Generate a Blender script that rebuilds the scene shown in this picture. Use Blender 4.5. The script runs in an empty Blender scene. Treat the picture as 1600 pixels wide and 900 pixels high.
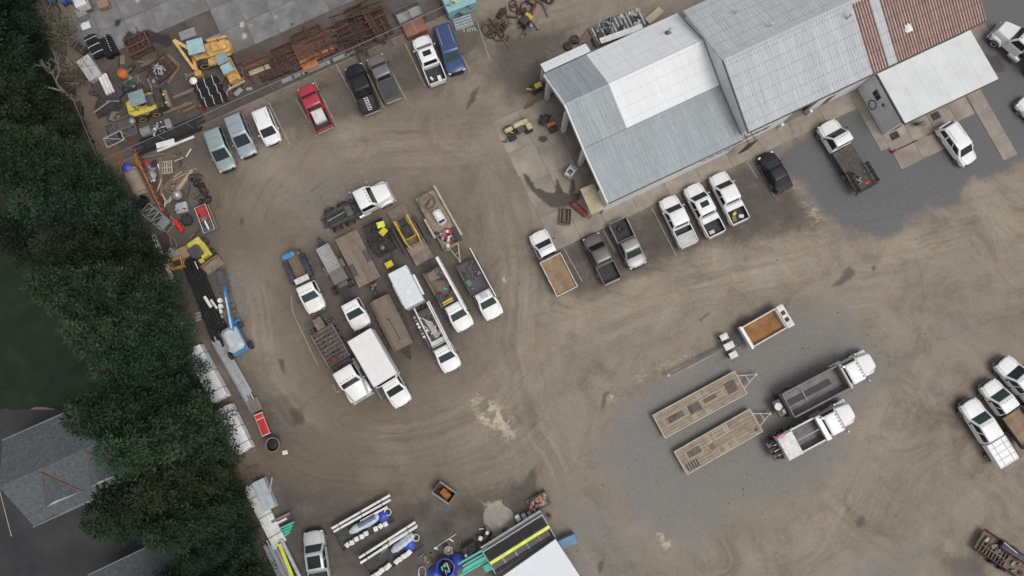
import bpy, math, random
import numpy as np
from mathutils import Vector, Matrix
R = math.radians
random.seed(7)
rng = np.random.default_rng(11)
SC = bpy.context.scene
COL = SC.collection

# ------------------------------------------------------------------ camera
CAM_H = 70.0                      # drone height in metres
FPX = 1130.0                      # focal length for a 1600 px wide picture
TILT = math.atan(133.0 / FPX)     # a few degrees off straight down
cam_d = bpy.data.cameras.new('drone_camera')
cam_d.sensor_width = 36.0
cam_d.lens = FPX / 1600.0 * 36.0
cam_d.clip_start = 1.0
cam_d.clip_end = 6000.0
cam = bpy.data.objects.new('drone_camera', cam_d)
COL.objects.link(cam)
cam.location = (0, 0, CAM_H)
cam.rotation_euler = (TILT, 0, 0)
SC.camera = cam

# ------------------------------------------------------------------ sky and sun
SUN_EL, SUN_AZ = 66.0, 125.0       # azimuth clockwise from +Y
w = bpy.data.worlds.new('World')
SC.world = w
w.use_nodes = True
nt = w.node_tree
nt.nodes.clear()
sky = nt.nodes.new('ShaderNodeTexSky')
sky.sky_type = 'NISHITA'
sky.sun_disc = False
sky.sun_elevation = R(SUN_EL)
sky.sun_rotation = R(SUN_AZ)
sky.dust_density = 4.0
hs = nt.nodes.new('ShaderNodeHueSaturation')
hs.inputs['Saturation'].default_value = 0.22
bg = nt.nodes.new('ShaderNodeBackground')
bg.inputs['Strength'].default_value = 0.125
wo = nt.nodes.new('ShaderNodeOutputWorld')
nt.links.new(sky.outputs[0], hs.inputs['Color'])
nt.links.new(hs.outputs[0], bg.inputs['Color'])
nt.links.new(bg.outputs[0], wo.inputs['Surface'])
sun_d = bpy.data.lights.new('sun', 'SUN')
sun_d.energy = 1.1
sun_d.angle = R(28)
sun_d.color = (1.0, 0.97, 0.93)
sun = bpy.data.objects.new('sun', sun_d)
COL.objects.link(sun)
az = R(SUN_AZ)
sdir = Vector((math.sin(az) * math.cos(R(SUN_EL)), math.cos(az) * math.cos(R(SUN_EL)), math.sin(R(SUN_EL))))
sun.rotation_euler = sdir.to_track_quat('Z', 'Y').to_euler()
sun.location = sdir * 200
SC.view_settings.view_transform = 'Standard'
SC.view_settings.look = 'None'
SC.view_settings.gamma = 1.0
SC.view_settings.use_curve_mapping = False
SC.view_settings.exposure = 0.0

# ------------------------------------------------------------------ survey: picture measurement -> metres on the ground
def G(px, py, z=0.0):
    x = (px - 800.0) / FPX
    y = -(py - 450.0) / FPX
    dy = y * math.cos(TILT) + math.sin(TILT)
    dz = y * math.sin(TILT) - math.cos(TILT)
    t = (z - CAM_H) / dz
    return Vector((x * t, dy * t, z))

def P_np(X, Y):                    # ground metres -> picture measurement (arrays)
    cy, sy = math.cos(TILT), math.sin(TILT)
    vy = Y * cy + (-CAM_H) * sy
    vz = -Y * sy + (-CAM_H) * cy
    # camera looks along its -Z: depth = -vz
    return 800.0 + FPX * X / (-vz), 450.0 - FPX * vy / (-vz)

# ------------------------------------------------------------------ materials
MATS = {}
def _ramp(nt, a, b, p0=0.35, p1=0.65):
    r = nt.nodes.new('ShaderNodeValToRGB')
    r.color_ramp.elements[0].position = p0
    r.color_ramp.elements[1].position = p1
    r.color_ramp.elements[0].color = (*a, 1)
    r.color_ramp.elements[1].color = (*b, 1)
    return r

def _noise(nt, vec, scale, detail=4, rough=0.55):
    n = nt.nodes.new('ShaderNodeTexNoise')
    n.inputs['Scale'].default_value = scale
    n.inputs['Detail'].default_value = detail
    n.inputs['Roughness'].default_value = rough
    nt.links.new(vec, n.inputs['Vector'])
    return n

def _mix(nt, fac, a, b, mode='MIX'):
    m = nt.nodes.new('ShaderNodeMix')
    m.data_type = 'RGBA'
    m.blend_type = mode
    def put(sock, v):
        if isinstance(v, (tuple, list)):
            sock.default_value = (*v[:3], 1)
        elif isinstance(v, (int, float)):
            sock.default_value = v
        else:
            nt.links.new(v, sock)
    put(m.inputs[0], fac)
    put(m.inputs[6], a)
    put(m.inputs[7], b)
    return m.outputs[2]

def _math(nt, op, a, b=None, clamp=False):
    m = nt.nodes.new('ShaderNodeMath')
    m.operation = op
    m.use_clamp = clamp
    for i, v in enumerate((a, b)):
        if v is None:
            continue
        if isinstance(v, (int, float)):
            m.inputs[i].default_value = v
        else:
            nt.links.new(v, m.inputs[i])
    return m.outputs[0]

def base(name):
    m = bpy.data.materials.new(name)
    m.use_nodes = True
    nt = m.node_tree
    b = nt.nodes['Principled BSDF']
    tc = nt.nodes.new('ShaderNodeTexCoord')
    oi = nt.nodes.new('ShaderNodeObjectInfo')
    ad = nt.nodes.new('ShaderNodeVectorMath')
    ad.operation = 'ADD'
    mul = nt.nodes.new('ShaderNodeMath')
    mul.operation = 'MULTIPLY'
    mul.inputs[1].default_value = 37.0
    nt.links.new(oi.outputs['Random'], mul.inputs[0])
    nt.links.new(tc.outputs['Object'], ad.inputs[0])
    nt.links.new(mul.outputs[0], ad.inputs[1])
    return m, nt, b, ad.outputs[0]

DUST = (0.20, 0.165, 0.13)
def mat(name, col, rough=0.5, metal=0.0, var=0.12, vscale=1.5, dirt=0.25, dscale=2.5, dcol=DUST, bump=0.0, bscale=30, spec=0.5, coat=0.0, rnd=0.0):
    if name in MATS:
        return MATS[name]
    m, nt, b, vec = base(name)
    n1 = _noise(nt, vec, vscale)
    lo = tuple(max(0, c * (1 - var)) for c in col)
    hi = tuple(min(1, c * (1 + var)) for c in col)
    r1 = _ramp(nt, lo, hi)
    nt.links.new(n1.outputs[0], r1.inputs[0])
    out = r1.outputs[0]
    if rnd:
        oi = nt.nodes.new('ShaderNodeObjectInfo')
        v = _math(nt, 'MULTIPLY_ADD', oi.outputs['Random'], 2 * rnd)
        v.node.inputs[2].default_value = 1 - rnd
        h = nt.nodes.new('ShaderNodeHueSaturation')
        nt.links.new(out, h.inputs['Color'])
        nt.links.new(v, h.inputs['Value'])
        out = h.outputs[0]
    if dirt > 0:
        n2 = _noise(nt, vec, dscale, 6, 0.65)
        r2 = _ramp(nt, (0, 0, 0), (dirt,) * 3, 0.42, 0.72)
        nt.links.new(n2.outputs[0], r2.inputs[0])
        out = _mix(nt, r2.outputs[0], out, dcol)
    nt.links.new(out, b.inputs['Base Color'])
    b.inputs['Roughness'].default_value = rough
    b.inputs['Metallic'].default_value = metal
    b.inputs['Specular IOR Level'].default_value = spec
    if coat:
        b.inputs['Coat Weight'].default_value = coat
        b.inputs['Coat Roughness'].default_value = 0.08
    if bump:
        n3 = _noise(nt, vec, bscale, 3)
        bp = nt.nodes.new('ShaderNodeBump')
        bp.inputs['Strength'].default_value = bump
        bp.inputs['Distance'].default_value = 0.05
        nt.links.new(n3.outputs[0], bp.inputs['Height'])
        nt.links.new(bp.outputs[0], b.inputs['Normal'])
    MATS[name] = m
    return m

def mat3(name, a, b_, c, scale=3.0, rough=0.8, metal=0.0, stretch=(1, 1, 1), bump=0.3, p=(0.3, 0.5, 0.7), rnd=0.0):
    """three-tone mottled surface (rust, wood, roofing)"""
    if name in MATS:
        return MATS[name]
    m, nt, b, vec = base(name)
    mp = nt.nodes.new('ShaderNodeMapping')
    mp.inputs['Scale'].default_value = stretch
    nt.links.new(vec, mp.inputs['Vector'])
    n = _noise(nt, mp.outputs[0], scale, 7, 0.65)
    r = _ramp(nt, a, c, p[0], p[2])
    e = r.color_ramp.elements.new(p[1])
    e.color = (*b_, 1)
    nt.links.new(n.outputs[0], r.inputs[0])
    out = r.outputs[0]
    if rnd:
        oi = nt.nodes.new('ShaderNodeObjectInfo')
        v = _math(nt, 'MULTIPLY_ADD', oi.outputs['Random'], 2 * rnd)
        v.node.inputs[2].default_value = 1 - rnd
        h = nt.nodes.new('ShaderNodeHueSaturation')
        nt.links.new(out, h.inputs['Color'])
        nt.links.new(v, h.inputs['Value'])
        out = h.outputs[0]
    nt.links.new(out, b.inputs['Base Color'])
    b.inputs['Roughness'].default_value = rough
    b.inputs['Metallic'].default_value = metal
    if bump:
        bp = nt.nodes.new('ShaderNodeBump')
        bp.inputs['Strength'].default_value = bump
        bp.inputs['Distance'].default_value = 0.03
        nt.links.new(n.outputs[0], bp.inputs['Height'])
        nt.links.new(bp.outputs[0], b.inputs['Normal'])
    MATS[name] = m
    return m

WHITE = mat('white_paint', (0.80, 0.80, 0.79), 0.35, var=0.02, dirt=0.10, coat=0.3)
WHITE_DIRTY = mat('dirty_white_paint', (0.68, 0.67, 0.64), 0.5, var=0.08, dirt=0.45)
GLASS = mat('tinted_glass', (0.016, 0.021, 0.023), 0.12, var=0.1, dirt=0.04, spec=0.4)
GLASS_T = mat('teal_tinted_glass', (0.030, 0.050, 0.052), 0.12, var=0.1, dirt=0.04, spec=0.4)
RUBBER = mat('tyre_rubber', (0.022, 0.022, 0.023), 0.85, dirt=0.35)
BLACK = mat('black_trim', (0.02, 0.02, 0.021), 0.6, dirt=0.2)
CHASSIS = mat('black_chassis_steel', (0.03, 0.03, 0.031), 0.65, dirt=0.35, dscale=4)
LINER = mat('bed_liner', (0.028, 0.028, 0.032), 0.75, dirt=0.2)
CHROME = mat('bright_metal', (0.62, 0.63, 0.64), 0.3, 0.6, dirt=0.15)
STEEL = mat('grey_steel', (0.32, 0.33, 0.34), 0.55, 0.3, dirt=0.35)
GALV = mat('galvanised_steel', (0.50, 0.52, 0.54), 0.5, 0.3, dirt=0.2)
DARKSTEEL = mat('dark_steel', (0.10, 0.10, 0.105), 0.6, 0.2, dirt=0.35)
LAMP = mat('clear_lamp', (0.75, 0.76, 0.76), 0.15, dirt=0.0)
RED_LAMP = mat('red_lamp', (0.42, 0.02, 0.02), 0.25, dirt=0.0)
AMBER = mat('amber_lamp', (0.6, 0.2, 0.02), 0.3, dirt=0.0)
RIM = mat('wheel_rim', (0.60, 0.60, 0.60), 0.4, 0.3, dirt=0.25)
RIM_D = mat('dark_wheel_rim', (0.20, 0.20, 0.20), 0.5, 0.3, dirt=0.35)
RUST = mat3('rusty_steel', (0.045, 0.028, 0.023), (0.100, 0.047, 0.031), (0.175, 0.082, 0.049), 4, 0.85, rnd=0.35)
RUST_D = mat3('dark_rusty_steel', (0.03, 0.022, 0.02), (0.06, 0.035, 0.028), (0.11, 0.06, 0.042), 4, 0.85, rnd=0.25)
RUST_O = mat3('orange_rusty_steel', (0.15, 0.05, 0.02), (0.32, 0.12, 0.035), (0.42, 0.19, 0.06), 2.5, 0.85)
WOOD = mat3('weathered_wood', (0.13, 0.10, 0.075), (0.21, 0.165, 0.125), (0.30, 0.24, 0.19), 5, 0.85, stretch=(0.3, 4, 4), rnd=0.12)
WOOD_L = mat3('pale_lumber', (0.30, 0.24, 0.17), (0.42, 0.35, 0.26), (0.52, 0.45, 0.34), 5, 0.8, stretch=(0.3, 4, 4), rnd=0.15)
WOOD_D = mat3('brown_timber', (0.10, 0.07, 0.05), (0.17, 0.12, 0.085), (0.24, 0.18, 0.13), 5, 0.85, stretch=(0.3, 4, 4), rnd=0.15)
YELLOW = mat('machine_yellow', (0.58, 0.38, 0.06), 0.5, var=0.15, dirt=0.4, dscale=4)
YELLOW_O = mat('orange_yellow_machine', (0.60, 0.36, 0.11), 0.5, var=0.18, dirt=0.35, dscale=4)
YELLOW_S = mat('sulphur_yellow', (0.62, 0.52, 0.08), 0.5, var=0.15, dirt=0.4, dscale=4)
TEAL = mat('faded_teal_panel', (0.27, 0.42, 0.45), 0.6, var=0.08, dirt=0.25)
BLUE = mat('machine_blue', (0.07, 0.25, 0.50), 0.4, dirt=0.15)
TARPBLUE = mat('blue_tarp', (0.03, 0.06, 0.38), 0.45, var=0.3, dirt=0.1, bump=0.4, bscale=6)
REDP = mat('red_paint', (0.52, 0.03, 0.035), 0.4, dirt=0.12, coat=0.3)
ORANGE = mat('orange_paint', (0.60, 0.17, 0.04), 0.5, dirt=0.2)
GREENP = mat('sea_green_paint', (0.06, 0.45, 0.34), 0.45, dirt=0.12)
LIME = mat('lime_yellow_paint', (0.68, 0.74, 0.10), 0.5, dirt=0.08)
PLASTIC_W = mat('white_plastic', (0.76, 0.76, 0.74), 0.5, dirt=0.2)
PVC_B = mat('black_plastic_pipe', (0.018, 0.019, 0.022), 0.55, dirt=0.12, spec=0.25)
PVC_W = mat('white_pipe', (0.72, 0.72, 0.70), 0.45, dirt=0.2)
CONCRETE_O = mat('pale_concrete', (0.33, 0.31, 0.28), 0.9, var=0.12, vscale=0.8, dirt=0.35, dscale=1.0, dcol=(0.16, 0.14, 0.12), bump=0.2)
# ------------------------------------------------------------------ mesh helpers
class MB:
    def __init__(s):
        s.v = []
        s.f = []
    def add(s, verts, faces):
        o = len(s.v)
        s.v += [tuple(p) for p in verts]
        s.f += [tuple(i + o for i in fc) for fc in faces]
        return s
    def box(s, x0, x1, y0, y1, z0, z1):
        s.add([(x0, y0, z0), (x1, y0, z0), (x1, y1, z0), (x0, y1, z0), (x0, y0, z1), (x1, y0, z1), (x1, y1, z1), (x0, y1, z1)],
              [(0, 3, 2, 1), (4, 5, 6, 7), (0, 1, 5, 4), (1, 2, 6, 5), (2, 3, 7, 6), (3, 0, 4, 7)])
        return s
    def bbox(s, x0, x1, y0, y1, z0, z1, b=0.03):
        """box with chamfered edges"""
        b = min(b, (x1 - x0) * 0.45, (y1 - y0) * 0.45, (z1 - z0) * 0.45)
        rings = []
        for z, i in ((z0, b), (z0 + b, 0), (z1 - b, 0), (z1, b)):
            c = b
            xa, xb, ya, yb = x0 + i, x1 - i, y0 + i, y1 - i
            rings.append([(xa + c, ya, z), (xb - c, ya, z), (xb, ya + c, z), (xb, yb - c, z), (xb - c, yb, z), (xa + c, yb, z), (xa, yb - c, z), (xa, ya + c, z)])
        return s.loft(rings)
    def loft(s, rings, cap=True, closed=True):
        o = len(s.v)
        n = len(rings[0])
        for r in rings:
            s.v += [tuple(p) for p in r]
        for k in range(len(rings) - 1):
            for i in range(n if closed else n - 1):
                j = (i + 1) % n
                s.f.append((o + k * n + i, o + k * n + j, o + (k + 1) * n + j, o + (k + 1) * n + i))
        if cap:
            s.f.append(tuple(o + i for i in reversed(range(n))))
            e = o + (len(rings) - 1) * n
            s.f.append(tuple(e + i for i in range(n)))
        return s
    def tube(s, p0, p1, r, n=8, r1=None):
        p0, p1 = Vector(p0), Vector(p1)
        d = (p1 - p0)
        if d.length < 1e-6:
            return s
        d.normalize()
        a = d.orthogonal().normalized()
        c = d.cross(a)
        r1 = r if r1 is None else r1
        rings = []
        for p, rr in ((p0, r), (p1, r1)):
            rings.append([p + (a * math.cos(2 * math.pi * i / n) + c * math.sin(2 * math.pi * i / n)) * rr for i in range(n)])
        return s.loft(rings)
    def path(s, pts, r, n=6, closed=False):
        pts = [Vector(p) for p in pts]
        rings = []
        m = len(pts)
        up = Vector((0, 0, 1))
        for i, p in enumerate(pts):
            if closed:
                d = pts[(i + 1) % m] - pts[i - 1]
            else:
                d = pts[min(i + 1, m - 1)] - pts[max(i - 1, 0)]
            d.normalize()
            a = d.cross(up)
            if a.length < 0.05:
                a = d.cross(Vector((1, 0, 0)))
            a.normalize()
            c = a.cross(d)
            rr = r[i] if isinstance(r, (list, tuple)) else r
            rings.append([p + (a * math.cos(2 * math.pi * k / n) + c * math.sin(2 * math.pi * k / n)) * rr for k in range(n)])
        if closed:
            rings.append(rings[0])
        return s.loft(rings, cap=not closed)
    def bar(s, p0, p1, wd, ht, up=(0, 0, 1)):
        """rectangular bar, centred on the line p0-p1"""
        p0, p1 = Vector(p0), Vector(p1)
        d = (p1 - p0).normalized()
        a = d.cross(Vector(up))
        if a.length < 1e-3:
            a = d.cross(Vector((1, 0, 0)))
        a.normalize()
        c = a.cross(d).normalized()
        rings = [[p + a * (sx * wd / 2) + c * (sz * ht / 2) for sx, sz in ((-1, -1), (1, -1), (1, 1), (-1, 1))] for p in (p0, p1)]
        return s.loft(rings)
    def prism(s, poly, z0, z1):
        return s.loft([[(x, y, z0) for x, y in poly], [(x, y, z1) for x, y in poly]])
    def slab(s, q, t, inset=(0, 0, 0, 0)):
        """thin slab over quad q (4 points), lifted along the normal"""
        q = [Vector(p) for p in q]
        n = (q[1] - q[0]).cross(q[3] - q[0]).normalized()
        l, r, b, u = inset
        def bi(a, c):
            return q[0].lerp(q[1], a).lerp(q[3].lerp(q[2], a), c)
        k = [bi(l, b), bi(1 - r, b), bi(1 - r, 1 - u), bi(l, 1 - u)]
        return s.loft([[p - n * 0.006 for p in k], [p + n * t for p in k]])
    def lathe(s, prof, n=16, axis='Y', c=(0, 0, 0), caps=True):
        """prof: (offset along the axis, radius)"""
        rings = []
        for h, r in prof:
            ring = []
            for i in range(n):
                a = 2 * math.pi * i / n
                if axis == 'Y':
                    ring.append((c[0] + r * math.cos(a), c[1] + h, c[2] + r * math.sin(a)))
                elif axis == 'Z':
                    ring.append((c[0] + r * math.cos(a), c[1] + r * math.sin(a), c[2] + h))
                else:
                    ring.append((c[0] + h, c[1] + r * math.cos(a), c[2] + r * math.sin(a)))
            rings.append(ring)
        return s.loft(rings, cap=caps)
    def mesh(s, name, m, smooth=None):
        me = bpy.data.meshes.new(name)
        me.from_pydata(s.v, [], s.f)
        import bmesh
        bm = bmesh.new()
        bm.from_mesh(me)
        bmesh.ops.recalc_face_normals(bm, faces=bm.faces)
        bm.to_mesh(me)
        bm.free()
        if m is not None:
            me.materials.append(m)
        if smooth:
            me.polygons.foreach_set('use_smooth', [True] * len(me.polygons))
            me.set_sharp_from_angle(angle=R(smooth))
        return me
    def build(s, name, m, parent=None, smooth=None, loc=None, rz=None):
        return obj(name, s.mesh(name, m, smooth), parent, loc, rz)

def obj(name, me, parent=None, loc=None, rz=None):
    o = bpy.data.objects.new(name, me)
    COL.objects.link(o)
    if parent is not None:
        o.parent = parent
    if loc is not None:
        o.location = loc
    if rz is not None:
        o.rotation_euler = rz if isinstance(rz, (tuple, list)) else (0, 0, rz)
    return o

def tag(o, label, cat, group=None, kind=None):
    if label:
        o['label'] = label
    if cat:
        o['category'] = cat
    if group:
        o['group'] = group
    if kind:
        o['kind'] = kind
    return o

def thing(name, label, cat, loc, rz=0.0, group=None):
    o = bpy.data.objects.new(name, None)
    o.empty_display_size = 0.3
    COL.objects.link(o)
    o.location = loc
    o.rotation_euler = (0, 0, rz)
    return tag(o, label, cat, group)

def span(F, B, z=0.8):
    """front and rear picture measurements -> centre on the ground, heading, length"""
    f, b = G(*F, z), G(*B, z)
    d = f - b
    c = (f + b) / 2
    return Vector((c.x, c.y, 0)), math.atan2(d.y, d.x), d.length

CACHE = {}
def cached(key, fn):
    if key not in CACHE:
        CACHE[key] = fn()
    return CACHE[key]

def wheel(parent, x, y, r=0.38, wd=0.26, rim=RIM, z=None, dual=False):
    """wheel with its rim facing outwards; y's sign says the side"""
    def mk():
        h = wd / 2
        return MB().lathe([(-h, r * 0.6), (-h, r * 0.9), (-h * 0.7, r), (h * 0.7, r), (h, r * 0.9), (h, r * 0.6)], 18).mesh('wheel', RUBBER, 40)
    def mr():
        h = wd / 2
        return MB().lathe([(-h * 0.2, r * 0.62), (h + 0.012, r * 0.62), (h + 0.012, r * 0.5), (h - 0.05, r * 0.42), (h - 0.05, r * 0.2), (h - 0.01, r * 0.16)], 14).mesh('rim', rim, 40)
    o = obj('wheel', cached(('tyre', r, wd), mk), parent, (x, y, r if z is None else z), 0 if y > 0 else math.pi)
    obj('rim', cached(('rim', r, wd, rim.name), mr), o)
    return o
# ------------------------------------------------------------------ the site's own axes (everything on the lot follows the shed)
BO = Vector((8.57, 15.55, 0))
BU = Vector((0.90235, 0.43100, 0))
BV = Vector((-0.43100, 0.90235, 0))
BRZ = math.atan2(BU.y, BU.x)
def BF(u, v, z=0.0):
    p = BO + BU * u + BV * v
    return Vector((p.x, p.y, z))

def vnoise(x, y, seed=0):
    """smooth value noise on arrays"""
    xi, yi = np.floor(x).astype(int), np.floor(y).astype(int)
    fx, fy = x - xi, y - yi
    fx, fy = fx * fx * (3 - 2 * fx), fy * fy * (3 - 2 * fy)
    def h(a, b):
        n = (a * 374761393 + b * 668265263 + seed * 1442695041) & 0x7fffffff
        n = (n ^ (n >> 13)) * 1274126177 & 0x7fffffff
        return ((n ^ (n >> 16)) & 0xffff) / 65535.0
    return (h(xi, yi) * (1 - fx) + h(xi + 1, yi) * fx) * (1 - fy) + (h(xi, yi + 1) * (1 - fx) + h(xi + 1, yi + 1) * fx) * fy

def fbm(x, y, seed=0, o=4):
    s, a, t = 0, 1, 0
    for k in range(o):
        s = s + vnoise(x * 2 ** k, y * 2 ** k, seed + k) * a
        t += a
        a *= 0.5
    return s / t

def sdf(px, py, poly):
    """signed distance to a polygon, inside positive"""
    d = np.full(px.shape, 1e9)
    ins = np.zeros(px.shape, bool)
    n = len(poly)
    for i in range(n):
        ax, ay = poly[i]
        bx, by = poly[(i + 1) % n]
        ex, ey = bx - ax, by - ay
        t = np.clip(((px - ax) * ex + (py - ay) * ey) / (ex * ex + ey * ey), 0, 1)
        d = np.minimum(d, np.hypot(px - ax - t * ex, py - ay - t * ey))
        c = ((ay > py) != (by > py)) & (px < (bx - ax) * (py - ay) / ((by - ay) if by != ay else 1e-9) + ax)
        ins ^= c
    return np.where(ins, d, -d)

def pathfield(px, py, pts):
    """distance across and along a wheel track"""
    best = np.full(px.shape, 1e9)
    dd = np.zeros(px.shape)
    ss = np.zeros(px.shape)
    acc = 0.0
    for (ax, ay), (bx, by) in zip(pts[:-1], pts[1:]):
        ex, ey = bx - ax, by - ay
        L = math.hypot(ex, ey)
        t = np.clip(((px - ax) * ex + (py - ay) * ey) / (L * L), 0, 1)
        qx, qy = px - ax - t * ex, py - ay - t * ey
        d = np.hypot(qx, qy)
        sg = np.sign(ex * qy - ey * qx)
        m = d < best
        best = np.where(m, d, best)
        dd = np.where(m, d * sg, dd)
        ss = np.where(m, acc + t * L, ss)
        acc += L
    return dd, ss

def smooth_path(pts, n=8):
    out = []
    for i in range(len(pts) - 1):
        p0, p1, p2, p3 = pts[max(i - 1, 0)], pts[i], pts[i + 1], pts[min(i + 2, len(pts) - 1)]
        for k in range(n):
            t = k / n
            out.append(tuple(0.5 * (2 * p1[j] + (p2[j] - p0[j]) * t + (2 * p0[j] - 5 * p1[j] + 4 * p2[j] - p3[j]) * t * t + (3 * p1[j] - p0[j] - 3 * p2[j] + p3[j]) * t ** 3) for j in (0, 1)))
    out.append(pts[-1])
    return out

STEP = 0.16
gx = np.concatenate([[-3000, -800, -250, -120, -80], np.arange(-60, 60.01, STEP), [80, 120, 250, 800, 3000]])
gy = np.concatenate([[-3000, -800, -250, -120, -50], np.arange(-23, 44.01, STEP), [60, 100, 250, 800, 3000]])
X, Y = np.meshgrid(gx, gy)
Xc, Yc = np.clip(X, -70, 70), np.clip(Y, -40, 60)
PX, PY = P_np(Xc, Yc)
wob = (fbm(Xc * 0.25, Yc * 0.25, 3) - 0.5) * 60
wob2 = (fbm(Xc * 0.9, Yc * 0.9, 9) - 0.5) * 26
QX, QY = PX + wob * 0.35 + wob2 * 0.4, PY + wob2 * 0.5 + (fbm(Xc * 0.3, Yc * 0.3, 17) - 0.5) * 24

def region(poly, soft=10, raw=False):
    d = sdf(PX if raw else QX, PY if raw else QY, poly)
    return np.clip(d / soft * 0.5 + 0.5, 0, 1)

# grey crushed stone
gravel = region([(948, 652), (985, 612), (1060, 568), (1150, 520), (1250, 470), (1330, 500), (1400, 560), (1330, 660), (1300, 750), (1240, 775), (1160, 800), (1090, 850), (1010, 835), (950, 760), (935, 690)], 44)
gravel = gravel * region([(955, 655), (1010, 602), (1090, 552), (1170, 500), (1300, 440), (1700, 440), (1700, 1000), (700, 1000), (930, 690)], 7)
gravel = np.maximum(gravel, region([(860, 720), (960, 760), (1060, 850), (1010, 900), (880, 920), (850, 820)], 50) * 0.6)
gravel = np.maximum(gravel, region([(1330, 840), (1450, 840), (1460, 930), (1320, 930)], 40) * 0.6)
gravel = np.maximum(gravel, region([(770, 200), (840, 330), (880, 400), (850, 470), (770, 400), (740, 260)], 60) * 0.35)
gravel = np.maximum(gravel, region([(440, 290), (520, 260), (610, 260), (640, 290), (560, 310), (480, 360)], 20) * 0.5)
gravel = np.maximum(gravel, region([(1400, 480), (1620, 400), (1620, 560), (1480, 560)], 80) * 0.45)
gravel = np.maximum(gravel, region([(340, 420), (400, 420), (400, 500), (360, 520)], 20) * 0.6)
gravel = np.maximum(gravel, region([(-200, -300), (1700, -300), (1700, 10), (900, 30), (700, -20)], 30) * 0.3)
# darker fresh stone by the workshop
dgrav = region([(1150, 268), (1180, 250), (1345, 165), (1420, 130), (1560, 40), (1650, 60), (1650, 220), (1590, 255), (1545, 290), (1515, 285), (1500, 312), (1450, 325), (1415, 345), (1385, 372), (1340, 372), (1290, 335), (1255, 290), (1215, 275)], 20)
dgrav = np.maximum(dgrav, region([(1520, -40), (1700, -40), (1700, 120), (1560, 90)], 8))
# packed dark soil where cars park; vignette painted in by stronger left patches
dark = region([(826, 395), (905, 360), (1000, 326), (1195, 236), (1250, 292), (1285, 345), (1210, 372), (1120, 392), (1060, 408), (1000, 440), (930, 462), (862, 462)], 24)
dark = np.maximum(dark, 0.85 * region([(215, 228), (300, 195), (400, 150), (600, 72), (760, 10), (790, 40), (740, 118), (640, 160), (520, 200), (440, 222), (350, 255), (260, 250)], 26))
dark = np.maximum(dark, 0.85 * region([(440, 380), (520, 350), (620, 310), (720, 360), (790, 480), (690, 580), (590, 640), (520, 610), (450, 470)], 50))
dark = np.maximum(dark, 0.9 * region([(195, 240), (290, 240), (330, 300), (350, 400), (390, 560), (440, 640), (470, 690), (420, 720), (340, 600), (250, 430)], 26))
dark = np.maximum(dark, 0.6 * region([(400, 500), (425, 560), (470, 640), (480, 700), (430, 720), (400, 640), (380, 560)], 30))
dark = np.maximum(dark, 1.1 * region([(420, 740), (560, 780), (720, 770), (830, 750), (850, 790), (760, 860), (640, 920), (420, 920)], 40))
dark = np.maximum(dark, 0.9 * region([(770, 60), (860, 40), (930, 30), (870, 90), (850, 150), (790, 170), (765, 120)], 22))
dark = np.maximum(dark, 0.6 * region([(1340, 640), (1500, 560), (1600, 540), (1620, 740), (1480, 720)], 60))
dark = np.maximum(dark, 0.7 * region([(1160, 490), (1230, 470), (1255, 500), (1210, 560), (1160, 600), (1080, 560), (1140, 520)], 20))
dark = np.maximum(dark, 0.45 * region([(1270, 640), (1200, 720), (1320, 700)], 30))
# damp stains with a shape of their own, plus a few painted shadows
wet = np.zeros_like(PX)
for poly, s in [([(1310, 430), (1325, 410), (1338, 418), (1330, 435), (1310, 445), (1290, 440)], 7), ([(1357, 412), (1366, 410), (1371, 418), (1362, 420)], 4),
                ([(1538, 80), (1560, 85), (1575, 110), (1566, 112), (1545, 105)], 5), ([(944, 620), (955, 615), (950, 640), (942, 650)], 5),
                ([(1088, 500), (1112, 490), (1110, 497), (1092, 508)], 5), ([(735, 145), (755, 138), (748, 152), (738, 170), (732, 175)], 4),
                ([(830, 735), (845, 725), (842, 760), (850, 775), (820, 775), (800, 770)], 10), ([(935, 880), (948, 880), (945, 895), (936, 893)], 4),
                ([(380, 340), (386, 345), (383, 357), (378, 350)], 4), ([(650, 775), (680, 770), (676, 800), (655, 805)], 14),  # the second patch paints the soft shadow beside the skip
                ([(450, 640), (475, 640), (478, 665), (455, 670)], 10), ([(1330, 812), (1348, 802), (1350, 822), (1335, 828)], 8),
                ([(436, 558), (450, 560), (452, 590), (446, 592)], 6), ([(1125, 520), (1160, 490), (1185, 490), (1150, 530)], 16),
                ([(1490, 612), (1505, 615), (1500, 640), (1488, 640)], 8), ([(1455, 860), (1530, 850), (1560, 900), (1480, 920)], 30)]:  # both paint the shade left of the right-hand trucks and corner trailer
    wet = np.maximum(wet, region(poly, s))
# the long crack at the right
dcr, scr = pathfield(PX + wob2 * 0.12, PY, smooth_path([(1520, 337), (1545, 365), (1556, 395), (1560, 425), (1585, 450), (1620, 470)]))
wet = np.maximum(wet, np.exp(-(dcr / 1.6) ** 2) * 0.8)
dcr, scr = pathfield(PX + wob2 * 0.2, PY, smooth_path([(1296, 712), (1299, 735), (1292, 752), (1270, 768), (1245, 778)]))
wet = np.maximum(wet, np.exp(-(dcr / 1.5) ** 2) * 0.7)
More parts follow.
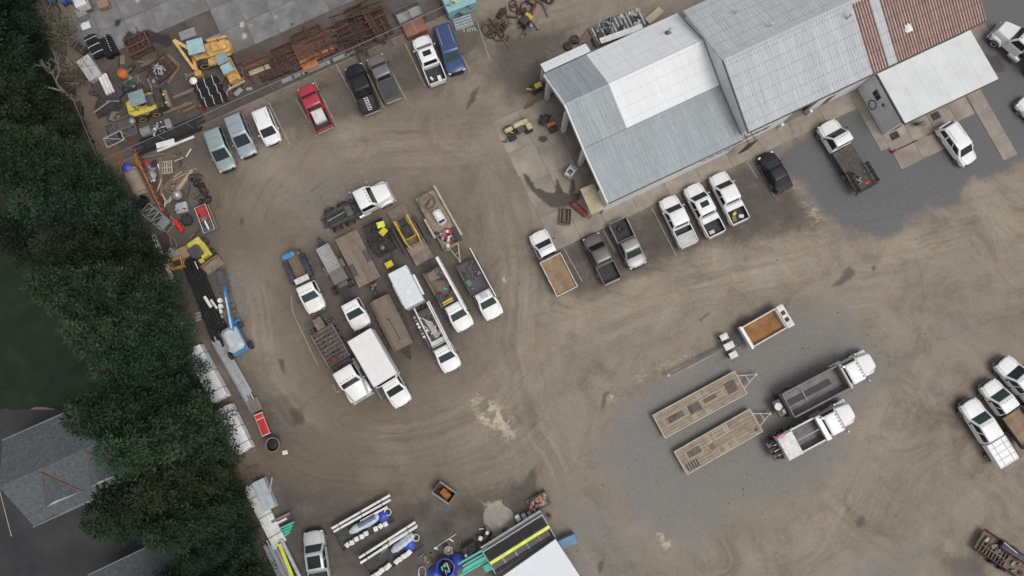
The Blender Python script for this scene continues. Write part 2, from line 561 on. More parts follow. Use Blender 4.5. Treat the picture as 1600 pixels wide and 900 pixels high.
# pale sand
sand = region([(735, 628), (760, 622), (790, 640), (812, 680), (800, 692), (775, 672), (745, 655)], 22)
sand = np.maximum(sand, region([(755, 788), (790, 780), (792, 800), (762, 800)], 10))
sand = np.maximum(sand, region([(1030, 830), (1050, 850), (1040, 858), (1015, 828)], 8))
sand = np.maximum(sand, region([(775, 432), (792, 432), (790, 448), (778, 446)], 5) * 0.8)
sand = np.maximum(sand, region([(1240, 300), (1280, 320), (1300, 350), (1260, 350)], 14) * 0.55)
sand = np.maximum(sand, region([(1540, 860), (1600, 830), (1620, 900), (1590, 900)], 12) * 0.4)
sand = np.maximum(sand, 0.6 * region([(932, 645), (955, 612), (1000, 582), (1085, 536), (1092, 546), (1010, 596), (955, 640)], 12))
sand = sand * np.clip((fbm(Xc * 1.6, Yc * 1.6, 41) - 0.28) * 5, 0, 1)
# thin weeds along the wire fence
green = np.clip((region([(215, 232), (400, 156), (600, 76), (790, 0), (800, 30), (640, 100), (560, 130), (430, 175), (300, 235)], 16) * 0.9), 0, 1) * np.clip((fbm(Xc * 0.8, Yc * 0.8, 23) - 0.42) * 4, 0, 1)
green = np.maximum(green, region([(760, 0), (830, -20), (860, 20), (800, 80), (770, 60)], 14) * np.clip((fbm(Xc, Yc, 27) - 0.5) * 4, 0, 1) * 0.7)
# wheel tracks
track = np.zeros_like(PX)
for k, (pts, wd, amp) in enumerate([
    ([(800, 215), (700, 222), (600, 225), (500, 245), (430, 300), (400, 390), (405, 500), (440, 610), (520, 680), (640, 690), (740, 650), (810, 570), (880, 510), (1000, 460), (1180, 420), (1400, 380), (1650, 320)], 52, 1.0),
    ([(700, 200), (780, 260), (800, 340), (810, 440), (800, 540), (830, 650), (880, 760), (960, 900), (1000, 1000)], 45, 0.9),
    ([(860, 480), (1000, 500), (1150, 450), (1330, 440), (1500, 430), (1650, 420)], 45, 0.8),
    ([(1650, 470), (1500, 510), (1420, 580), (1380, 700), (1330, 800), (1250, 950)], 60, 0.55),
    ([(1650, 640), (1480, 720), (1400, 780), (1300, 860), (1100, 890), (900, 800)], 60, 0.45),
    ([(1340, 640), (1450, 730), (1560, 830), (1650, 900)], 55, 0.5),
    ([(430, 700), (520, 740), (640, 740), (780, 720), (880, 640), (960, 560)], 40, 0.8),
    ([(760, 130), (800, 60), (900, 20), (1050, -40)], 30, 0.8)]):
    d, s = pathfield(PX + wob * 0.5, PY + wob2 * 0.3, smooth_path(pts, 5))
    env = np.exp(-(d / wd) ** 2)
    st = fbm(d * 0.16 + 50, s * 0.006 + k * 13, 60 + k, 3) * 0.6 + vnoise(d * 0.45 + 90, s * 0.012 + k * 7, 80 + k) * 0.4
    brk = np.clip((fbm(s * 0.012 + 5, d * 0.02 + k, 90 + k, 2) - 0.3) * 2.2, 0, 1)
    track += env * (st - 0.5) * amp * brk + (0.13 * np.exp(-(d / 34.0) ** 2) if k == 0 else 0.0)
# narrow pairs of tyre marks
for k, (pts, g) in enumerate([([(715, 520), (740, 545), (765, 580)], 7), ([(640, 228), (520, 235), (430, 290), (395, 380)], 9), ([(660, 660), (760, 625), (830, 560)], 9),
                              ([(840, 500), (960, 470), (1100, 440)], 9), ([(1480, 700), (1430, 740), (1395, 800)], 9), ([(1380, 560), (1350, 640), (1330, 720)], 9),
                              ([(880, 690), (900, 740), (960, 800), (1020, 850)], 8), ([(455, 330), (520, 285), (590, 262)], 8), ([(800, 240), (820, 330), (830, 420)], 8),
                              ([(1230, 700), (1290, 780), (1400, 860)], 9), ([(540, 655), (610, 668), (690, 655)], 9)]):
    d, s = pathfield(PX + wob * 0.3, PY, smooth_path(pts, 6))
    mk = np.exp(-((np.abs(d) - g * 1.0) / 2.2) ** 2) * np.clip((fbm(s * 0.03 + k, d * 0.0 + k, 120 + k, 2) - 0.3) * 2, 0, 1)
    track -= mk * 0.16
Z = (fbm(Xc * 0.5, Yc * 0.5, 5) - 0.5) * 0.03 + np.clip(track, -0.4, 0.4) * 0.02 - wet * 0.004
inner = (np.abs(X) <= 60) & (Y > -23.1) & (Y < 44.1)
Z = np.where(inner, np.minimum(Z - 0.025, -0.007), -0.03)
nx, ny = len(gx), len(gy)
verts = np.stack([X, Y, Z], -1).reshape(-1, 3)
ii = (np.arange(ny - 1)[:, None] * nx + np.arange(nx - 1)[None, :]).reshape(-1)
faces = np.stack([ii, ii + 1, ii + nx + 1, ii + nx], -1)
gme = bpy.data.meshes.new('ground')
gme.vertices.add(len(verts))
gme.vertices.foreach_set('co', verts.astype(np.float32).ravel())
gme.loops.add(faces.size)
gme.loops.foreach_set('vertex_index', faces.astype(np.int32).ravel())
gme.polygons.add(len(faces))
gme.polygons.foreach_set('loop_start', np.arange(0, faces.size, 4, dtype=np.int32))
gme.update(calc_edges=True)
gme.polygons.foreach_set('use_smooth', [True] * len(gme.polygons))
left_vignette = np.clip((960 - PX + wob * 2) / 420, 0, 1) * np.clip(0.55 + (fbm(Xc * 0.12, Yc * 0.12, 77) - 0.4) * 2.2, 0, 1)  # lens vignette painted into the dirt: browner and darker to the left
for nm, arr in (('left_vignette', left_vignette), ('gravel', gravel), ('dgravel', dgrav), ('dark', dark), ('wet', wet), ('sand', sand), ('green', green), ('track', track)):
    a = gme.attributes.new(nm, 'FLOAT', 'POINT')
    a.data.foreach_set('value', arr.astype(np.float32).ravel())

def ground_material():
    m = bpy.data.materials.new('packed_dirt_and_gravel')
    m.use_nodes = True
    nt = m.node_tree
    b = nt.nodes['Principled BSDF']
    tc = nt.nodes.new('ShaderNodeTexCoord')
    vec = tc.outputs['Object']
    def at(n):
        a = nt.nodes.new('ShaderNodeAttribute')
        a.attribute_name = n
        return a.outputs['Fac']
    nbig = _noise(nt, vec, 0.09, 5, 0.6).outputs[0]
    nmid = _noise(nt, vec, 0.45, 6, 0.65).outputs[0]
    nfin = _noise(nt, vec, 3.2, 5, 0.7).outputs[0]
    ngr = _noise(nt, vec, 19.0, 4, 0.8).outputs[0]
    nsm = _noise(nt, vec, 0.21, 9, 0.74)
    nsm.inputs['Distortion'].default_value = 1.2
    nsm = nsm.outputs[0]
    r = _ramp(nt, (0.212, 0.174, 0.131), (0.300, 0.252, 0.196), 0.3, 0.7)
    nt.links.new(nbig, r.inputs[0])
    c = r.outputs[0]
    # greyer dried areas
    fg = nt.nodes.new('ShaderNodeMapRange')
    fg.inputs[1].default_value, fg.inputs[2].default_value = 0.46, 0.66
    nt.links.new(nmid, fg.inputs[0])
    c = _mix(nt, _math(nt, 'MULTIPLY', fg.outputs[0], 0.5), c, (0.252, 0.232, 0.200))
    # smudges everywhere, then the vignette's brown painted over the left
    fs = nt.nodes.new('ShaderNodeMapRange')
    fs.inputs[1].default_value, fs.inputs[2].default_value = 0.50, 0.74
    nt.links.new(nsm, fs.inputs[0])
    c = _mix(nt, _math(nt, 'MULTIPLY', fs.outputs[0], 0.8), c, (0.118, 0.101, 0.080))
    fl = nt.nodes.new('ShaderNodeMapRange')
    fl.inputs[1].default_value, fl.inputs[2].default_value = 0.46, 0.28
    nt.links.new(nsm, fl.inputs[0])
    c = _mix(nt, _math(nt, 'MULTIPLY', fl.outputs[0], 0.5), c, (0.36, 0.32, 0.265))
    c = _mix(nt, _math(nt, 'MULTIPLY', at('left_vignette'), 0.88), c, (0.146, 0.118, 0.088))
    def masked(attr, noise, amt, lo, hi):
        s = _math(nt, 'ADD', at(attr), _math(nt, 'MULTIPLY', _math(nt, 'SUBTRACT', noise, 0.5), amt))
        mr = nt.nodes.new('ShaderNodeMapRange')
        mr.interpolation_type = 'SMOOTHSTEP'
        mr.inputs[1].default_value, mr.inputs[2].default_value = lo, hi
        nt.links.new(s, mr.inputs[0])
        return mr.outputs[0]
    # dark packed soil
    md = masked('dark', _math(nt, 'ADD', _math(nt, 'MULTIPLY', nmid, 0.6), _math(nt, 'MULTIPLY', nsm, 0.4)), 2.0, 0.2, 1.05)
    rd = _ramp(nt, (0.062, 0.055, 0.049), (0.150, 0.130, 0.110), 0.3, 0.72)
    nt.links.new(nmid, rd.inputs[0])
    c = _mix(nt, md, c, rd.outputs[0])
    # stone: light and dark chips
    nmix = _math(nt, 'ADD', _math(nt, 'MULTIPLY', nfin, 0.5), _math(nt, 'MULTIPLY', nmid, 0.5))
    mg = masked('gravel', nmix, 2.6, 0.15, 0.95)
    rg = _ramp(nt, (0.132, 0.126, 0.115), (0.276, 0.265, 0.244), 0.25, 0.75)
    nt.links.new(ngr, rg.inputs[0])
    c = _mix(nt, mg, c, rg.outputs[0])
    m2 = masked('dgravel', nmix, 1.9, 0.3, 0.75)
    r2 = _ramp(nt, (0.080, 0.081, 0.082), (0.192, 0.193, 0.193), 0.25, 0.75)
    nt.links.new(ngr, r2.inputs[0])
    c = _mix(nt, m2, c, r2.outputs[0])
    ms = masked('sand', nfin, 1.2, 0.3, 0.8)
    c = _mix(nt, _math(nt, 'MULTIPLY', ms, 0.85), c, (0.46, 0.40, 0.305))
    me_ = masked('green', nfin, 1.2, 0.5, 1.0)
    c = _mix(nt, _math(nt, 'MULTIPLY', me_, 0.55), c, (0.052, 0.060, 0.026))
    mw = masked('wet', nfin, 0.7, 0.4, 0.85)
    c = _mix(nt, _math(nt, 'MULTIPLY', mw, 0.68), c, (0.052, 0.043, 0.037))
    # wheel tracks lighten and darken the dirt
    t = _math(nt, 'MULTIPLY', at('track'), _math(nt, 'SUBTRACT', 1.0, _math(nt, 'MULTIPLY', mg, 0.7)))
    v = _math(nt, 'ADD', 1.0, _math(nt, 'MULTIPLY', t, 1.0))
    f2 = nt.nodes.new('ShaderNodeMapRange')
    f2.inputs[1].default_value, f2.inputs[2].default_value = 0.25, 0.75
    f2.inputs[3].default_value, f2.inputs[4].default_value = 0.87, 1.13
    nt.links.new(nfin, f2.inputs[0])
    v = _math(nt, 'MULTIPLY', v, f2.outputs[0])
    h = nt.nodes.new('ShaderNodeHueSaturation')
    nt.links.new(c, h.inputs['Color'])
    nt.links.new(v, h.inputs['Value'])
    nt.links.new(h.outputs[0], b.inputs['Base Color'])
    ro = _math(nt, 'SUBTRACT', 0.95, _math(nt, 'MULTIPLY', mw, 0.35))
    nt.links.new(ro, b.inputs['Roughness'])
    b.inputs['Specular IOR Level'].default_value = 0.3
    bp = nt.nodes.new('ShaderNodeBump')
    bp.inputs['Strength'].default_value = 0.32
    bp.inputs['Distance'].default_value = 0.06
    nt.links.new(_math(nt, 'ADD', nfin, ngr), bp.inputs['Height'])
    nt.links.new(bp.outputs[0], b.inputs['Normal'])
    return m
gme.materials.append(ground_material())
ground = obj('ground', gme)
ground['kind'] = 'structure'

def sheet(name, poly_px, z, m, kind='structure', wob=0.0):
    pts = [G(x, y, 0) for x, y in poly_px]
    if wob:
        out = []
        for i, p in enumerate(pts):
            q = pts[(i + 1) % len(pts)]
            n = max(1, int((q - p).length / 0.8))
            for k in range(n):
                s = p.lerp(q, k / n)
                out.append(s + Vector((random.uniform(-wob, wob), random.uniform(-wob, wob), 0)))
        pts = out
    me = bpy.data.meshes.new(name)
    me.from_pydata([(p.x, p.y, z) for p in pts], [], [tuple(range(len(pts)))])
    me.materials.append(m)
    me.update()
    if me.polygons[0].normal.z < 0:
        me.flip_normals()
    o = obj(name, me)
    o['kind'] = kind
    return o

# lawn and drive beyond the trees, at the left
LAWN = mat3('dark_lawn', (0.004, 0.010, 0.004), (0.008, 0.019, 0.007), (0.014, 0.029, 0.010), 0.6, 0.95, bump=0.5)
ASPH = mat3('dark_asphalt', (0.024, 0.024, 0.027), (0.036, 0.036, 0.039), (0.050, 0.049, 0.050), 0.35, 0.9, bump=0.1)
NEEDLES = mat3('needle_litter', (0.03, 0.024, 0.018), (0.06, 0.047, 0.035), (0.11, 0.088, 0.066), 0.8, 0.95, bump=0.5)
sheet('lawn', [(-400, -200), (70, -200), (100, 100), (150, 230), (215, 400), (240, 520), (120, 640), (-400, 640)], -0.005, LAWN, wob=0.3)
sheet('needle_bed', [(58, -60), (90, 20), (120, 150), (150, 245), (222, 400), (268, 500), (318, 640), (370, 790), (420, 930), (330, 960), (270, 780), (215, 560), (150, 360), (105, 190), (70, 50)], 0.0, NEEDLES, wob=0.35)
sheet('asphalt_drive', [(-400, 640), (120, 640), (240, 520), (330, 760), (390, 1000), (-400, 1000)], -0.001, ASPH)
LINE = mat('worn_road_paint', (0.40, 0.39, 0.35), 0.8, dirt=0.75, dscale=3.0, dcol=(0.12, 0.10, 0.085))
LINE_Y = mat('worn_yellow_paint', (0.50, 0.44, 0.24), 0.8, dirt=0.75, dscale=3.0, dcol=(0.12, 0.10, 0.085))

def painted_line(A, B, wd=0.10, m=LINE):
    a, b = G(*A), G(*B)
    d = (b - a).normalized()
    n = Vector((-d.y, d.x, 0)) * wd / 2
    me = bpy.data.meshes.new('parking_line')
    N = max(2, int((b - a).length / 0.5))
    vs, fs = [], []
    for k in range(N + 1):
        p = a.lerp(b, k / N)
        vs += [(p.x + n.x, p.y + n.y, 0.003), (p.x - n.x, p.y - n.y, 0.003)]
    for k in range(N):
        fs.append((2 * k, 2 * k + 1, 2 * k + 3, 2 * k + 2))
    me.from_pydata(vs, [], fs)
    me.materials.append(m)
    if me.polygons[0].normal.z < 0:
        me.flip_normals()
    return obj('parking_line', me, ground)

for A, B, m in [((320, 205), (340, 262), LINE), ((363, 250), (352, 215), LINE), ((394, 170), (415, 222), LINE), ((420, 160), (453, 226), LINE_Y), ((463, 155), (495, 213), LINE), ((491, 126), (526, 198), LINE_Y), ((515, 82), (557, 160), LINE),
                ((565, 97), (600, 168), LINE_Y), ((600, 87), (634, 155), LINE_Y), ((633, 68), (665, 136), LINE_Y), ((660, 50), (697, 126), LINE_Y), ((745, 33), (766, 95), LINE), ((700, 45), (735, 112), LINE),
                ((881, 388), (910, 440), LINE), ((943, 360), (961, 393), LINE), ((980, 342), (1010, 405), LINE), ((1018, 324), (1057, 400), LINE), ((1056, 308), (1090, 380), LINE), ((1095, 290), (1130, 358), LINE), ((1135, 270), (1165, 330), LINE), ((1167, 252), (1183, 278), LINE), ((1178, 247), (1202, 290), LINE), ((1206, 300), (1210, 306), LINE),
                ((455, 460), (457, 487), LINE), ((457, 487), (496, 570), LINE), ((520, 600), (525, 612), LINE), ((583, 600), (597, 624), LINE), ((-2, 762), (18, 838), LINE)]:
    painted_line(A, B, 0.07, m)
# the name painted on the ground at the end bay
fc = bpy.data.curves.new('bay_lettering', 'FONT')
fc.body = 'Tim.'
fc.size = 0.95
tmp = bpy.data.objects.new('tmp_text', fc)
COL.objects.link(tmp)
bpy.context.view_layer.update()
tme = bpy.data.meshes.new_from_object(tmp)
bpy.data.objects.remove(tmp)
tme.materials.clear()
tme.materials.append(mat('lettering_white', (0.50, 0.51, 0.48), 0.8, dirt=0.5, dscale=4, dcol=(0.10, 0.09, 0.08)))
to = obj('bay_lettering', tme, ground, None, R(8))
p = G(721, 51)
to.location = (p.x, p.y, 0.006)
to.scale = (1.0, 0.9, 1.0)

# ------------------------------------------------------------------ concrete slabs
SLAB = [mat('concrete_slab_%d' % i, c, 0.9, var=0.14, vscale=0.5, dirt=0.5, dscale=0.6, dcol=(0.135, 0.112, 0.092), bump=0.15) for i, c in enumerate([(0.310, 0.272, 0.224), (0.298, 0.260, 0.214), (0.325, 0.287, 0.238)])]
SLAB_Y = [mat('yard_slab_%d' % i, c, 0.9, var=0.22, vscale=0.35, dirt=0.6, dscale=0.8, dcol=(0.085, 0.080, 0.075), bump=0.2) for i, c in enumerate([(0.200, 0.198, 0.196), (0.190, 0.189, 0.187), (0.210, 0.207, 0.204)])]
SLAB_B = [mat('stained_slab_%d' % i, c, 0.9, var=0.2, vscale=0.6, dirt=0.5, dscale=0.8, dcol=(0.055, 0.042, 0.034), bump=0.2) for i, c in enumerate([(0.092, 0.076, 0.064), (0.080, 0.067, 0.057), (0.104, 0.089, 0.077)])]
def slabs(parent, u0, u1, v0, v1, nu, nv, mats, top=0.03, gap=0.012, pick=None, jit=0.006):
    du, dv = (u1 - u0) / nu, (v1 - v0) / nv
    for i in range(nu):
        for j in range(nv):
            a, b = u0 + i * du + gap, u0 + (i + 1) * du - gap
            c, d = v0 + j * dv + gap, v0 + (j + 1) * dv - gap
            if pick is not None:
                r = pick((a + b) / 2, (c + d) / 2)
                if r is None:
                    continue
                ml = r
            else:
                ml = mats
            hu, hv = (b - a) / 2, (d - c) / 2
            def mk():
                return MB().bbox(-hu, hu, -hv, hv, -0.12, 0.0, 0.012)
            m = random.choice(ml)
            me = cached(('slab', round(hu, 3), round(hv, 3), m.name), lambda: mk().mesh('slab', m))
            o = obj('slab', me, parent, (0, 0, 0))
            o.location = ((a + b) / 2, (c + d) / 2, top + random.uniform(-jit, jit))
    return parent

def axes_root(name):
    o = bpy.data.objects.new(name, None)
    COL.objects.link(o)
    o.location = BO
    o.rotation_euler = (0, 0, BRZ)
    o['kind'] = 'structure'
    return o

apron = axes_root('concrete_apron')
slabs(apron, -5.5, 0.2, -1.45, 13.0, 2, 4, SLAB)
slabs(apron, 0.2, 28.2, -1.45, 0.35, 8, 1, SLAB)
slabs(apron, 28.2, 29.15, -6.4, 0.35, 1, 2, SLAB)
slabs(apron, 29.15, 36.6, -8.9, -5.0, 3, 2, SLAB)
slabs(apron, 36.6, 38.6, -7.0, -5.0, 1, 1, SLAB)
slabs(apron, 39.3, 42.0, 0.0, 3.0, 1, 1, SLAB)
slabs(apron, 38.75, 40.35, -12.5, -5.0, 1, 3, SLAB)
slabs(apron, 0.2, 14.0, 0.35, 13.0, 4, 4, SLAB, top=0.028)
def stain_mat(name, col, rough):
    m, nt, b, vec = base(name)
    b.inputs['Base Color'].default_value = (*col, 1)
    b.inputs['Roughness'].default_value = rough
    at = nt.nodes.new('ShaderNodeAttribute')
    at.attribute_name = 'soak'
    n = _noise(nt, vec, 2.2, 6, 0.7)
    v = _math(nt, 'ADD', at.outputs['Fac'], _math(nt, 'MULTIPLY', _math(nt, 'SUBTRACT', n.outputs[0], 0.5), 1.3))
    mr = nt.nodes.new('ShaderNodeMapRange')
    mr.interpolation_type = 'SMOOTHSTEP'
    mr.inputs[1].default_value, mr.inputs[2].default_value, mr.inputs[4].default_value = 0.3, 0.85, 0.8
    nt.links.new(v, mr.inputs[0])
    nt.links.new(mr.outputs[0], b.inputs['Alpha'])
    MATS[name] = m
    return m
WETC = stain_mat('oily_stain', (0.085, 0.062, 0.048), 0.6)
def stain(poly_px, parent, z=0.042, m=None, soft=0.28):
    m = m or WETC
    pts = smooth_path(poly_px + [poly_px[0]], 4)[:-1]
    uv = []
    for x, y in pts:
        q = G(x, y) - BO
        uv.append((q.dot(BU), q.dot(BV)))
    us, vs_ = [p[0] for p in uv], [p[1] for p in uv]
    gu = np.arange(min(us) - 0.5, max(us) + 0.6, 0.12)
    gv = np.arange(min(vs_) - 0.5, max(vs_) + 0.6, 0.12)
    U, V = np.meshgrid(gu, gv)
    d = np.clip(sdf(U, V, uv) / soft * 0.5 + 0.5, -0.6, 1.2)
    n = len(gu)
    keep = [(i * n + j, i * n + j + 1, i * n + n + j + 1, i * n + n + j) for i in range(len(gv) - 1) for j in range(n - 1) if d[i:i + 2, j:j + 2].max() > -0.35]
    me = bpy.data.meshes.new('stain')
    me.from_pydata([(a_, b_, z) for a_, b_ in zip(U.ravel(), V.ravel())], [], keep)
    at = me.attributes.new('soak', 'FLOAT', 'POINT')
    at.data.foreach_set('value', d.astype(np.float32).ravel())
    me.materials.append(m)
    return obj('stain', me, parent)
stain([(818, 272), (826, 275), (836, 292), (846, 296), (864, 302), (874, 296), (888, 303), (905, 304), (900, 318), (884, 322), (862, 324), (846, 312), (834, 302), (824, 288)], apron)
stain([(892, 282), (899, 282), (897, 302), (890, 302)], apron, 0.046)
stain([(842, 214), (852, 213), (856, 219), (848, 223), (841, 220)], apron)
stain([(870, 280), (876, 290), (879, 302), (868, 300)], apron, 0.049)

# the storage yard's slab floor; everything is measured in the site's axes
yard = axes_root('storage_yard_floor')
def yard_pick(u, v):
    if v < 25.4 or u < -41.2 or u > 3:
        return None
    c = BF(u, v)
    px, py = P_np(np.array([c.x]), np.array([c.y]))
    if px[0] < 118 or py[0] < -70:
        return None
    brown = (v < 35.2 and u < -25.5) or v < 30
    if v < 33.5 and -29 < u < -1.0:
        brown = v < 32
    return SLAB_B if brown else SLAB_Y
slabs(yard, -43.0, 4.0, 25.4, 52.4, 17, 10, SLAB_Y, top=0.02, gap=0.012, pick=yard_pick, jit=0.01)
stain([(192, 62), (200, 50), (212, 52), (213, 42), (218, 50), (232, 46), (246, 52), (262, 55), (270, 66), (262, 74), (240, 66), (218, 68), (196, 74)], yard, 0.034, stain_mat('wet_slab_stain', (0.036, 0.035, 0.036), 0.5))
stain([(178, 34), (192, 28), (186, 40), (182, 42)], yard, 0.034, MATS['wet_slab_stain'])
PATCHW = stain_mat('pale_spill', (0.55, 0.53, 0.44), 0.8)
for cx, cy, r in ((379, 38, 6), (392, 40, 3.5), (382, 56, 5), (430, 28, 4.5), (216, 0, 5), (457, 39, 3), (428, 37, 2)):
    stain([(cx + r * random.uniform(0.7, 1.2) * math.cos(k * 1.05), cy + r * random.uniform(0.7, 1.2) * math.sin(k * 1.05)) for k in range(6)], yard, 0.036, PATCHW if cy != 39 and cy != 37 else MATS['wet_slab_stain'])

# loose stones on the lot: uncountable, one object
NS = 5200
sx, sy = rng.uniform(-34, 50, NS * 4), rng.uniform(-19, 30, NS * 4)
spx, spy = P_np(sx, sy)
wt = 0.25 + 0.75 * (sdf(spx, spy, [(940, 650), (1150, 520), (1330, 500), (1400, 560), (1300, 760), (1090, 860), (950, 800)]) > -15) + 0.5 * (spy > 780) * (spx < 900)
keep = (rng.random(NS * 4) < wt * 0.5) & (spx > 360) & (sdf(spx, spy, [(770, 195), (1550, -120), (1700, 200), (1400, 260), (870, 395)]) < 0)
sx, sy = sx[keep][:NS], sy[keep][:NS]
k_ = len(sx)
sr = rng.gamma(2.0, 0.013, k_) + 0.012
oc = np.array([(1, 0, 0), (-0.9, 0.2, 0), (0, 1, 0.1), (0.1, -1, 0), (0, 0, 0.7), (0, 0, -0.6)])
va = rng.uniform(0, 6.283, k_)
ca, sa = np.cos(va)[:, None], np.sin(va)[:, None]
vx = (oc[None, :, 0] * ca - oc[None, :, 1] * sa) * sr[:, None] + sx[:, None]
vy = (oc[None, :, 0] * sa + oc[None, :, 1] * ca) * sr[:, None] * 0.8 + sy[:, None]
vz = oc[None, :, 2] * sr[:, None] - 0.01
sv = np.stack([vx, vy, vz], -1).reshape(-1, 3)
tf = np.array([(0, 2, 4), (2, 1, 4), (1, 3, 4), (3, 0, 4), (2, 0, 5), (1, 2, 5), (3, 1, 5), (0, 3, 5)])
sf = (np.arange(k_)[:, None, None] * 6 + tf[None]).reshape(-1, 3)
sme = bpy.data.meshes.new('loose_stones')
sme.from_pydata(sv.tolist(), [], sf.tolist())
sme.materials.append(mat3('stone_chips', (0.06, 0.055, 0.05), (0.16, 0.15, 0.135), (0.36, 0.34, 0.31), 1.7, 0.9, bump=0))
so = obj('loose_stones', sme)
tag(so, 'loose stones scattered over the dirt and gravel', 'stones', kind='stuff')
# ------------------------------------------------------------------ buildings
def roof_mat(name, col, spot=None, amt=0.0, streak=0.15, rnd=0.05):
    m, nt, b, vec = base(name)
    mp = nt.nodes.new('ShaderNodeMapping')
    mp.inputs['Scale'].default_value = (3.0, 0.25, 1)
    nt.links.new(vec, mp.inputs['Vector'])
    n = _noise(nt, mp.outputs[0], 2.0, 5, 0.6)
    r = _ramp(nt, tuple(c * (1 - streak) for c in col), tuple(min(1, c * (1 + streak * 0.6)) for c in col))
    nt.links.new(n.outputs[0], r.inputs[0])
    out = r.outputs[0]
    oi = nt.nodes.new('ShaderNodeObjectInfo')
    v = _math(nt, 'MULTIPLY_ADD', oi.outputs['Random'], 2 * rnd)
    v.node.inputs[2].default_value = 1 - rnd
    h = nt.nodes.new('ShaderNodeHueSaturation')
    nt.links.new(out, h.inputs['Color'])
    nt.links.new(v, h.inputs['Value'])
    out = h.outputs[0]
    if spot:
        n2 = _noise(nt, vec, 3.6, 8, 0.82)
        r2 = _ramp(nt, (0, 0, 0), (amt,) * 3, 0.58, 0.68)
        nt.links.new(n2.outputs[0], r2.inputs[0])
        out = _mix(nt, r2.outputs[0], out, spot)
    # screw rows with rusty halos
    tc = nt.nodes.new('ShaderNodeTexCoord')
    sp = nt.nodes.new('ShaderNodeSeparateXYZ')
    nt.links.new(tc.outputs['Object'], sp.inputs[0])
    px_ = _math(nt, 'LESS_THAN', _math(nt, 'PINGPONG', sp.outputs[0], 0.145), 0.05)
    py_ = _math(nt, 'LESS_THAN', _math(nt, 'PINGPONG', _math(nt, 'ADD', sp.outputs[1], 0.4), 0.55), 0.07)
    n4 = _noise(nt, vec, 2.5, 2)
    sc_ = _math(nt, 'MULTIPLY', _math(nt, 'MULTIPLY', px_, py_), _math(nt, 'MULTIPLY', n4.outputs[0], 1.1 if spot and amt > 0.7 else 0.5))
    out = _mix(nt, sc_, out, (0.16, 0.12, 0.10))
    nt.links.new(out, b.inputs['Base Color'])
    b.inputs['Roughness'].default_value = 0.55
    b.inputs['Specular IOR Level'].default_value = 0.3
    MATS[name] = m
    return m
ROOF_G = roof_mat('blue_grey_roofing', (0.335, 0.370, 0.390), (0.25, 0.26, 0.265), 0.45)
ROOF_W = roof_mat('white_coated_roofing', (0.72, 0.735, 0.745), (0.55, 0.55, 0.54), 0.4, 0.05, 0.02)
ROOF_L = roof_mat('pale_grey_roofing', (0.455, 0.478, 0.490), (0.19, 0.145, 0.125), 0.95, 0.12)
ROOF_R = roof_mat('rusted_pan', (0.37, 0.325, 0.295), (0.22, 0.115, 0.085), 0.75, 0.3)
RIB_R = mat3('red_rusted_rib', (0.115, 0.048, 0.037), (0.19, 0.072, 0.052), (0.255, 0.115, 0.083), 2.0, 0.8, stretch=(1, 0.4, 1))
ROOF_F = mat('white_membrane', (0.64, 0.665, 0.655), 0.6, var=0.04, vscale=0.4, dirt=0.5, dscale=0.5, dcol=(0.50, 0.50, 0.46))
WALL_W = mat('white_block_wall', (0.74, 0.745, 0.74), 0.8, var=0.06, vscale=0.7, dirt=0.3, dscale=0.9, dcol=(0.38, 0.36, 0.33), bump=0.1)
WALL_G = mat('grey_white_wall', (0.72, 0.735, 0.745), 0.8, var=0.06, vscale=0.6, dirt=0.25, dscale=0.9, dcol=(0.36, 0.36, 0.35))
FASCIA = mat('dark_gutter', (0.07, 0.07, 0.072), 0.6, dirt=0.3)
DOORB = mat('brown_board', (0.075, 0.05, 0.042), 0.7, dirt=0.3)
INTER = mat('shed_interior', (0.14, 0.135, 0.125), 0.9, dirt=0.3)

def panels(parent, u0, u1, v0, z0, v1, z1, n, pick, ribs=3):
    """sheet-metal panels laid side by side from (v0,z0) to (v1,z1)"""
    w_ = (u1 - u0) / n
    ln = math.hypot(v1 - v0, z1 - z0)
    ang = math.atan2(z1 - z0, v1 - v0)
    for i in range(n):
        m = pick(i)
        rusted = m is ROOF_R
        def mk():
            prof = []
            rh = 0.01 if m is ROOF_W else 0.026
            s = w_ / ribs
            g = 0.004
            for k in range(ribs):
                c = (k + 0.5) * s
                if rusted:
                    continue
                prof += [(c - 0.055, 0), (c - 0.028, rh), (c + 0.028, rh), (c + 0.055, 0)]
            prof = [(g, 0)] + prof + [(w_ - g, 0), (w_ - g, -0.03), (g, -0.03)]
            return MB().loft([[(x, 0, z) for x, z in prof], [(x, ln, z) for x, z in prof]]).mesh('roof_panel', m)
        o = obj('roof_panel', cached(('panel', round(w_, 4), round(ln, 4), m.name, ribs), mk), parent, (u0 + i * w_, v0, z0), (ang, 0, 0))
        if rusted:
            def mr():
                b = MB()
                rh = 0.04
                s = w_ / ribs
                for k in range(ribs):
                    c = (k + 0.5) * s
                    b.loft([[(c - 0.075, y, 0.001), (c - 0.045, y, rh + 0.01), (c + 0.045, y, rh + 0.01), (c + 0.075, y, 0.001)] for y in (0.002, ln - 0.002)])
                return b.mesh('rib', RIB_R)
            obj('rib', cached(('rib', round(w_, 4), round(ln, 4)), mr), o)

def bldg(name, label, cat='building'):
    return thing(name, label, cat, BO, BRZ)

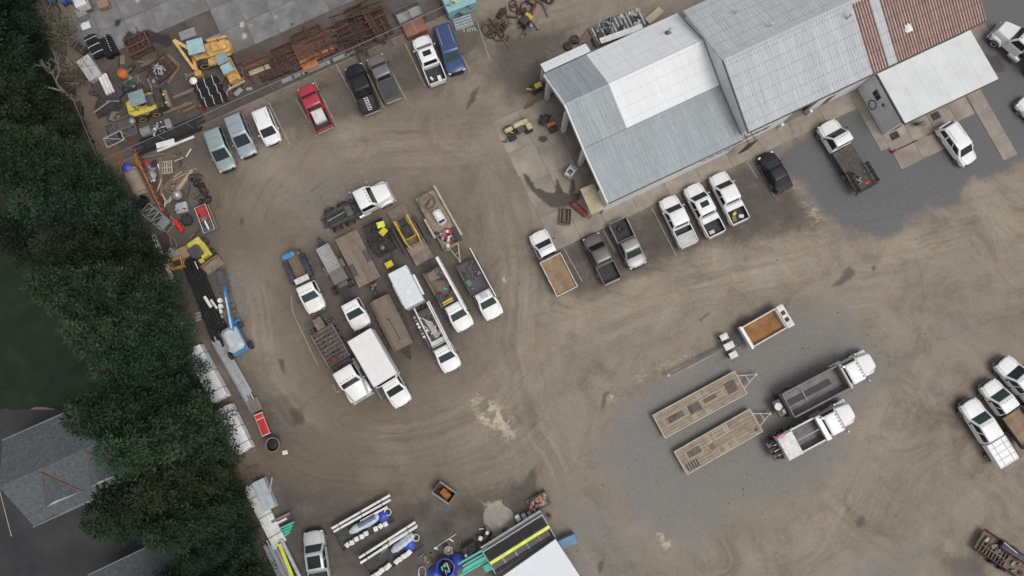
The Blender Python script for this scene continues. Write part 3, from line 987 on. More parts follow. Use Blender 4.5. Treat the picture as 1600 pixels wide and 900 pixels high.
def window(parent, u, v, z, wd, ht, face='S', glass=GLASS, fm=WALL_W, mull=1):
    """a framed window set on a wall; face says which way it looks"""
    b = MB()
    t = 0.05
    rot = {'S': 0.0, 'W': -math.pi / 2}[face]
    b.box(-wd / 2, wd / 2, -0.02, 0.03, 0, ht)
    o = b.build('window', glass, parent, None, (u, v, z), rot)
    f = MB()
    f.box(-wd / 2 - t, wd / 2 + t, -0.05, 0.02, -t, 0).box(-wd / 2 - t, wd / 2 + t, -0.05, 0.02, ht, ht + t)
    f.box(-wd / 2 - t, -wd / 2, -0.05, 0.02, 0, ht).box(wd / 2, wd / 2 + t, -0.05, 0.02, 0, ht)
    for k in range(mull):
        x = -wd / 2 + wd * (k + 1) / (mull + 1)
        f.box(x - 0.02, x + 0.02, -0.045, -0.021, 0, ht)
    f.build('frame', fm, o)
    return o

# --- the lower open-fronted shed
shed = bldg('equipment_shed', 'low metal-roofed shed with open bays and a partly white, partly grey roof')
panels(shed, 0.35, 14.35, -0.1, 4.55, 5.3, 5.55, 16, lambda i: ROOF_G)
panels(shed, 0.35, 14.35, 5.3, 5.66, 9.4, 7.0, 16, lambda i: ROOF_G if i < 5 else ROOF_W)
panels(shed, 0.35, 14.35, 9.4, 7.0, 13.55, 4.85, 16, lambda i: ROOF_G if i < 5 else ROOF_W)
for ua, ub, mm in ((0.3, 4.7, ROOF_G), (4.702, 14.35, ROOF_W)):
    MB().loft([[(u, 9.25, 6.96), (u, 9.4, 7.045), (u, 9.55, 6.96)] for u in (ua, ub)]).build('ridge_cap', mm, shed)
MB().box(0.35, 14.35, -0.2, -0.1, 4.42, 4.56).build('gutter', FASCIA, shed)
MB().box(0.35, 14.35, 13.5, 13.6, 4.68, 4.83).build('gutter', FASCIA, shed)
MB().box(0.6, 14.3, 0.05, 0.25, 0, 4.5).build('wall', WALL_W, shed)
MB().box(0.6, 14.3, 13.2, 13.4, 0, 4.8).build('wall', WALL_W, shed)
prof = [(-0.05, 4.5), (5.3, 5.52), (5.3, 5.62), (9.4, 6.95), (13.5, 4.8)]
def bargeboard(u0, u1, dz, top, m, name):
    up = [(v, z + top) for v, z in prof]
    lo = [(v, z - dz) for v, z in prof]
    ring = up + lo[::-1]
    return MB().loft([[(u0, v, z) for v, z in ring], [(u1, v, z) for v, z in ring]]).build(name, m, shed)
bargeboard(0.2, 0.34, 0.42, 0.06, WALL_W, 'bargeboard')
for v in (12.95, 9.2, 5.4):
    MB().bbox(0.36, 0.8, v - 0.22, v + 0.22, 0, {12.95: 4.8, 9.2: 6.6, 5.4: 5.3}[v], 0.02).build('column', WALL_W, shed)
MB().bbox(0.36, 0.8, 0.0, 1.6, 0, 4.4, 0.02).build('column', WALL_W, shed)
for u in (4.8, 9.5):
    for v in (9.2, 5.4):
        MB().box(u, u + 0.25, v - 0.12, v + 0.12, 0, {9.2: 6.7, 5.4: 5.4}[v]).build('column', STEEL, shed)
MB().box(13.9, 14.1, 0.3, 13.1, 0, 4.6).build('back_wall', INTER, shed)
MB().tube((0.3, 9.35, 5.9), (0.12, 9.35, 5.9), 0.22, 12).build('vent', DARKSTEEL, shed)
for k in range(4):
    window(shed, 10.9 + k * 0.85, 0.05, 1.9, 0.55, 1.0)
MB().box(7.9, 8.1, -0.12, 0.05, 3.8, 4.2).build('wall_lamp', DARKSTEEL, shed)
# stove pipe
b = MB().tube((12.3, 11.8, 5.6), (12.3, 11.8, 6.9), 0.09, 8).tube((12.3, 11.8, 6.9), (12.3, 11.8, 7.05), 0.17, 8)
fl = b.build('stove_pipe', GALV, shed)
MB().box(12.05, 12.55, 11.55, 12.05, 5.72, 5.85).build('flashing', DARKSTEEL, shed)
# lean-to along the back
panels(shed, 0.5, 5.3, 13.72, 4.75, 14.75, 4.4, 5, lambda i: ROOF_W, 4)
MB().box(0.6, 5.2, 14.55, 14.65, 0, 4.35).build('lean_to_wall', WALL_W, shed)

# --- the tall workshop
shop = bldg('workshop', 'tall gabled workshop with pale ribbed roof rusting red at its far end')
def shop_pick(i):
    u = 14.3 + (i + 0.5) * 24.8 / 29
    return ROOF_R if (27.2 < u < 28.7 or u > 29.9) else ROOF_L
panels(shop, 14.3, 39.1, 0.0, 6.5, 6.45, 8.8, 29, shop_pick)
panels(shop, 14.3, 39.1, 6.45, 8.8, 12.9, 6.5, 29, lambda i: ROOF_L if i < 18 else ROOF_R)
MB().loft([[(u, 6.1, 8.73), (u, 6.45, 8.87), (u, 6.8, 8.73)] for u in (14.25, 39.1)]).build('ridge_cap', ROOF_L, shop)
MB().box(14.3, 39.1, -0.12, -0.005, 6.36, 6.5).build('gutter', FASCIA, shop)
def gable(u0, u1, m, name):
    ring = [(0.35, 0), (12.5, 0), (12.5, 6.45), (6.45, 8.7), (0.35, 6.5)]
    return MB().loft([[(u0, v, z) for v, z in ring], [(u1, v, z) for v, z in ring]]).build(name, m, shop)
gable(14.45, 14.65, WALL_W, 'wall')
gable(38.7, 38.9, WALL_W, 'wall')
MB().box(14.66, 38.7, 12.3, 12.5, 0, 6.45).build('wall', WALL_W, shop)
# barge flashing on the near gable
for s in (0, 1):
    q = [(0.0, 6.52), (6.45, 8.82)] if s == 0 else [(6.45, 8.82), (12.9, 6.52)]
    MB().loft([[(14.2, v, z - 0.16), (14.3, v, z - 0.16), (14.3, v, z + 0.05), (14.2, v, z + 0.05)] for v, z in q]).build('barge_flashing', FASCIA if s == 0 else GALV, shop)
# front wall with door openings
def seg(u0, u1, z0, z1):
    MB().box(u0, u1, 0.36, 0.56, z0, z1).build('wall', WALL_W, shop)
seg(14.66, 20.4, 0, 6.45)
seg(20.4, 23.2, 4.6, 6.45)
seg(23.2, 24.7, 0, 6.45)
seg(24.7, 25.7, 2.4, 6.45)
seg(25.7, 29.2, 0, 6.45)
seg(29.2, 38.7, 4.0, 6.45)
MB().box(20.4, 23.2, 2.6, 2.7, 0, 6.0).build('roller_door', INTER, shop)
MB().box(24.75, 25.65, 0.45, 0.5, 0, 2.38).build('door', DOORB, shop)
for u in (20.2, 23.4):
    MB().bbox(u - 0.14, u + 0.14, 0.0, 0.3, 0, 1.0, 0.03).build('door_post', WALL_W, shop)
for k in range(3):
    window(shop, 16.0 + k * 0.95, 0.36, 1.4, 0.7, 1.5)
window(shop, 19.2, 0.36, 3.6, 1.0, 0.9)
window(shop, 25.2, 0.36, 3.2, 0.5, 1.6)
window(shop, 26.2, 0.36, 4.8, 1.5, 0.35)
MB().box(25.1, 25.7, 0.05, 0.36, 5.5, 5.8).build('wall_lamp', DARKSTEEL, shop)
for u, v, z in ((18.0, 10.3, 7.6), (19.7, 7.5, 8.5), (25.3, 8.9, 8.1)):
    b = MB().tube((u, v, z - 0.2), (u, v, z + 0.55), 0.07, 8)
    b.box(u - 0.28, u + 0.28, v - 0.05, v + 0.05, z + 0.5, z + 0.6)
    b.build('roof_vent', GALV, shop)
b = MB().tube((26.3, 5.2, 8.2), (26.3, 5.2, 9.3), 0.09, 8).tube((26.3, 5.2, 9.3), (26.3, 5.2, 9.42), 0.18, 8)
b.build('flue', GALV, shop)
MB().bbox(31.2, 31.95, 1.9, 2.9, 7.2, 7.45, 0.12).build('skylight', PLASTIC_W, shop, 40)
# hanging brown board by the corner
b = MB().box(14.6, 15.6, -0.75, -0.65, 1.6, 4.6)
b.box(14.7, 14.76, -0.65, 0.36, 4.4, 4.46).box(15.4, 15.46, -0.65, 0.36, 4.4, 4.46)
b.build('hanging_sign', DOORB, shop)

# --- the flat-roofed office
off = bldg('office_annex', 'flat white-roofed block joined to the front of the workshop')
MB().box(29.2, 29.4, -5.0, 0.34, 0, 3.9).build('wall', WALL_G, off)
MB().box(29.4, 39.0, -5.0, -4.8, 0, 3.9).build('wall', WALL_W, off)
MB().box(38.8, 39.0, -4.8, 0.34, 0, 3.9).build('wall', WALL_W, off)
MB().bbox(29.1, 39.25, -5.2, 0.2, 3.93, 4.1, 0.02).build('roof', ROOF_F, off)
MB().box(29.0, 29.1, -5.2, 0.2, 3.85, 4.07).build('fascia', FASCIA, off)
for k in range(1, 6):
    MB().box(29.1 + k * 1.7, 29.115 + k * 1.7, -5.15, 0.15, 4.1, 4.108).build('roof_seam', mat('roof_seam_grey', (0.48, 0.49, 0.48), 0.7), off)
MB().box(29.1, 39.25, -5.32, -5.2, 3.85, 4.07).build('fascia', FASCIA, off)
window(off, 29.2, -1.4, 1.9, 0.9, 0.8, 'W', fm=STEEL)
window(off, 29.2, -2.55, 2.3, 0.25, 0.25, 'W', fm=STEEL, mull=0)
MB().path([(29.15, -1.9 + 0.45 * math.cos(a), 0.95 + 0.62 * math.sin(a)) for a in np.linspace(0, 2 * math.pi, 18)[:-1]], 0.05, 6, True).build('oval_sign', FASCIA, off)
for u in (31.0, 33.2, 35.4, 37.4):
    window(off, u, -5.0, 1.3, 1.1, 1.1)
MB().box(29.9, 30.8, -5.03, -4.98, 0, 2.1).build('door', DOORB, off)
MB().box(34.2, 35.1, -5.03, -4.98, 0, 2.1).build('door', DOORB, off)
MATM = mat('door_mat', (0.03, 0.03, 0.032), 0.9, dirt=0.3)
for u, n in ((30.2, 'first'), (34.9, 'second')):
    o = MB().bbox(-0.45, 0.45, -0.35, 0.35, 0, 0.025, 0.01).build('door_mat', MATM, None, None, BF(u, -5.55, 0.042), BRZ)
    tag(o, 'black door mat on the office pad nearer the grey wall' if n == 'first' else 'black door mat on the office pad behind the white van', 'mat')
# row of small planter blocks along the pad
b = 0
for k in range(26):
    u = 29.5 + k * 0.27
    if 10 <= k <= 13:
        continue
    o = obj('edging_brick', cached('ebrick', lambda: MB().bbox(-0.1, 0.1, -0.06, 0.06, 0, 0.1, 0.015).mesh('edging_brick', mat('dark_edging', (0.085, 0.06, 0.045), 0.85))), None, BF(u, -6.95, 0.03), BRZ)
    tag(o, 'small dark brick in the broken edging row across the office pad', 'brick', 'edging bricks on the office pad')
# bike by the office wall
bk = thing('shrub', 'low bare shrub growing against the office front wall', 'shrub', BF(32.6, -5.45, 0.03), 0)
bb = MB()
for k in range(60):
    a = random.uniform(0, 6.28)
    r = random.uniform(0.2, 0.9)
    bb.path([(0, 0, 0), (r * 0.5 * math.cos(a), r * 0.3 * math.sin(a), 0.3), (r * math.cos(a), r * 0.5 * math.sin(a), random.uniform(0.3, 0.8))], 0.012, 4)
bb.build('branches', mat('twig_bark', (0.07, 0.06, 0.05), 0.9), bk)

# --- house at the lower left
SHING = mat3('grey_shingles', (0.055, 0.066, 0.072), (0.088, 0.102, 0.110), (0.132, 0.148, 0.156), 3.5, 0.9, bump=0.4)
FLASH = mat('copper_flashing', (0.20, 0.10, 0.065), 0.6, dirt=0.3)
house = thing('house', 'grey shingled house roof with a small gabled dormer beside the trees', 'house', G(60, 760), 0)
HZ = 4.3
def HL(px, py, z):
    p = G(px, py, z) - house.location
    return Vector((p.x, p.y, z))
e1, e2 = HL(52, 821, HZ), HL(175, 766, HZ)
hu = (e2 - e1).normalized()
hv = Vector((-hu.y, hu.x, 0))
half = 4.0
rise = 2.4
Lh = 14.0
e2 = e1 + hu * Lh
def hp(a, c, z):
    q = e1 + hu * a + hv * c
    return (q.x, q.y, z)
for s in (0, 1):
    c0, c1 = (0, half) if s == 0 else (2 * half, half)
    q = [hp(0, c0, HZ), hp(Lh, c0, HZ), hp(Lh, c1, HZ + rise), hp(0, c1, HZ + rise)]
    if s:
        q = [q[1], q[0], q[3], q[2]]
    n = 11
    # courses of shingles, each a thin overlapping strip
    for k in range(n):
        f0, f1 = k / n, (k + 1) / n + 0.01
        A, B_, C, D = Vector(q[0]), Vector(q[1]), Vector(q[2]), Vector(q[3])
        pts = [A.lerp(D, f0), B_.lerp(C, f0), B_.lerp(C, min(f1, 1)), A.lerp(D, min(f1, 1))]
        lift = Vector((0, 0, 0.035))
        top = [pts[0] + lift, pts[1] + lift, pts[2] + lift * 0.1, pts[3] + lift * 0.1]
        MB().loft([[p - Vector((0, 0, 0.05)) for p in pts], top]).build('shingle_course', SHING, house)
ring = [(0.25, 0), (2 * half - 0.25, 0), (2 * half - 0.25, HZ), (half, HZ + rise - 0.15), (0.25, HZ)]
for a in (0.3, Lh - 0.3):
    MB().loft([[hp(a, c, z) for c, z in ring], [hp(a + 0.15, c, z) for c, z in ring]]).build('wall', WALL_G, house)
for c in (0.3, 2 * half - 0.45):
    MB().loft([[hp(a, c, 0), hp(a, c + 0.15, 0), hp(a, c + 0.15, HZ - 0.05), hp(a, c, HZ - 0.05)] for a in (0.46, Lh - 0.31)]).build('wall', WALL_G, house)
MB().path([hp(-0.05, -0.1, HZ - 0.02), hp(Lh, -0.1, HZ - 0.02)], 0.07, 6).build('gutter', mat('pale_gutter', (0.20, 0.20, 0.185), 0.6), house)
MB().path([hp(-0.05, 2 * half + 0.1, HZ - 0.02), hp(Lh, 2 * half + 0.1, HZ - 0.02)], 0.07, 6).build('gutter', MATS['pale_gutter'], house)
MB().loft([[hp(a, half - 0.2, HZ + rise - 0.05), hp(a, half, HZ + rise + 0.06), hp(a, half + 0.2, HZ + rise - 0.05)] for a in (0, Lh)]).build('ridge_cap', SHING, house)
def dormer(a0):
    wv = 1.7
    f, bk_ = 1.0, 3.7
    zf = HZ + rise * f / half
    top = HZ + rise * bk_ / half
    apexf, apexb = Vector(hp(a0, f, zf + 1.35)), Vector(hp(a0, bk_, top + 0.05))
    l, r = Vector(hp(a0 - wv, f - 0.05, zf + 0.02)), Vector(hp(a0 + wv, f - 0.05, zf + 0.02))
    o = None
    for side, q in ((-1, l), (1, r)):
        me = MB().loft([[q, apexf, apexb], [q + Vector((0, 0, 0.07)), apexf + Vector((0, 0, 0.07)), apexb + Vector((0, 0, 0.07))]])
        d = me.build('dormer_roof', SHING, house)
        MB().path([q + Vector((0, 0, 0.06)), apexb + Vector((0, 0, 0.09))], 0.05, 5).build('flashing', FLASH, d)
    MB().loft([[l, apexf, r], [l + hv * 0.1, apexf + hv * 0.1, r + hv * 0.1]]).build('dormer_wall', WALL_G, house)
dormer(3.6)
dormer(7.8)
# corner of the next roof, at the bottom edge
h2 = thing('neighbour_house', 'corner of a second grey shingled roof at the bottom edge under the trees', 'house', G(200, 930), 0)
o0 = G(138, 900, HZ) - h2.location
d1 = (G(180, 880, HZ) - G(138, 900, HZ)).normalized()
n1 = Vector((d1.y, -d1.x, 0))
for k in range(9):
    a, b2 = o0 + n1 * (k * 0.45), o0 + n1 * (k * 0.45 + 0.47)
    up = Vector((0, 0, 0.24))
    pts = [a + up * k, a + d1 * 9 + up * k, b2 + d1 * 9 + up * (k + 1), b2 + up * (k + 1)]
    pts = [Vector((p.x, p.y, HZ + p.z - o0.z)) for p in pts]
    MB().loft([[p - Vector((0, 0, 0.06)) for p in pts], [pts[0] + Vector((0, 0, 0.03)), pts[1] + Vector((0, 0, 0.03)), pts[2], pts[3]]]).build('shingle_course', SHING, h2)
q0, q1 = o0 - n1 * 0.08, o0 - n1 * 0.08 + d1 * 9
MB().path([(q0.x, q0.y, HZ), (q1.x, q1.y, HZ)], 0.07, 6).build('gutter', MATS['pale_gutter'], h2)
w0, w1 = o0 + n1 * 0.4, o0 + n1 * 0.4 + d1 * 9
MB().loft([[(w0.x, w0.y, 0), (w1.x, w1.y, 0), (w1.x + n1.x * 3, w1.y + n1.y * 3, 0), (w0.x + n1.x * 3, w0.y + n1.y * 3, 0)], [(w0.x, w0.y, HZ - 0.05), (w1.x, w1.y, HZ - 0.05), (w1.x + n1.x * 3, w1.y + n1.y * 3, HZ - 0.05), (w0.x + n1.x * 3, w0.y + n1.y * 3, HZ - 0.05)]]).build('wall', WALL_G, h2)
# ------------------------------------------------------------------ road vehicles
def body_ring(x, hw, zb, zt, crown=0.02, bow=0.0):
    pts = [(0.86, zb), (1, zb + 0.2), (1, zt - 0.26), (0.975, zt - 0.09), (0.88, zt - 0.005), (0.4, zt + crown)]
    pts = [(-k, z) for k, z in pts] + [(k, z) for k, z in pts[::-1]]
    return [(x - bow * abs(k) ** 2.2, k * hw, z) for k, z in pts]

def cab_ring(x0, x1, hw, z, c=0.1):
    return [(x0 + c, -hw, z), (x1 - c, -hw, z), (x1, -hw + c * 1.6, z), (x1, hw - c * 1.6, z), (x1 - c, hw, z), (x0 + c, hw, z), (x0, hw - c, z), (x0, -hw + c, z)]

def greenhouse(root, x0, x1, hw, zb, r0, r1, hwr, zr, paint, glass=GLASS, sides=2, rear=True, wins=0.1):
    """upper cab: base from x0 (rear) to x1 (front) at zb, roof from r0 to r1 at zr"""
    b = MB()
    b.loft([cab_ring(x0, x1, hw, zb), cab_ring(r0, r1, hwr, zr - 0.07, 0.09), cab_ring(r0 + 0.05, r1 - 0.06, hwr - 0.05, zr - 0.015, 0.09), cab_ring(r0 + 0.22, r1 - 0.24, hwr - 0.24, zr + 0.015, 0.09)])
    cab = b.build('cab', paint, root, 35)
    zt = zr - 0.07
    MB().slab([(x1, -hw, zb), (x1, hw, zb), (r1, hwr, zt), (r1, -hwr, zt)], 0.012, (0.09, 0.09, 0.06, 0.06)).build('windshield', glass, root)
    if rear:
        MB().slab([(x0, hw, zb), (x0, -hw, zb), (r0, -hwr, zt), (r0, hwr, zt)], 0.012, (0.12, 0.12, 0.15, 0.1)).build('rear_window', GLASS, root)
    for s in (-1, 1):
        for k in range(sides):
            f0, f1 = 0.05 + 0.9 * k / sides, 0.05 + 0.9 * (k + 1) / sides - 0.03
            q = [(x0 + (x1 - x0) * f0, s * hw, zb), (x0 + (x1 - x0) * f1, s * hw, zb), (r0 + (r1 - r0) * f1, s * hwr, zt), (r0 + (r1 - r0) * f0, s * hwr, zt)]
            if s > 0:
                q = [q[1], q[0], q[3], q[2]]
            MB().slab(q, 0.012, (0.03, 0.03, 0.1, 0.08)).build('side_window', GLASS, root)
    return cab

def lights(root, L, hw, z=0.72, tail=True, zt=0.95):
    for s in (-1, 1):
        MB().bbox(L / 2 - 0.36, L / 2 - 0.13, s * hw * 0.74 - 0.15, s * hw * 0.74 + 0.15, z, z + 0.2, 0.04).build('headlight', LAMP, root)
        if tail:
            MB().bbox(-L / 2 - 0.015, -L / 2 + 0.1, s * hw * 0.9 - 0.08, s * hw * 0.9 + 0.08, zt - 0.3, zt, 0.02).build('taillight', RED_LAMP, root)

def mirrors(root, x, hw, z, paint, size=(0.1, 0.2, 0.16), out=0.1):
    for s in (-1, 1):
        y = s * (hw + out)
        o = MB().bbox(x - size[0] / 2, x + size[0] / 2, y - size[1] / 2, y + size[1] / 2, z, z + size[2], 0.03).build('mirror', paint, root)
        MB().bar((x, s * (hw - 0.05), z + 0.05), (x, y, z + 0.05), 0.05, 0.05).build('arm', BLACK, o)

def front_end(root, L, hw, zh, cowl, paint, zb=0.35, crown=0.03, tail=None, zt=None):
    """lower body from the nose back to x = tail"""
    tail = -L / 2 if tail is None else tail
    zt = zh + 0.06 if zt is None else zt
    h = L / 2
    r = [body_ring(h, hw * 0.84, zb + 0.08, zh - 0.2, 0.0, 0.26), body_ring(h - 0.06, hw * 0.92, zb, zh - 0.1, crown, 0.26), body_ring(h - 0.24, hw * 0.98, zb, zh - 0.035, crown, 0.22), body_ring(h - 0.6, hw, zb, zh, crown, 0.12), body_ring(cowl, hw, zb, zt, crown), body_ring(tail + 0.35, hw, zb, zt, 0.0), body_ring(tail + 0.0, hw * (0.97 if tail > -L / 2 else 0.9), zb, zt - 0.02, 0.0)]
    MB().loft(r).build('body', paint, root, 32)
    MB().bbox(h - 0.2, h + 0.02, -hw * 0.68, hw * 0.68, zb + 0.02, zb + 0.2, 0.06).build('front_bumper', BLACK if paint not in (WHITE,) else STEEL, root)
    MB().bbox(h - 0.03, h + 0.012, -hw * 0.5, hw * 0.5, zb + 0.24, zh - 0.24, 0.02).build('grille', BLACK, root)
    # seams: bonnet sides and bonnet back
    sm = MB()
    for s in (-1, 1):
        sm.bar((h - 0.25, s * hw * 0.70, zh - 0.01), (cowl + 0.02, s * hw * 0.80, zt + 0.016), 0.018, 0.012)
    sm.build('bonnet_seam', BLACK, root)

def pickup(name, label, F, B, paint, cab='crew', bed='open', glass=GLASS, W=1.96, z=0.8, sunroof=False, wheels=RIM, group=None, hoodcol=None, zr=1.86):
    c, rz, L = span(F, B, z)
    L = min(max(L, 5.0), 6.6)
    root = thing(name, label, 'pickup truck', c, rz, group)
    hw = W / 2
    h = L / 2
    cowl = h - L * 0.215
    cabr = cowl - {'crew': 0.42, 'ext': 0.37, 'reg': 0.29}[cab] * L
    zh, zbed = 1.08, 1.16
    front_end(root, L, hw, zh, cowl, paint, tail=cabr, zt=1.13)
    greenhouse(root, cabr + 0.04, cowl + 0.02, hw * 0.965, 1.12, cabr + 0.2, cowl - 0.6, hw * 0.85, zr, paint, glass, 2 if cab != 'reg' else 1)
    if sunroof:
        xm = cowl - 0.72
        MB().bbox(xm - 0.75, xm - 0.2, -0.42, 0.42, zr + 0.0, zr + 0.028, 0.01).build('sunroof', GLASS, root)
    mirrors(root, cowl - 0.3, hw, 1.18, paint if paint in (WHITE,) else BLACK)
    lights(root, L, hw)
    if bed:
        x0, x1 = -h, cabr - 0.03
        t = 0.11
        for s in (-1, 1):
            b = MB()
            yo, yi = s * hw, s * (hw - t)
            ring = lambda x, k: [(x, yo * k, 0.45), (x, yo * k, zbed - 0.12), (x, yo * k - s * 0.03, zbed), (x, yi, zbed), (x, yi, 0.45)]
            b.loft([ring(x0 + 0.06, 0.97), ring(x0 + 0.4, 1.0), ring(x1, 1.0)])
            b.build('bed_side', paint, root, 30)
        MB().box(x0 + 0.08, x1, -hw + t - 0.01, hw - t + 0.01, 0.5, 0.62).build('bed_floor', LINER, root)
        MB().bbox(x0, x0 + 0.08, -hw * 0.88, hw * 0.88, 0.55, zbed - 0.01, 0.02).build('tailgate', paint, root)
        MB().box(x1 - 0.06, x1, -hw + t, hw - t, 0.62, zbed - 0.02).build('bed_front', paint, root)
        lin = MB()
        for s in (-1, 1):
            lin.box(x0 + 0.09, x1 - 0.07, s * (hw - t - 0.03) - 0.012, s * (hw - t - 0.03) + 0.012, 0.62, zbed - 0.01)
        lin.build('bed_lining', LINER, root)
        if bed == 'cover':
            m = mat('soft_bed_cover', (0.05, 0.052, 0.056), 0.7, dirt=0.15)
            MB().bbox(x0 + 0.07, x1 - 0.02, -hw + 0.1, hw - 0.1, zbed + 0.002, zbed + 0.03, 0.01).build('bed_cover', m, root)
        elif bed == 'white_cover':
            MB().bbox(x0 + 0.1, x1 - 0.62, -hw + 0.13, hw - 0.13, zbed - 0.12, zbed - 0.05, 0.02).build('bed_load', mat('pale_grey_load', (0.52, 0.53, 0.53), 0.7, dirt=0.35, dscale=5), root)
        MB().bbox(-h - 0.1, -h + 0.04, -hw * 0.85, hw * 0.85, 0.45, 0.62, 0.03).build('rear_bumper', STEEL, root)
    for x in (h - 0.95, -h + 1.15):
        for s in (-1, 1):
            wheel(root, x, s * (hw - 0.115), 0.39, 0.26, wheels)
    root['bed_x'] = cabr
    return root, L, cabr, hw

def car(name, label, cat, F, B, paint, kind='sedan', glass=GLASS, W=1.86, z=0.7, wheels=RIM, L=None):
    c, rz, LL = span(F, B, z)
    L = LL if L is None else L
    root = thing(name, label, cat, c, rz)
    hw = W / 2
    h = L / 2
    P = {'sedan': dict(zh=0.88, zt=0.95, cowl=0.24, x0=0.13, rr=0.55, rf=0.75, zr=1.44, sides=2), 'van': dict(zh=0.98, zt=1.02, cowl=0.245, x0=0.015, rr=0.28, rf=0.95, zr=1.76, sides=3),
         'suv': dict(zh=1.02, zt=1.06, cowl=0.22, x0=0.02, rr=0.26, rf=0.7, zr=1.74, sides=3), 'bigsuv': dict(zh=1.08, zt=1.13, cowl=0.23, x0=0.02, rr=0.2, rf=0.72, zr=1.88, sides=3)}[kind]
    cowl = h - L * P['cowl']
    front_end(root, L, hw, P['zh'], cowl, paint, 0.28, zt=P['zt'])
    x0 = -h + L * P['x0']
    greenhouse(root, x0 + 0.02, cowl + 0.03, hw * 0.95, P['zt'] - 0.01, x0 + P['rr'], cowl - P['rf'], hw * (0.80 if kind == 'sedan' else 0.86), P['zr'], paint, glass, P['sides'])
    mirrors(root, cowl - 0.4, hw, 1.0, paint)
    lights(root, L, hw, 0.62, zt=0.9 if kind == 'sedan' else 1.15)
    MB().bbox(-h - 0.03, -h + 0.1, -hw * 0.84, hw * 0.84, 0.3, 0.55, 0.04).build('rear_bumper', paint, root)
    if kind in ('bigsuv', 'suv'):
        for s in (-1, 1):
            MB().bar((x0 + 0.5, s * hw * 0.62, P['zr'] + 0.05), (cowl - 1.5, s * hw * 0.62, P['zr'] + 0.05), 0.04, 0.05).build('roof_rail', CHROME, root)
    if kind == 'van':
        sm = MB()
        for x in (x0 + 1.2, x0 + 2.1):
            sm.box(x, x + 0.02, -hw * 0.62, hw * 0.62, P['zr'] + 0.006, P['zr'] + 0.018)
        sm.build('roof_seam', BLACK, root)
    for x in (h - 0.92, -h + 0.95):
        for s in (-1, 1):
            wheel(root, x, s * (hw - 0.1), 0.34, 0.23, wheels)
    return root, L

# ---- paints
P_SILVER = mat('silver_green_paint', (0.30, 0.37, 0.38), 0.35, 0.2, var=0.03, dirt=0.12, coat=0.3)
P_SILVER2 = mat('pale_blue_grey_paint', (0.33, 0.38, 0.42), 0.35, 0.2, var=0.03, dirt=0.12, coat=0.3)
P_BLACK = mat('black_car_paint', (0.014, 0.014, 0.019), 0.4, var=0.05, dirt=0.1, spec=0.35)
P_CHAR = mat('charcoal_paint', (0.075, 0.072, 0.085), 0.4, 0.2, var=0.05, dirt=0.2, coat=0.2)
P_GREY = mat('worn_grey_paint', (0.165, 0.16, 0.157), 0.4, 0.2, var=0.06, dirt=0.25, coat=0.2)
P_TAUPE = mat('taupe_paint', (0.135, 0.118, 0.111), 0.35, 0.3, var=0.04, dirt=0.12, coat=0.3)
P_LGREY = mat('light_grey_paint', (0.245, 0.236, 0.232), 0.35, 0.3, var=0.04, dirt=0.12, coat=0.3)
P_BLUE = mat('navy_paint', (0.03, 0.065, 0.17), 0.35, 0.1, var=0.05, dirt=0.14, coat=0.3)
P_RED = mat('red_car_paint', (0.42, 0.035, 0.06), 0.35, 0.1, var=0.04, dirt=0.1, coat=0.3)
P_CHROMEW = mat('silver_white_paint', (0.52, 0.54, 0.55), 0.35, 0.2, var=0.03, dirt=0.1, coat=0.3)

# ---- the row along the wire fence
car('minivan', 'silver-green minivan, leftmost in the row along the wire fence', 'minivan', (357, 267), (333, 203), P_SILVER, 'van')
car('minivan', 'pale blue-grey minivan between the silver-green one and the white hatchback', 'minivan', (390, 245), (365, 181), P_SILVER2, 'van')
car('hatchback', 'white hatchback parked nose out beside two grey minivans', 'car', (429, 226), (407, 172), WHITE, 'suv', W=1.8)
rp, L, cr, hw = pickup('pickup_truck', 'red pickup with a white box in its bed', (477, 134), (508, 202), P_RED, 'ext')
o = MB().bbox(-0.6, 0.75, -0.58, 0.58, 0, 0.55, 0.05).build('tool_box', WHITE_DIRTY, None, None, rp.matrix_basis @ Vector((-L / 2 + 1.35, 0, 0.625)), rp.rotation_euler.z)
tag(o, 'white box sitting in the bed of the red pickup', 'box')
bp_, L, cr, hw = pickup('pickup_truck', 'black crew-cab pickup with a pale ladder lying in its bed', (551, 102), (581, 175), P_BLACK, 'crew', wheels=RIM_D)
ld = thing('ladder', 'short pale ladder lying in the bed of the black pickup', 'ladder', bp_.matrix_basis @ Vector((-L / 2 + 0.95, 0.05, 0.68)), bp_.rotation_euler.z)
for s in (-1, 1):
    MB().box(-0.75, 0.75, s * 0.17 - 0.025, s * 0.17 + 0.025, -0.02, 0.04).build('rail', WHITE_DIRTY, ld)
for k in range(6):
    MB().box(-0.66 + k * 0.25, -0.56 + k * 0.25, -0.145, 0.145, 0, 0.03).build('rung', WHITE_DIRTY, ld)
pickup('pickup_truck', 'grey pickup with a black bed cover beside the black crew-cab', (586, 90), (614, 153), P_GREY, 'ext', 'cover', wheels=RIM_D)
wp, L, cr, hw = pickup('pickup_truck', 'white pickup with sunroof parked beside the navy wagon by the fence', (656, 58), (685, 130), WHITE, 'crew', sunroof=True)
for k, (x, y, s) in enumerate(((0.45, -0.3, 0.3), (0.7, 0.45, 0.2))):
    o = MB().bbox(-s, s, -s * 0.6, s * 0.6, 0, 0.25, 0.03).build('white_box', PLASTIC_W, None, None, wp.matrix_basis @ Vector((-L / 2 + x, y, 0.625)), wp.rotation_euler.z + k * 0.4)
    tag(o, ['larger white carton in the white sunroof pickup bed', 'smaller white carton in the white sunroof pickup bed'][k], 'carton')
car('wagon', 'navy blue large wagon with roof rails, last before the painted name', 'suv', (715, 115), (690, 42), P_BLUE, 'bigsuv', GLASS_T, W=1.95)

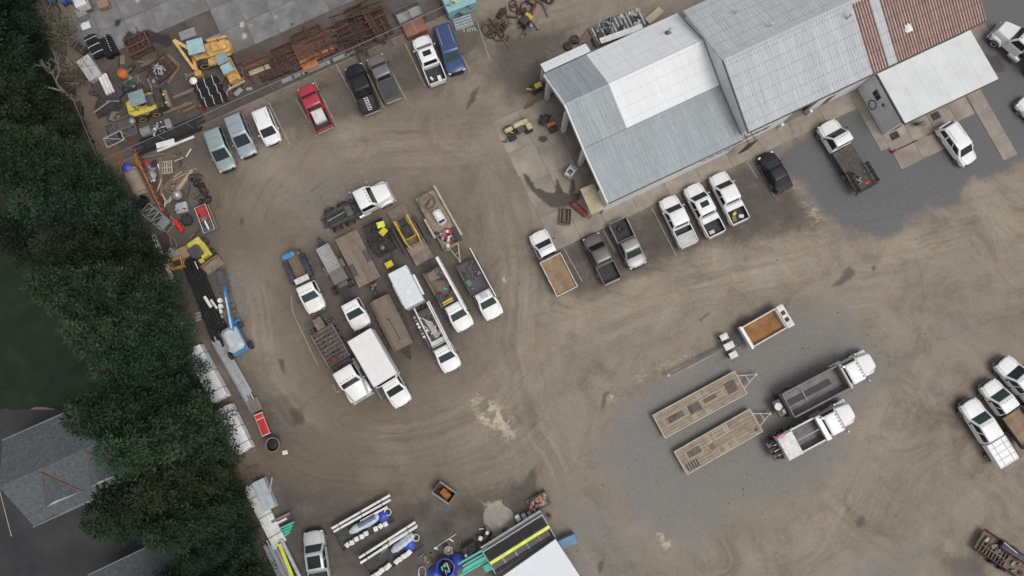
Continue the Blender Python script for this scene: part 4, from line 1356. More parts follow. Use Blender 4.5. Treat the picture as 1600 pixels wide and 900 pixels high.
# ---- the row in front of the shed
# (the white cab with the tan bed is built below)
bpk, L2, cr2, hw2 = pickup('pickup_truck', 'taupe crew-cab pickup with black open bed', (922, 367), (957, 440), P_TAUPE, 'crew')
gp, L3, cr3, hw3 = pickup('pickup_truck', 'light grey pickup facing out with a spare tyre in its bed', (998, 417), (964, 346), P_LGREY, 'ext', glass=GLASS_T)
o = MB().lathe([(-0.11, 0.2), (-0.13, 0.33), (-0.06, 0.38), (0.06, 0.38), (0.13, 0.33), (0.11, 0.2)], 18, 'Z', caps=False).build('tyre', RUBBER, None, 40, gp.matrix_basis @ Vector((-L3 / 2 + 0.85, 0.05, 0.76)))
tag(o, 'loose tyre lying in the bed of the light grey pickup', 'tyre')
pickup('pickup_truck', 'white crew-cab pickup with pale load in its bed, nearest the grey pickup', (1041, 308), (1077, 383), WHITE, 'crew', 'white_cover')
wp2, L4, cr4, hw4 = pickup('pickup_truck', 'white crew-cab pickup with sunroof, middle of three in front of the shed', (1079, 289), (1120, 367), WHITE, 'crew', sunroof=True)
MB().bbox(cr4 - 0.62, cr4 - 0.06, -0.86, 0.86, 1.0, 1.3, 0.03).build('tool_chest', WHITE, wp2)
wp3, L5, cr5, hw5 = pickup('pickup_truck', 'white crew-cab pickup with yellow gear in its bed, nearest the black sedan', (1119, 271), (1157, 347), WHITE, 'crew')
MB().bbox(cr5 - 0.6, cr5 - 0.06, -0.86, 0.86, 1.0, 1.25, 0.03).build('tool_chest', WHITE, wp3)
for k, (x, y, m, s) in enumerate(((0.5, -0.35, PLASTIC_W, 0.25), (1.0, 0.15, YELLOW_S, 0.22), (0.55, 0.4, WOOD, 0.3))):
    o = MB().bbox(-s, s, -s * 0.7, s * 0.7, 0, 0.22, 0.05).build('work_gear', m, None, None, wp3.matrix_basis @ Vector((-L5 / 2 + x, y, 0.625)), k * 0.9)
    tag(o, ['white bundle', 'yellow bundle', 'brown bundle'][k] + ' in the bed of the pickup nearest the black sedan', 'bundle')
o = MB().bbox(-0.28, 0.28, -0.2, 0.2, 0, 0.2, 0.04).build('milk_crate', GALV, None, None, wp2.matrix_basis @ Vector((-L4 / 2 + 0.45, 0.3, 0.625)), 0.4)
tag(o, 'small grey crate in the bed of the middle sunroof pickup', 'crate')
car('sedan', 'black sedan parked nose in by the workshop wall', 'car', (1194, 240), (1227, 297), P_BLACK, 'sedan', GLASS_T)
car('van', 'white minivan parked on the concrete in front of the office', 'minivan', (1516, 256), (1473, 196), WHITE, 'suv', W=1.85)
sp, L6, cr6, hw6 = pickup('pickup_truck', 'silver-white pickup with large dark roof glass at the bottom edge', (489, 828), (503, 928), P_CHROMEW, 'crew', glass=GLASS_T)
MB().bbox(cr6 + 0.45, cr6 + 1.55, -0.6, 0.6, 1.86, 1.888, 0.01).build('sunroof', GLASS, sp)

# tan dump bed of the flatbed truck (own axes: x back from the cab)
TAN = mat3('tan_steel_bed', (0.17, 0.115, 0.07), (0.27, 0.18, 0.105), (0.34, 0.24, 0.15), 1.2, 0.8)
def set_back(root, cabr, hw, length, z=1.0, width=2.15):
    """ladder frame and twin rear wheels behind a cab"""
    x1, x0 = cabr, cabr - length
    for s in (-1, 1):
        MB().box(x0, x1 + 0.5, s * 0.42 - 0.05, s * 0.42 + 0.05, 0.6, 0.8).build('frame_rail', CHASSIS, root)
    for s in (-1, 1):
        wheel(root, x0 + length * 0.42, s * (width / 2 - 0.14), 0.4, 0.28, RIM)
        wheel(root, x0 + length * 0.42, s * (width / 2 - 0.45), 0.4, 0.26, RIM)
    return x0, x1

def cab_truck(name, label, F, cab_back, paint=WHITE, glass=GLASS, cat='truck', cab='reg', W=1.98, z=0.9, group=None, L=None, zr=2.0):
    """pickup-sized cab on a chassis; L is the bonnet-to-cab-back length scaled up"""
    f, b_ = G(*F, z), G(*cab_back, z)
    d = f - b_
    rz = math.atan2(d.y, d.x)
    frac = 0.215 + {'crew': 0.42, 'ext': 0.37, 'reg': 0.29}[cab]
    cl = d.length if L is None else L
    LL = cl / frac
    dirv = d.normalized()
    back = f - dirv * LL
    root = thing(name, label, cat, Vector(((f.x + back.x) / 2, (f.y + back.y) / 2, 0)), rz, group)
    hw = W / 2
    h = LL / 2
    cowl = h - LL * 0.215
    cabr = h - cl
    front_end(root, LL, hw, 1.2, cowl, paint, zb=0.42, tail=cabr, zt=1.27)
    greenhouse(root, cabr + 0.04, cowl + 0.02, hw * 0.965, 1.26, cabr + 0.14, cowl - 0.66, hw * 0.82, zr, paint, glass, 2 if cab != 'reg' else 1)
    mirrors(root, cowl - 0.25, hw, 1.35, BLACK, (0.1, 0.2, 0.28), 0.18)
    lights(root, LL, hw, 0.85, tail=False)
    for s in (-1, 1):
        wheel(root, h - 0.95, s * (hw - 0.1), 0.41, 0.28, RIM)
    for k in range(5):
        MB().bbox(cowl - 0.92, cowl - 0.84, -0.52 + k * 0.26 - 0.05, -0.52 + k * 0.26 + 0.05, zr + 0.005, zr + 0.04, 0.01).build('marker_lamp', DARKSTEEL, root)
    return root, cabr, hw

def open_box(root, x0, x1, hw, z0, z1, m, floor_m, t=0.06, names=('side_wall', 'end_wall', 'floor'), flare=0.0):
    for s in (-1, 1):
        ring = lambda x: [(x, s * (hw - t), z0), (x, s * hw, z0), (x, s * (hw + flare), z1), (x, s * (hw + flare - t), z1)]
        MB().loft([ring(x0), ring(x1)]).build(names[0], m, root)
    for x in (x0, x1 - t):
        MB().loft([[(x, -hw + t, z0), (x + t, -hw + t, z0), (x + t, hw - t, z0), (x, hw - t, z0)], [(x, -hw - flare + t, z1 - 0.005), (x + t, -hw - flare + t, z1 - 0.005), (x + t, hw + flare - t, z1 - 0.005), (x, hw + flare - t, z1 - 0.005)]]).build(names[1], m, root)
    MB().box(x0 + t, x1 - t, -hw + t, hw - t, z0 - 0.02, z0 + 0.06).build(names[2], floor_m, root)

ft, cr, hw = cab_truck('flatbed_truck', 'white pickup cab with a tan dump flatbed beside the concrete apron', (838, 362), (858, 401), WHITE, GLASS_T)
x0, x1 = set_back(ft, cr, hw, 3.7)
open_box(ft, cr - 3.85, cr - 0.15, 1.12, 0.95, 1.28, WHITE_DIRTY, TAN, 0.07, ('bed_side', 'bed_end', 'bed_floor'))
MB().bbox(cr - 0.14, cr - 0.02, -1.1, 1.1, 0.95, 1.9, 0.03).build('headboard', BLACK, ft)
# ------------------------------------------------------------------ heavy trucks and trailers
def heavy(name, label, F, B, z=1.2, paint=WHITE, L=None, axles=(1.1, 2.45), stacks=True, W=2.4, cat='truck', tanks=True, group=None):
    c, rz, LL = span(F, B, z)
    L = LL if L is None else L
    if L != LL:                       # keep the nose where it was measured
        f = G(*F, z)
        c = Vector((f.x - math.cos(rz) * L / 2, f.y - math.sin(rz) * L / 2, 0))
    root = thing(name, label, cat, c, rz, group)
    h = L / 2
    cowl = h - 1.55
    cabr = cowl - 1.75
    b = MB()
    def hr(x, w0, w1, z0, z1):
        return [(x, -w0, z0), (x, -w0, z1 - 0.35), (x, -w1, z1 - 0.08), (x, -w1 * 0.6, z1), (x, w1 * 0.6, z1), (x, w1, z1 - 0.08), (x, w0, z1 - 0.35), (x, w0, z0)]
    b.loft([hr(h - 0.02, 0.62, 0.5, 0.75, 1.55), hr(h - 0.12, 0.8, 0.62, 0.7, 1.72), hr(h - 0.5, 0.92, 0.72, 0.7, 1.82), hr(cowl + 0.3, 0.98, 0.86, 0.7, 1.95), hr(cowl - 0.02, 1.0, 0.92, 0.7, 2.02)])
    b.build('bonnet', paint, root, 32)
    for s in (-1, 1):
        f = MB()
        pts = []
        for x, zt in ((h - 0.18, 0.95), (h - 0.3, 1.15), (h - 0.6, 1.24), (h - 1.0, 1.24), (h - 1.35, 1.12), (h - 1.55, 0.85)):
            pts.append([(x, s * 0.84, 0.6), (x, s * 1.12, 0.6), (x, s * 1.17, zt - 0.1), (x, s * 1.1, zt), (x, s * 0.84, zt + 0.05)])
        f.loft(pts).build('fender', paint, root, 32)
        wheel(root, h - 0.95, s * 1.04, 0.5, 0.3, RIM)
        MB().bbox(h - 0.2, h - 0.08, s * 0.85 - 0.14, s * 0.85 + 0.14, 0.88, 1.08, 0.03).build('headlight', LAMP, root)
    MB().bbox(h - 0.08, h + 0.1, -1.12, 1.12, 0.45, 0.72, 0.05).build('front_bumper', CHROME, root)
    MB().bbox(h - 0.03, h + 0.012, -0.5, 0.5, 0.8, 1.5, 0.02).build('grille', CHROME, root)
    MB().bbox(cabr, cowl, -1.1, 1.1, 0.85, 1.95, 0.07).build('cab_body', paint, root, 30)
    greenhouse(root, cabr + 0.0, cowl + 0.02, 1.08, 1.94, cabr + 0.06, cowl - 0.42, 0.96, 2.85, paint, GLASS, 1)
    for k in range(5):
        MB().bbox(cowl - 0.62, cowl - 0.5, -0.64 + k * 0.32 - 0.05, -0.64 + k * 0.32 + 0.05, 2.85, 2.91, 0.01).build('marker_lamp', AMBER if k % 2 else DARKSTEEL, root)
    for s in (-1, 1):
        o = MB().bbox(cowl - 0.1, cowl - 0.02, s * 1.36 - 0.1, s * 1.36 + 0.1, 1.75, 2.4, 0.02).build('mirror', CHROME, root)
        MB().bar((cowl - 0.1, s * 1.08, 1.85), (cowl - 0.06, s * 1.34, 1.85), 0.04, 0.04).bar((cowl - 0.1, s * 1.0, 2.35), (cowl - 0.06, s * 1.34, 2.35), 0.04, 0.04).build('arm', BLACK, o)
        if tanks:
            MB().tube((cabr - 0.5, s * 0.95, 0.72), (cabr + 0.7, s * 0.95, 0.72), 0.29, 14).build('fuel_tank', CHROME, root, 40)
        MB().box(-h, cabr + 0.6, s * 0.42 - 0.05, s * 0.42 + 0.05, 0.72, 1.0).build('frame_rail', CHASSIS, root)
    if stacks:
        MB().tube((cabr - 0.12, 0.95, 0.9), (cabr - 0.12, 0.95, 3.1), 0.08, 10).build('exhaust_stack', CHROME, root, 40)
    for a in axles:
        x = -h + a
        for s in (-1, 1):
            wheel(root, x, s * 1.05, 0.5, 0.28, RIM)
            wheel(root, x, s * 0.74, 0.5, 0.27, RIM_D)
        MB().tube((x, -0.8, 0.5), (x, 0.8, 0.5), 0.11, 8).build('axle', CHASSIS, root)
    return root, L, cabr

# --- white day-cab tractor with bare frame
tr, L, cabr = heavy('semi_tractor', 'white conventional truck with bare black frame above the parked trailers', (609, 297), (503, 349), 1.2)
h = L / 2
MB().box(-h + 0.1, cabr, -0.36, 0.36, 0.6, 0.74).build('underbody', CHASSIS, tr)
MB().bbox(cabr - 1.75, cabr - 0.02, -0.95, 0.95, 0.5, 0.92, 0.06).build('equipment_deck', CHASSIS, tr)
for s in (-1, 1):
    MB().bbox(-h + 0.45, -h + 3.1, s * 0.62 - 0.2, s * 0.62 + 0.2, 0.8, 1.06, 0.05).build('suspension', CHASSIS, tr)
for x in (-h + 0.25, -h + 1.75, -h + 3.0):
    MB().box(x, x + 0.12, -0.36, 0.36, 0.78, 0.95).build('crossmember', CHASSIS, tr)
MB().bbox(-h + 2.55, -h + 3.3, -0.5, 0.5, 1.02, 1.12, 0.03).build('deck_plate', DARKSTEEL, tr)
MB().tube((-h + 0.6, 0, 1.0), (-h + 2.4, 0.1, 1.02), 0.06, 8).build('drive_shaft', STEEL, tr)
for s in (-1, 1):
    wheel(tr, -h + 3.75, s * 0.98, 0.42, 0.25, RIM_D)
    MB().bbox(cabr - 0.7, cabr - 0.1, s * 0.75 - 0.25, s * 0.75 + 0.25, 0.7, 1.25, 0.04).build('air_tank', CHASSIS, tr)
for k in range(9):
    x = -h + 0.4 + k * 0.42
    MB().path([(x, -0.35, 1.0), (x + 0.2, random.uniform(-0.2, 0.2), 1.08), (x + 0.45, 0.35, 1.0)], 0.025, 5).build('air_line', DARKSTEEL, tr)
for y in (-0.35, -0.05, 0.25):
    MB().tube((cabr - 0.75, y, 0.9), (cabr - 0.75, y, 1.5), 0.07, 8).build('hose_stand', CHASSIS, tr)

# --- two dump trucks
INNER = mat3('scoured_bed_steel', (0.10, 0.095, 0.095), (0.16, 0.15, 0.148), (0.22, 0.205, 0.20), 1.6, 0.6)
BED_O = mat('dusty_bed_paint', (0.20, 0.175, 0.155), 0.7, dirt=0.4)
def dump_bed(root, x0, x1, hw, z0, z1, m, inner):
    t = 0.08
    for s in (-1, 1):
        MB().loft([[(x, s * (hw - 0.35), z0), (x, s * hw, z0 + 0.3), (x, s * hw, z1), (x, s * (hw - t), z1), (x, s * (hw - t - 0.02), z0 + 0.36), (x, s * (hw - 0.42), z0 + 0.06)] for x in (x0, x1)]).build('bed_side', inner, root)
        MB().bbox(x0, x1, s * (hw - 0.03) - 0.08, s * (hw - 0.03) + 0.08, z1 + 0.003, z1 + 0.1, 0.02).build('top_rail', m, root)
        for k in range(6):
            x = x0 + (x1 - x0) * (k + 0.5) / 6
            MB().box(x - 0.05, x + 0.05, s * (hw + 0.035) - 0.033, s * (hw + 0.035) + 0.033, z0 + 0.3, z1 - 0.005).build('side_rib', m, root)
    MB().box(x0, x1, -hw + 0.36, hw - 0.36, z0 - 0.04, z0 + 0.05).build('bed_floor', inner, root)
    MB().loft([[(x1, -hw, z0), (x1, hw, z0), (x1, hw, z1 + 0.1), (x1, -hw, z1 + 0.1)], [(x1 + 0.08, -hw, z0), (x1 + 0.08, hw, z0), (x1 + 0.08, hw, z1 + 0.1), (x1 + 0.08, -hw, z1 + 0.1)]]).build('headboard', m, root)
    MB().box(x0 - 0.08, x0, -hw, hw, z0, z1 + 0.02).build('tailgate', m, root)
d1_, L, cabr = heavy('dump_truck', 'white dump truck with a long grey empty bed', (1362, 562), (1214, 640), 1.3)
h = L / 2
dump_bed(d1_, -h + 0.9, cabr - 0.25, 1.2, 1.15, 2.15, BED_O, INNER)
MB().bbox(cabr - 0.2, cabr - 0.02, -1.22, 1.22, 2.1, 2.5, 0.04).build('cab_shield', WHITE_DIRTY, d1_)
MB().box(-h + 1.1, cabr - 1.2, -0.28, 0.28, 1.205, 1.27).build('conveyor', mat('conveyor_belt', (0.022, 0.022, 0.03), 0.6, dirt=0.1), d1_)
MB().box(-h + 2.9, -h + 2.97, -0.5, 0.5, 1.28, 1.36).build('bed_brace', STEEL, d1_)
MB().bbox(-h - 0.1, -h + 0.75, -0.8, 0.8, 0.9, 1.25, 0.05).build('spreader_deck', DARKSTEEL, d1_)
MB().lathe([(0, 0.36), (0.1, 0.36)], 16, 'Z', (-h + 0.25, 0.2, 1.26)).build('spinner', GALV, d1_)
MB().bbox(-h + 0.3, -h + 0.6, -0.6, -0.2, 1.26, 1.5, 0.03).build('hydraulic_motor', STEEL, d1_)
d2_, L, cabr = heavy('dump_truck', 'white truck with a short open bed and a white hopper deck at its rear', (1330, 640), (1206, 706), 1.3)
h = L / 2
dump_bed(d2_, -h + 0.9, cabr - 0.25, 1.15, 1.15, 2.0, WHITE_DIRTY, INNER)
MB().bbox(cabr - 0.5, cabr - 0.02, -1.2, 1.2, 2.12, 2.5, 0.04).build('cab_shield', WHITE, d2_)
MB().bbox(-h + 0.75, -h + 2.3, -1.2, 1.1, 2.13, 2.32, 0.05).build('hopper_cover', WHITE_DIRTY, d2_)
MB().box(-h + 0.9, -h + 1.5, 0.95, 1.22, 2.33, 2.42).build('red_bar', REDP, d2_)
MB().box(-h + 2.4, cabr - 0.4, -0.04, 0.04, 2.0, 2.08).build('bed_brace', STEEL, d2_)
MB().bbox(-h - 0.1, -h + 0.7, -0.9, 0.9, 0.8, 1.15, 0.05).build('spreader_deck', DARKSTEEL, d2_)
for k in range(7):
    MB().bbox(-h + random.uniform(-0.1, 0.4), -h + random.uniform(0.5, 0.75), -0.9 + k * 0.26, -0.75 + k * 0.26, 1.15, 1.35 + random.random() * 0.3, 0.02).build('machinery', STEEL if k % 2 else CHASSIS, d2_)

# --- dump truck with a rack of rusty frames
d3, L, cabr = heavy('rack_truck', 'white truck carrying a brown rack of rusty frames', (566, 623), (493, 497), 1.2, stacks=False)
h = L / 2
RK = mat3('brown_rack', (0.11, 0.085, 0.068), (0.19, 0.15, 0.12), (0.27, 0.22, 0.18), 3, 0.85)
for s in (-1, 1):
    MB().bbox(-h + 1.3, cabr - 0.75, s * 1.1 - 0.07, s * 1.1 + 0.07, 1.25, 1.75, 0.02).build('rack_side', RK, d3)
MB().box(-h + 1.2, cabr - 0.1, -1.02, 1.02, 1.1, 1.18).build('bed_floor', DARKSTEEL, d3)
for k in range(8):
    x = -h + 1.4 + k * 0.42
    MB().box(x, x + 0.08, -1.02, 1.02, 1.5, 1.62).build('rack_bar', RK, d3)
for k in range(24):
    x, y = -h + 1.5 + random.random() * 2.9, random.uniform(-0.85, 0.85)
    MB().bbox(x, x + random.uniform(0.2, 0.45), y - 0.1, y + 0.1, 1.19, 1.3 + random.random() * 0.25, 0.02).build('stowed_block', random.choice([RUST_D, CHASSIS, WOOD_D, RK]), d3)
MB().bbox(cabr - 1.5, cabr - 0.85, -0.75, 0.1, 1.63, 1.7, 0.02).build('brown_board', RUST, d3)
MB().bbox(cabr - 0.72, cabr - 0.1, -1.05, 1.05, 1.2, 1.5, 0.04).build('tool_deck', CHASSIS, d3)
for s in (-1, 1):
    for k in range(5):
        MB().box(-h + 0.1 + k * 0.24, -h + 0.22 + k * 0.24, s * 0.95 - 0.28, s * 0.95 + 0.28, 1.12, 1.2).build('rear_step', DARKSTEEL, d3)
MB().bbox(-h + 0.05, -h + 1.2, -0.45, 0.45, 1.05, 1.25, 0.03).build('winch_deck', RK, d3)

# --- box truck
bt, cr, hw = cab_truck('box_truck', 'white box truck parked in front of the rack truck and trailers', (632, 633), (608, 592), WHITE, W=2.0, L=3.0)
bx = (bt.matrix_basis.inverted() @ G(571, 517, 3.35)).x
x0, x1 = set_back(bt, cr, hw, cr - bx, width=2.3)
MB().bbox(bx, cr + 0.25, -1.22, 1.22, 1.15, 3.35, 0.04).build('cargo_box', mat('white_box_panel', (0.76, 0.75, 0.74), 0.5, var=0.02, dirt=0.12), bt)
for s in (-1, 1):
    MB().box(bx, cr + 0.25, s * 1.235 - 0.014, s * 1.235 + 0.014, 3.2, 3.33).build('roof_trim', GALV, bt)
MB().bbox(cr + 0.26, cr + 0.5, -1.1, 1.1, 2.3, 3.2, 0.1).build('nose_panel', WHITE, bt)

# --- work trucks with ladder racks
def clutter(root, x0, x1, y0, y1, z, n, mats, name='stowed_tool', smin=0.12, smax=0.4):
    for k in range(n):
        x, y = random.uniform(x0, x1), random.uniform(y0, y1)
        sx, sy, sz = random.uniform(smin, smax), random.uniform(smin, smax) * 0.6, random.uniform(0.08, 0.4)
        kind = random.random()
        if kind < 0.55:
            MB().bbox(-sx / 2, sx / 2, -sy / 2, sy / 2, 0, sz, 0.03).build(name, random.choice(mats), root, None, (x, y, z), random.uniform(0, 3))
        elif kind < 0.8:
            MB().lathe([(0, sx * 0.35), (sz, sx * 0.35)], 10, 'Z').build(name, random.choice(mats), root, 40, (x, y, z))
        else:
            MB().tube((-sx * 1.3, 0, sz), (sx * 1.3, 0, sz + 0.05), 0.04, 6).build(name, random.choice(mats), root, None, (x, y, z), random.uniform(0, 3))

def work_truck(label, F, cab_back, rear, bedm, beam_side, beam_m, glass=GLASS_T):
    rt, cr, hw = cab_truck('ladder_rack_truck', label, F, cab_back, WHITE, glass, cab='reg', W=2.0)
    rl = rt.matrix_basis.inverted() @ G(*rear, 1.2)
    ln = cr - rl.x
    x0, x1 = set_back(rt, cr, hw, ln)
    MB().box(cr - ln, cr - 0.1, -1.08, 1.08, 0.95, 1.03).build('bed_deck', bedm, rt)
    for s in (-1, 1):
        MB().bbox(cr - ln, cr - 0.1, s * 1.0 - 0.12, s * 1.0 + 0.12, 1.031, 1.4, 0.03).build('side_locker', bedm, rt)
    for x in (cr - 0.2, cr - ln + 0.3):
        MB().path([(x, -0.98, 1.4), (x, -0.98, 2.3), (x, 0.98, 2.3), (x, 0.98, 1.4)], 0.035, 6).build('rack_hoop', CHASSIS, rt)
    return rt, cr, ln
wk1, cr, ln = work_truck('white ladder-rack truck carrying white pipes, front of the middle row', (709, 579), (690, 541), (660, 484), P_CHAR, 1, PVC_W)
for y, z in ((0.72, 2.4), (0.9, 2.4), (-0.62, 2.4)):
    MB().tube((cr - ln - 0.3, y, z), (cr + (1.0 if y > 0 else -0.5), y, z), 0.075, 8).build('carried_pipe', PVC_W, wk1, 40)
clutter(wk1, cr - ln + 0.3, cr - 0.9, -0.8, 0.8, 1.04, 26, [PLASTIC_W, CHASSIS, STEEL, WOOD, RUST, YELLOW, REDP, PVC_W])
for k in range(5):
    MB().tube((cr - ln + 1.0 + k * 0.12, -0.3 + k * 0.13, 1.3), (cr - 0.9, -0.1 + k * 0.1, 1.35), 0.035, 6).build('stowed_tube', PVC_W, wk1)
for k in range(7):
    MB().lathe([(0, 0.13), (0.3, 0.13)], 10, 'Z').build('bucket', random.choice([PLASTIC_W, STEEL, WOOD]), wk1, 40, (cr - ln + 0.4 + k * 0.34, -1.02, 1.41))
MB().bbox(cr - 0.75, cr - 0.15, -0.8, 0.8, 1.41, 1.6, 0.03).build('tool_chest', WHITE_DIRTY, wk1)
wk2, cr, ln = work_truck('white ladder-rack truck with yellow plate behind its cab, tan bed, long white beam', (729, 515), (707, 475), (676, 420), mat('tan_bed', (0.16, 0.13, 0.10), 0.8, dirt=0.3), 1, PVC_W)
MB().bbox(cr - ln - 0.6, cr + 1.3, 0.72, 0.95, 2.36, 2.5, 0.03).build('carried_beam', WHITE, wk2)
MB().bbox(cr - ln - 0.6, cr + 1.3, 0.97, 1.05, 2.36, 2.46, 0.02).build('carried_beam', GALV, wk2)
clutter(wk2, cr - ln + 0.3, cr - 0.7, -0.8, 0.7, 1.04, 26, [CHASSIS, REDP, STEEL, WOOD, GREENP, BLACK, WOOD_D, P_BLUE])
MB().bbox(cr - ln + 0.2, cr - ln + 1.1, -0.85, 0.0, 1.04, 1.5, 0.05).build('wooden_chest', WOOD, wk2)
MB().bbox(cr - 1.4, cr - 0.6, -1.05, -0.3, 1.41, 1.75, 0.05).build('black_chest', CHASSIS, wk2)
MB().bbox(cr - 0.55, cr - 0.15, -0.8, 0.3, 1.5, 1.56, 0.02).build('yellow_plate', YELLOW_S, wk2)
wk3, cr, ln = work_truck('white ladder-rack truck with black bed and a long black-and-white beam', (775, 497), (753, 456), (720, 412), P_CHAR, 1, PVC_W)
MB().bbox(cr - ln - 0.7, cr + 1.2, 0.75, 0.86, 2.36, 2.48, 0.02).build('carried_beam', BLACK, wk3)
MB().bbox(cr - ln - 0.7, cr + 1.2, 0.88, 0.98, 2.36, 2.5, 0.02).build('carried_beam', WHITE, wk3)
MB().bbox(cr + 0.25, cr + 0.75, -0.4, 0.35, 2.02, 2.07, 0.02).build('roof_hatch', GALV, wk3)
clutter(wk3, cr - ln + 0.3, cr - 0.5, -0.8, 0.7, 1.04, 24, [CHASSIS, BLACK, STEEL, WOOD_D, DARKSTEEL, GREENP])
MB().bbox(cr - 1.6, cr - 0.9, -0.95, -0.45, 1.41, 1.7, 0.05).build('green_chest', mat('green_chest_paint', (0.06, 0.2, 0.1), 0.5), wk3)

# --- flatbed with blue winch
wf, cr, hw = cab_truck('flatbed_truck', 'white truck with a navy flatbed and a blue winch, leftmost of the parked group', (497, 487), (478, 445), WHITE, GLASS_T)
rl = wf.matrix_basis.inverted() @ G(465, 392, 1.0)
ln = cr - rl.x
set_back(wf, cr, hw, ln)
NAVYD = mat('dark_navy_steel', (0.025, 0.03, 0.055), 0.6, dirt=0.25)
for s in (-1, 1):
    MB().bbox(cr - ln + 0.5, cr - 0.5, s * 0.85 - 0.26, s * 0.85 + 0.26, 0.9, 1.5, 0.04).build('side_locker', NAVYD, wf)
MB().box(cr - ln, cr - 0.15, -0.58, 0.58, 0.92, 1.0).build('bed_deck', WOOD_D, wf)
MB().bbox(cr - 0.75, cr - 0.2, -0.7, 0.7, 1.5, 1.72, 0.04).build('white_chest', WHITE_DIRTY, wf)
MB().bbox(cr - ln - 0.15, cr - ln + 0.4, -0.95, 0.3, 1.0, 1.45, 0.1).build('winch', BLUE, wf)
MB().path([(cr - ln + 0.3, 0.9, 1.2), (cr - ln + 0.1, 1.0, 1.5), (cr - ln - 0.1, 0.7, 1.1)], 0.06, 6).build('hose', CHASSIS, wf)
clutter(wf, cr - ln + 0.3, cr - ln + 1.4, 0.7, 1.0, 1.5, 5, [CHASSIS, STEEL], smin=0.15, smax=0.3)

# --- chassis cab with a bare frame
cc, cr, hw = cab_truck('chassis_cab_truck', 'white cab with a bare black frame behind the narrow grey trailer', (568, 513), (547, 472), WHITE, GLASS_T)
rl = cc.matrix_basis.inverted() @ G(526, 430, 0.8)
ln = cr - rl.x
set_back(cc, cr, hw, ln)
for k in range(5):
    MB().box(cr - ln + 0.2 + k * ln / 5.2, cr - ln + 0.3 + k * ln / 5.2, -0.36, 0.36, 0.65, 0.78).build('crossmember', CHASSIS, cc)
MB().bbox(cr - ln - 0.2, cr - ln + 0.6, -0.35, 0.35, 0.85, 1.25, 0.05).build('gear_box', DARKSTEEL, cc)

# ------------------------------------------------------------------ trailers
def trailer(name, label, A, B, z, tongue=None, cat='trailer', tw=0.5, tm=CHASSIS):
    """A = tongue end, B = tail end of the deck; the tongue tip is optional"""
    c, rz, L = span(A, B, z)
    root = thing(name, label, cat, c, rz)
    if tongue:
        t = root.matrix_basis.inverted() @ G(*tongue, 0.6)
        for s in (-1, 1):
            MB().bar((L / 2 - 0.1, s * tw, 0.62), (t.x, t.y, 0.6), 0.09, 0.12).build('tongue_bar', tm, root)
        MB().bbox(t.x - 0.2, t.x + 0.1, t.y - 0.12, t.y + 0.12, 0.5, 0.75, 0.03).build('coupler', tm, root)
        MB().bar((L / 2 + (t.x - L / 2) * 0.45, -tw * 0.55, 0.6), (L / 2 + (t.x - L / 2) * 0.45, tw * 0.55, 0.6), 0.07, 0.08).build('tongue_brace', tm, root)
        MB().tube((t.x - 0.35, t.y, 0.05), (t.x - 0.35, t.y, 1.0), 0.04, 6).build('jack', STEEL, root)
    return root, L

def trailer_wheels(root, xs, y, r=0.36, rim=RIM_D, fender=None):
    for x in xs:
        for s in (-1, 1):
            wheel(root, x, s * y, r, 0.24, rim)
    MB().box(min(xs) - 0.5, max(xs) + 0.5, -0.5, 0.5, 0.32, 0.44).build('axle_beam', CHASSIS, root)
    if fender:
        for s in (-1, 1):
            MB().bbox(min(xs) - 0.45, max(xs) + 0.45, s * y - 0.16, s * y + 0.16, r * 2 + 0.05, r * 2 + 0.11, 0.03).build('fender', fender, root)

# wooden deck trailer
t, L = trailer('deck_trailer', 'flat trailer with a brown plank deck', (578, 441), (540, 366), 1.1, (590, 464))
h = L / 2
n = 9
wd = 2.3
for k in range(n):
    y = -wd / 2 + wd * k / n
    MB().bbox(-h, h, y + 0.008, y + wd / n - 0.008, 1.0, 1.06, 0.008).build('plank', WOOD, t)
MB().box(-h, h, -wd / 2 + 0.05, wd / 2 - 0.05, 0.82, 0.98).build('frame', CHASSIS, t)
for x, y in ((-h + 2.2, wd / 2 - 0.26), (-h + 2.9, -wd / 2 + 0.26)):
    MB().bbox(x, x + 1.25, y - 0.24, y + 0.24, 1.065, 1.085, 0.008).build('patch_plate', P_CHAR, t)
trailer_wheels(t, (-0.9, 0.1), wd / 2 - 0.15)
clutter(t, h + 0.1, h + 0.7, -0.35, 0.35, 0.7, 8, [WOOD_L, STEEL, WOOD], 'chock', 0.1, 0.25)

# black trailer full of tyres
t, L = trailer('tyre_trailer', 'black open trailer loaded with old tyres and yellow panels', (605, 394), (581, 347), 1.1, (618, 418))
h = L / 2
open_box(t, -h, h, 1.05, 0.65, 1.2, CHASSIS, mat('black_bed_plate', (0.03, 0.028, 0.028), 0.8, dirt=0.35), 0.06)
trailer_wheels(t, (0.0,), 1.18)
TB = t
tyre_me = MB().lathe([(-0.10, 0.24), (-0.13, 0.33), (-0.07, 0.42), (0.07, 0.42), (0.13, 0.33), (0.10, 0.24), (0.0, 0.27), (-0.10, 0.24)], 18, 'Z', caps=False).mesh('tyre', RUBBER, 40)
for k, (x, y, z) in enumerate([(-0.85, 0.05, 0.85), (-0.85, 0.05, 1.1), (-0.1, 0.5, 0.85), (-0.1, 0.5, 1.08), (0.1, -0.45, 0.85), (0.75, 0.55, 0.85), (0.8, 0.0, 0.85), (0.35, 0.1, 0.9), (1.05, -0.2, 0.98)]):
    o = obj('tyre', tyre_me, None, t.matrix_basis @ Vector((x, y, z)), (random.uniform(-0.12, 0.12), random.uniform(-0.12, 0.12), 0))
    tag(o, 'old black tyre lying in the black trailer', 'tyre', 'tyres in the black trailer')
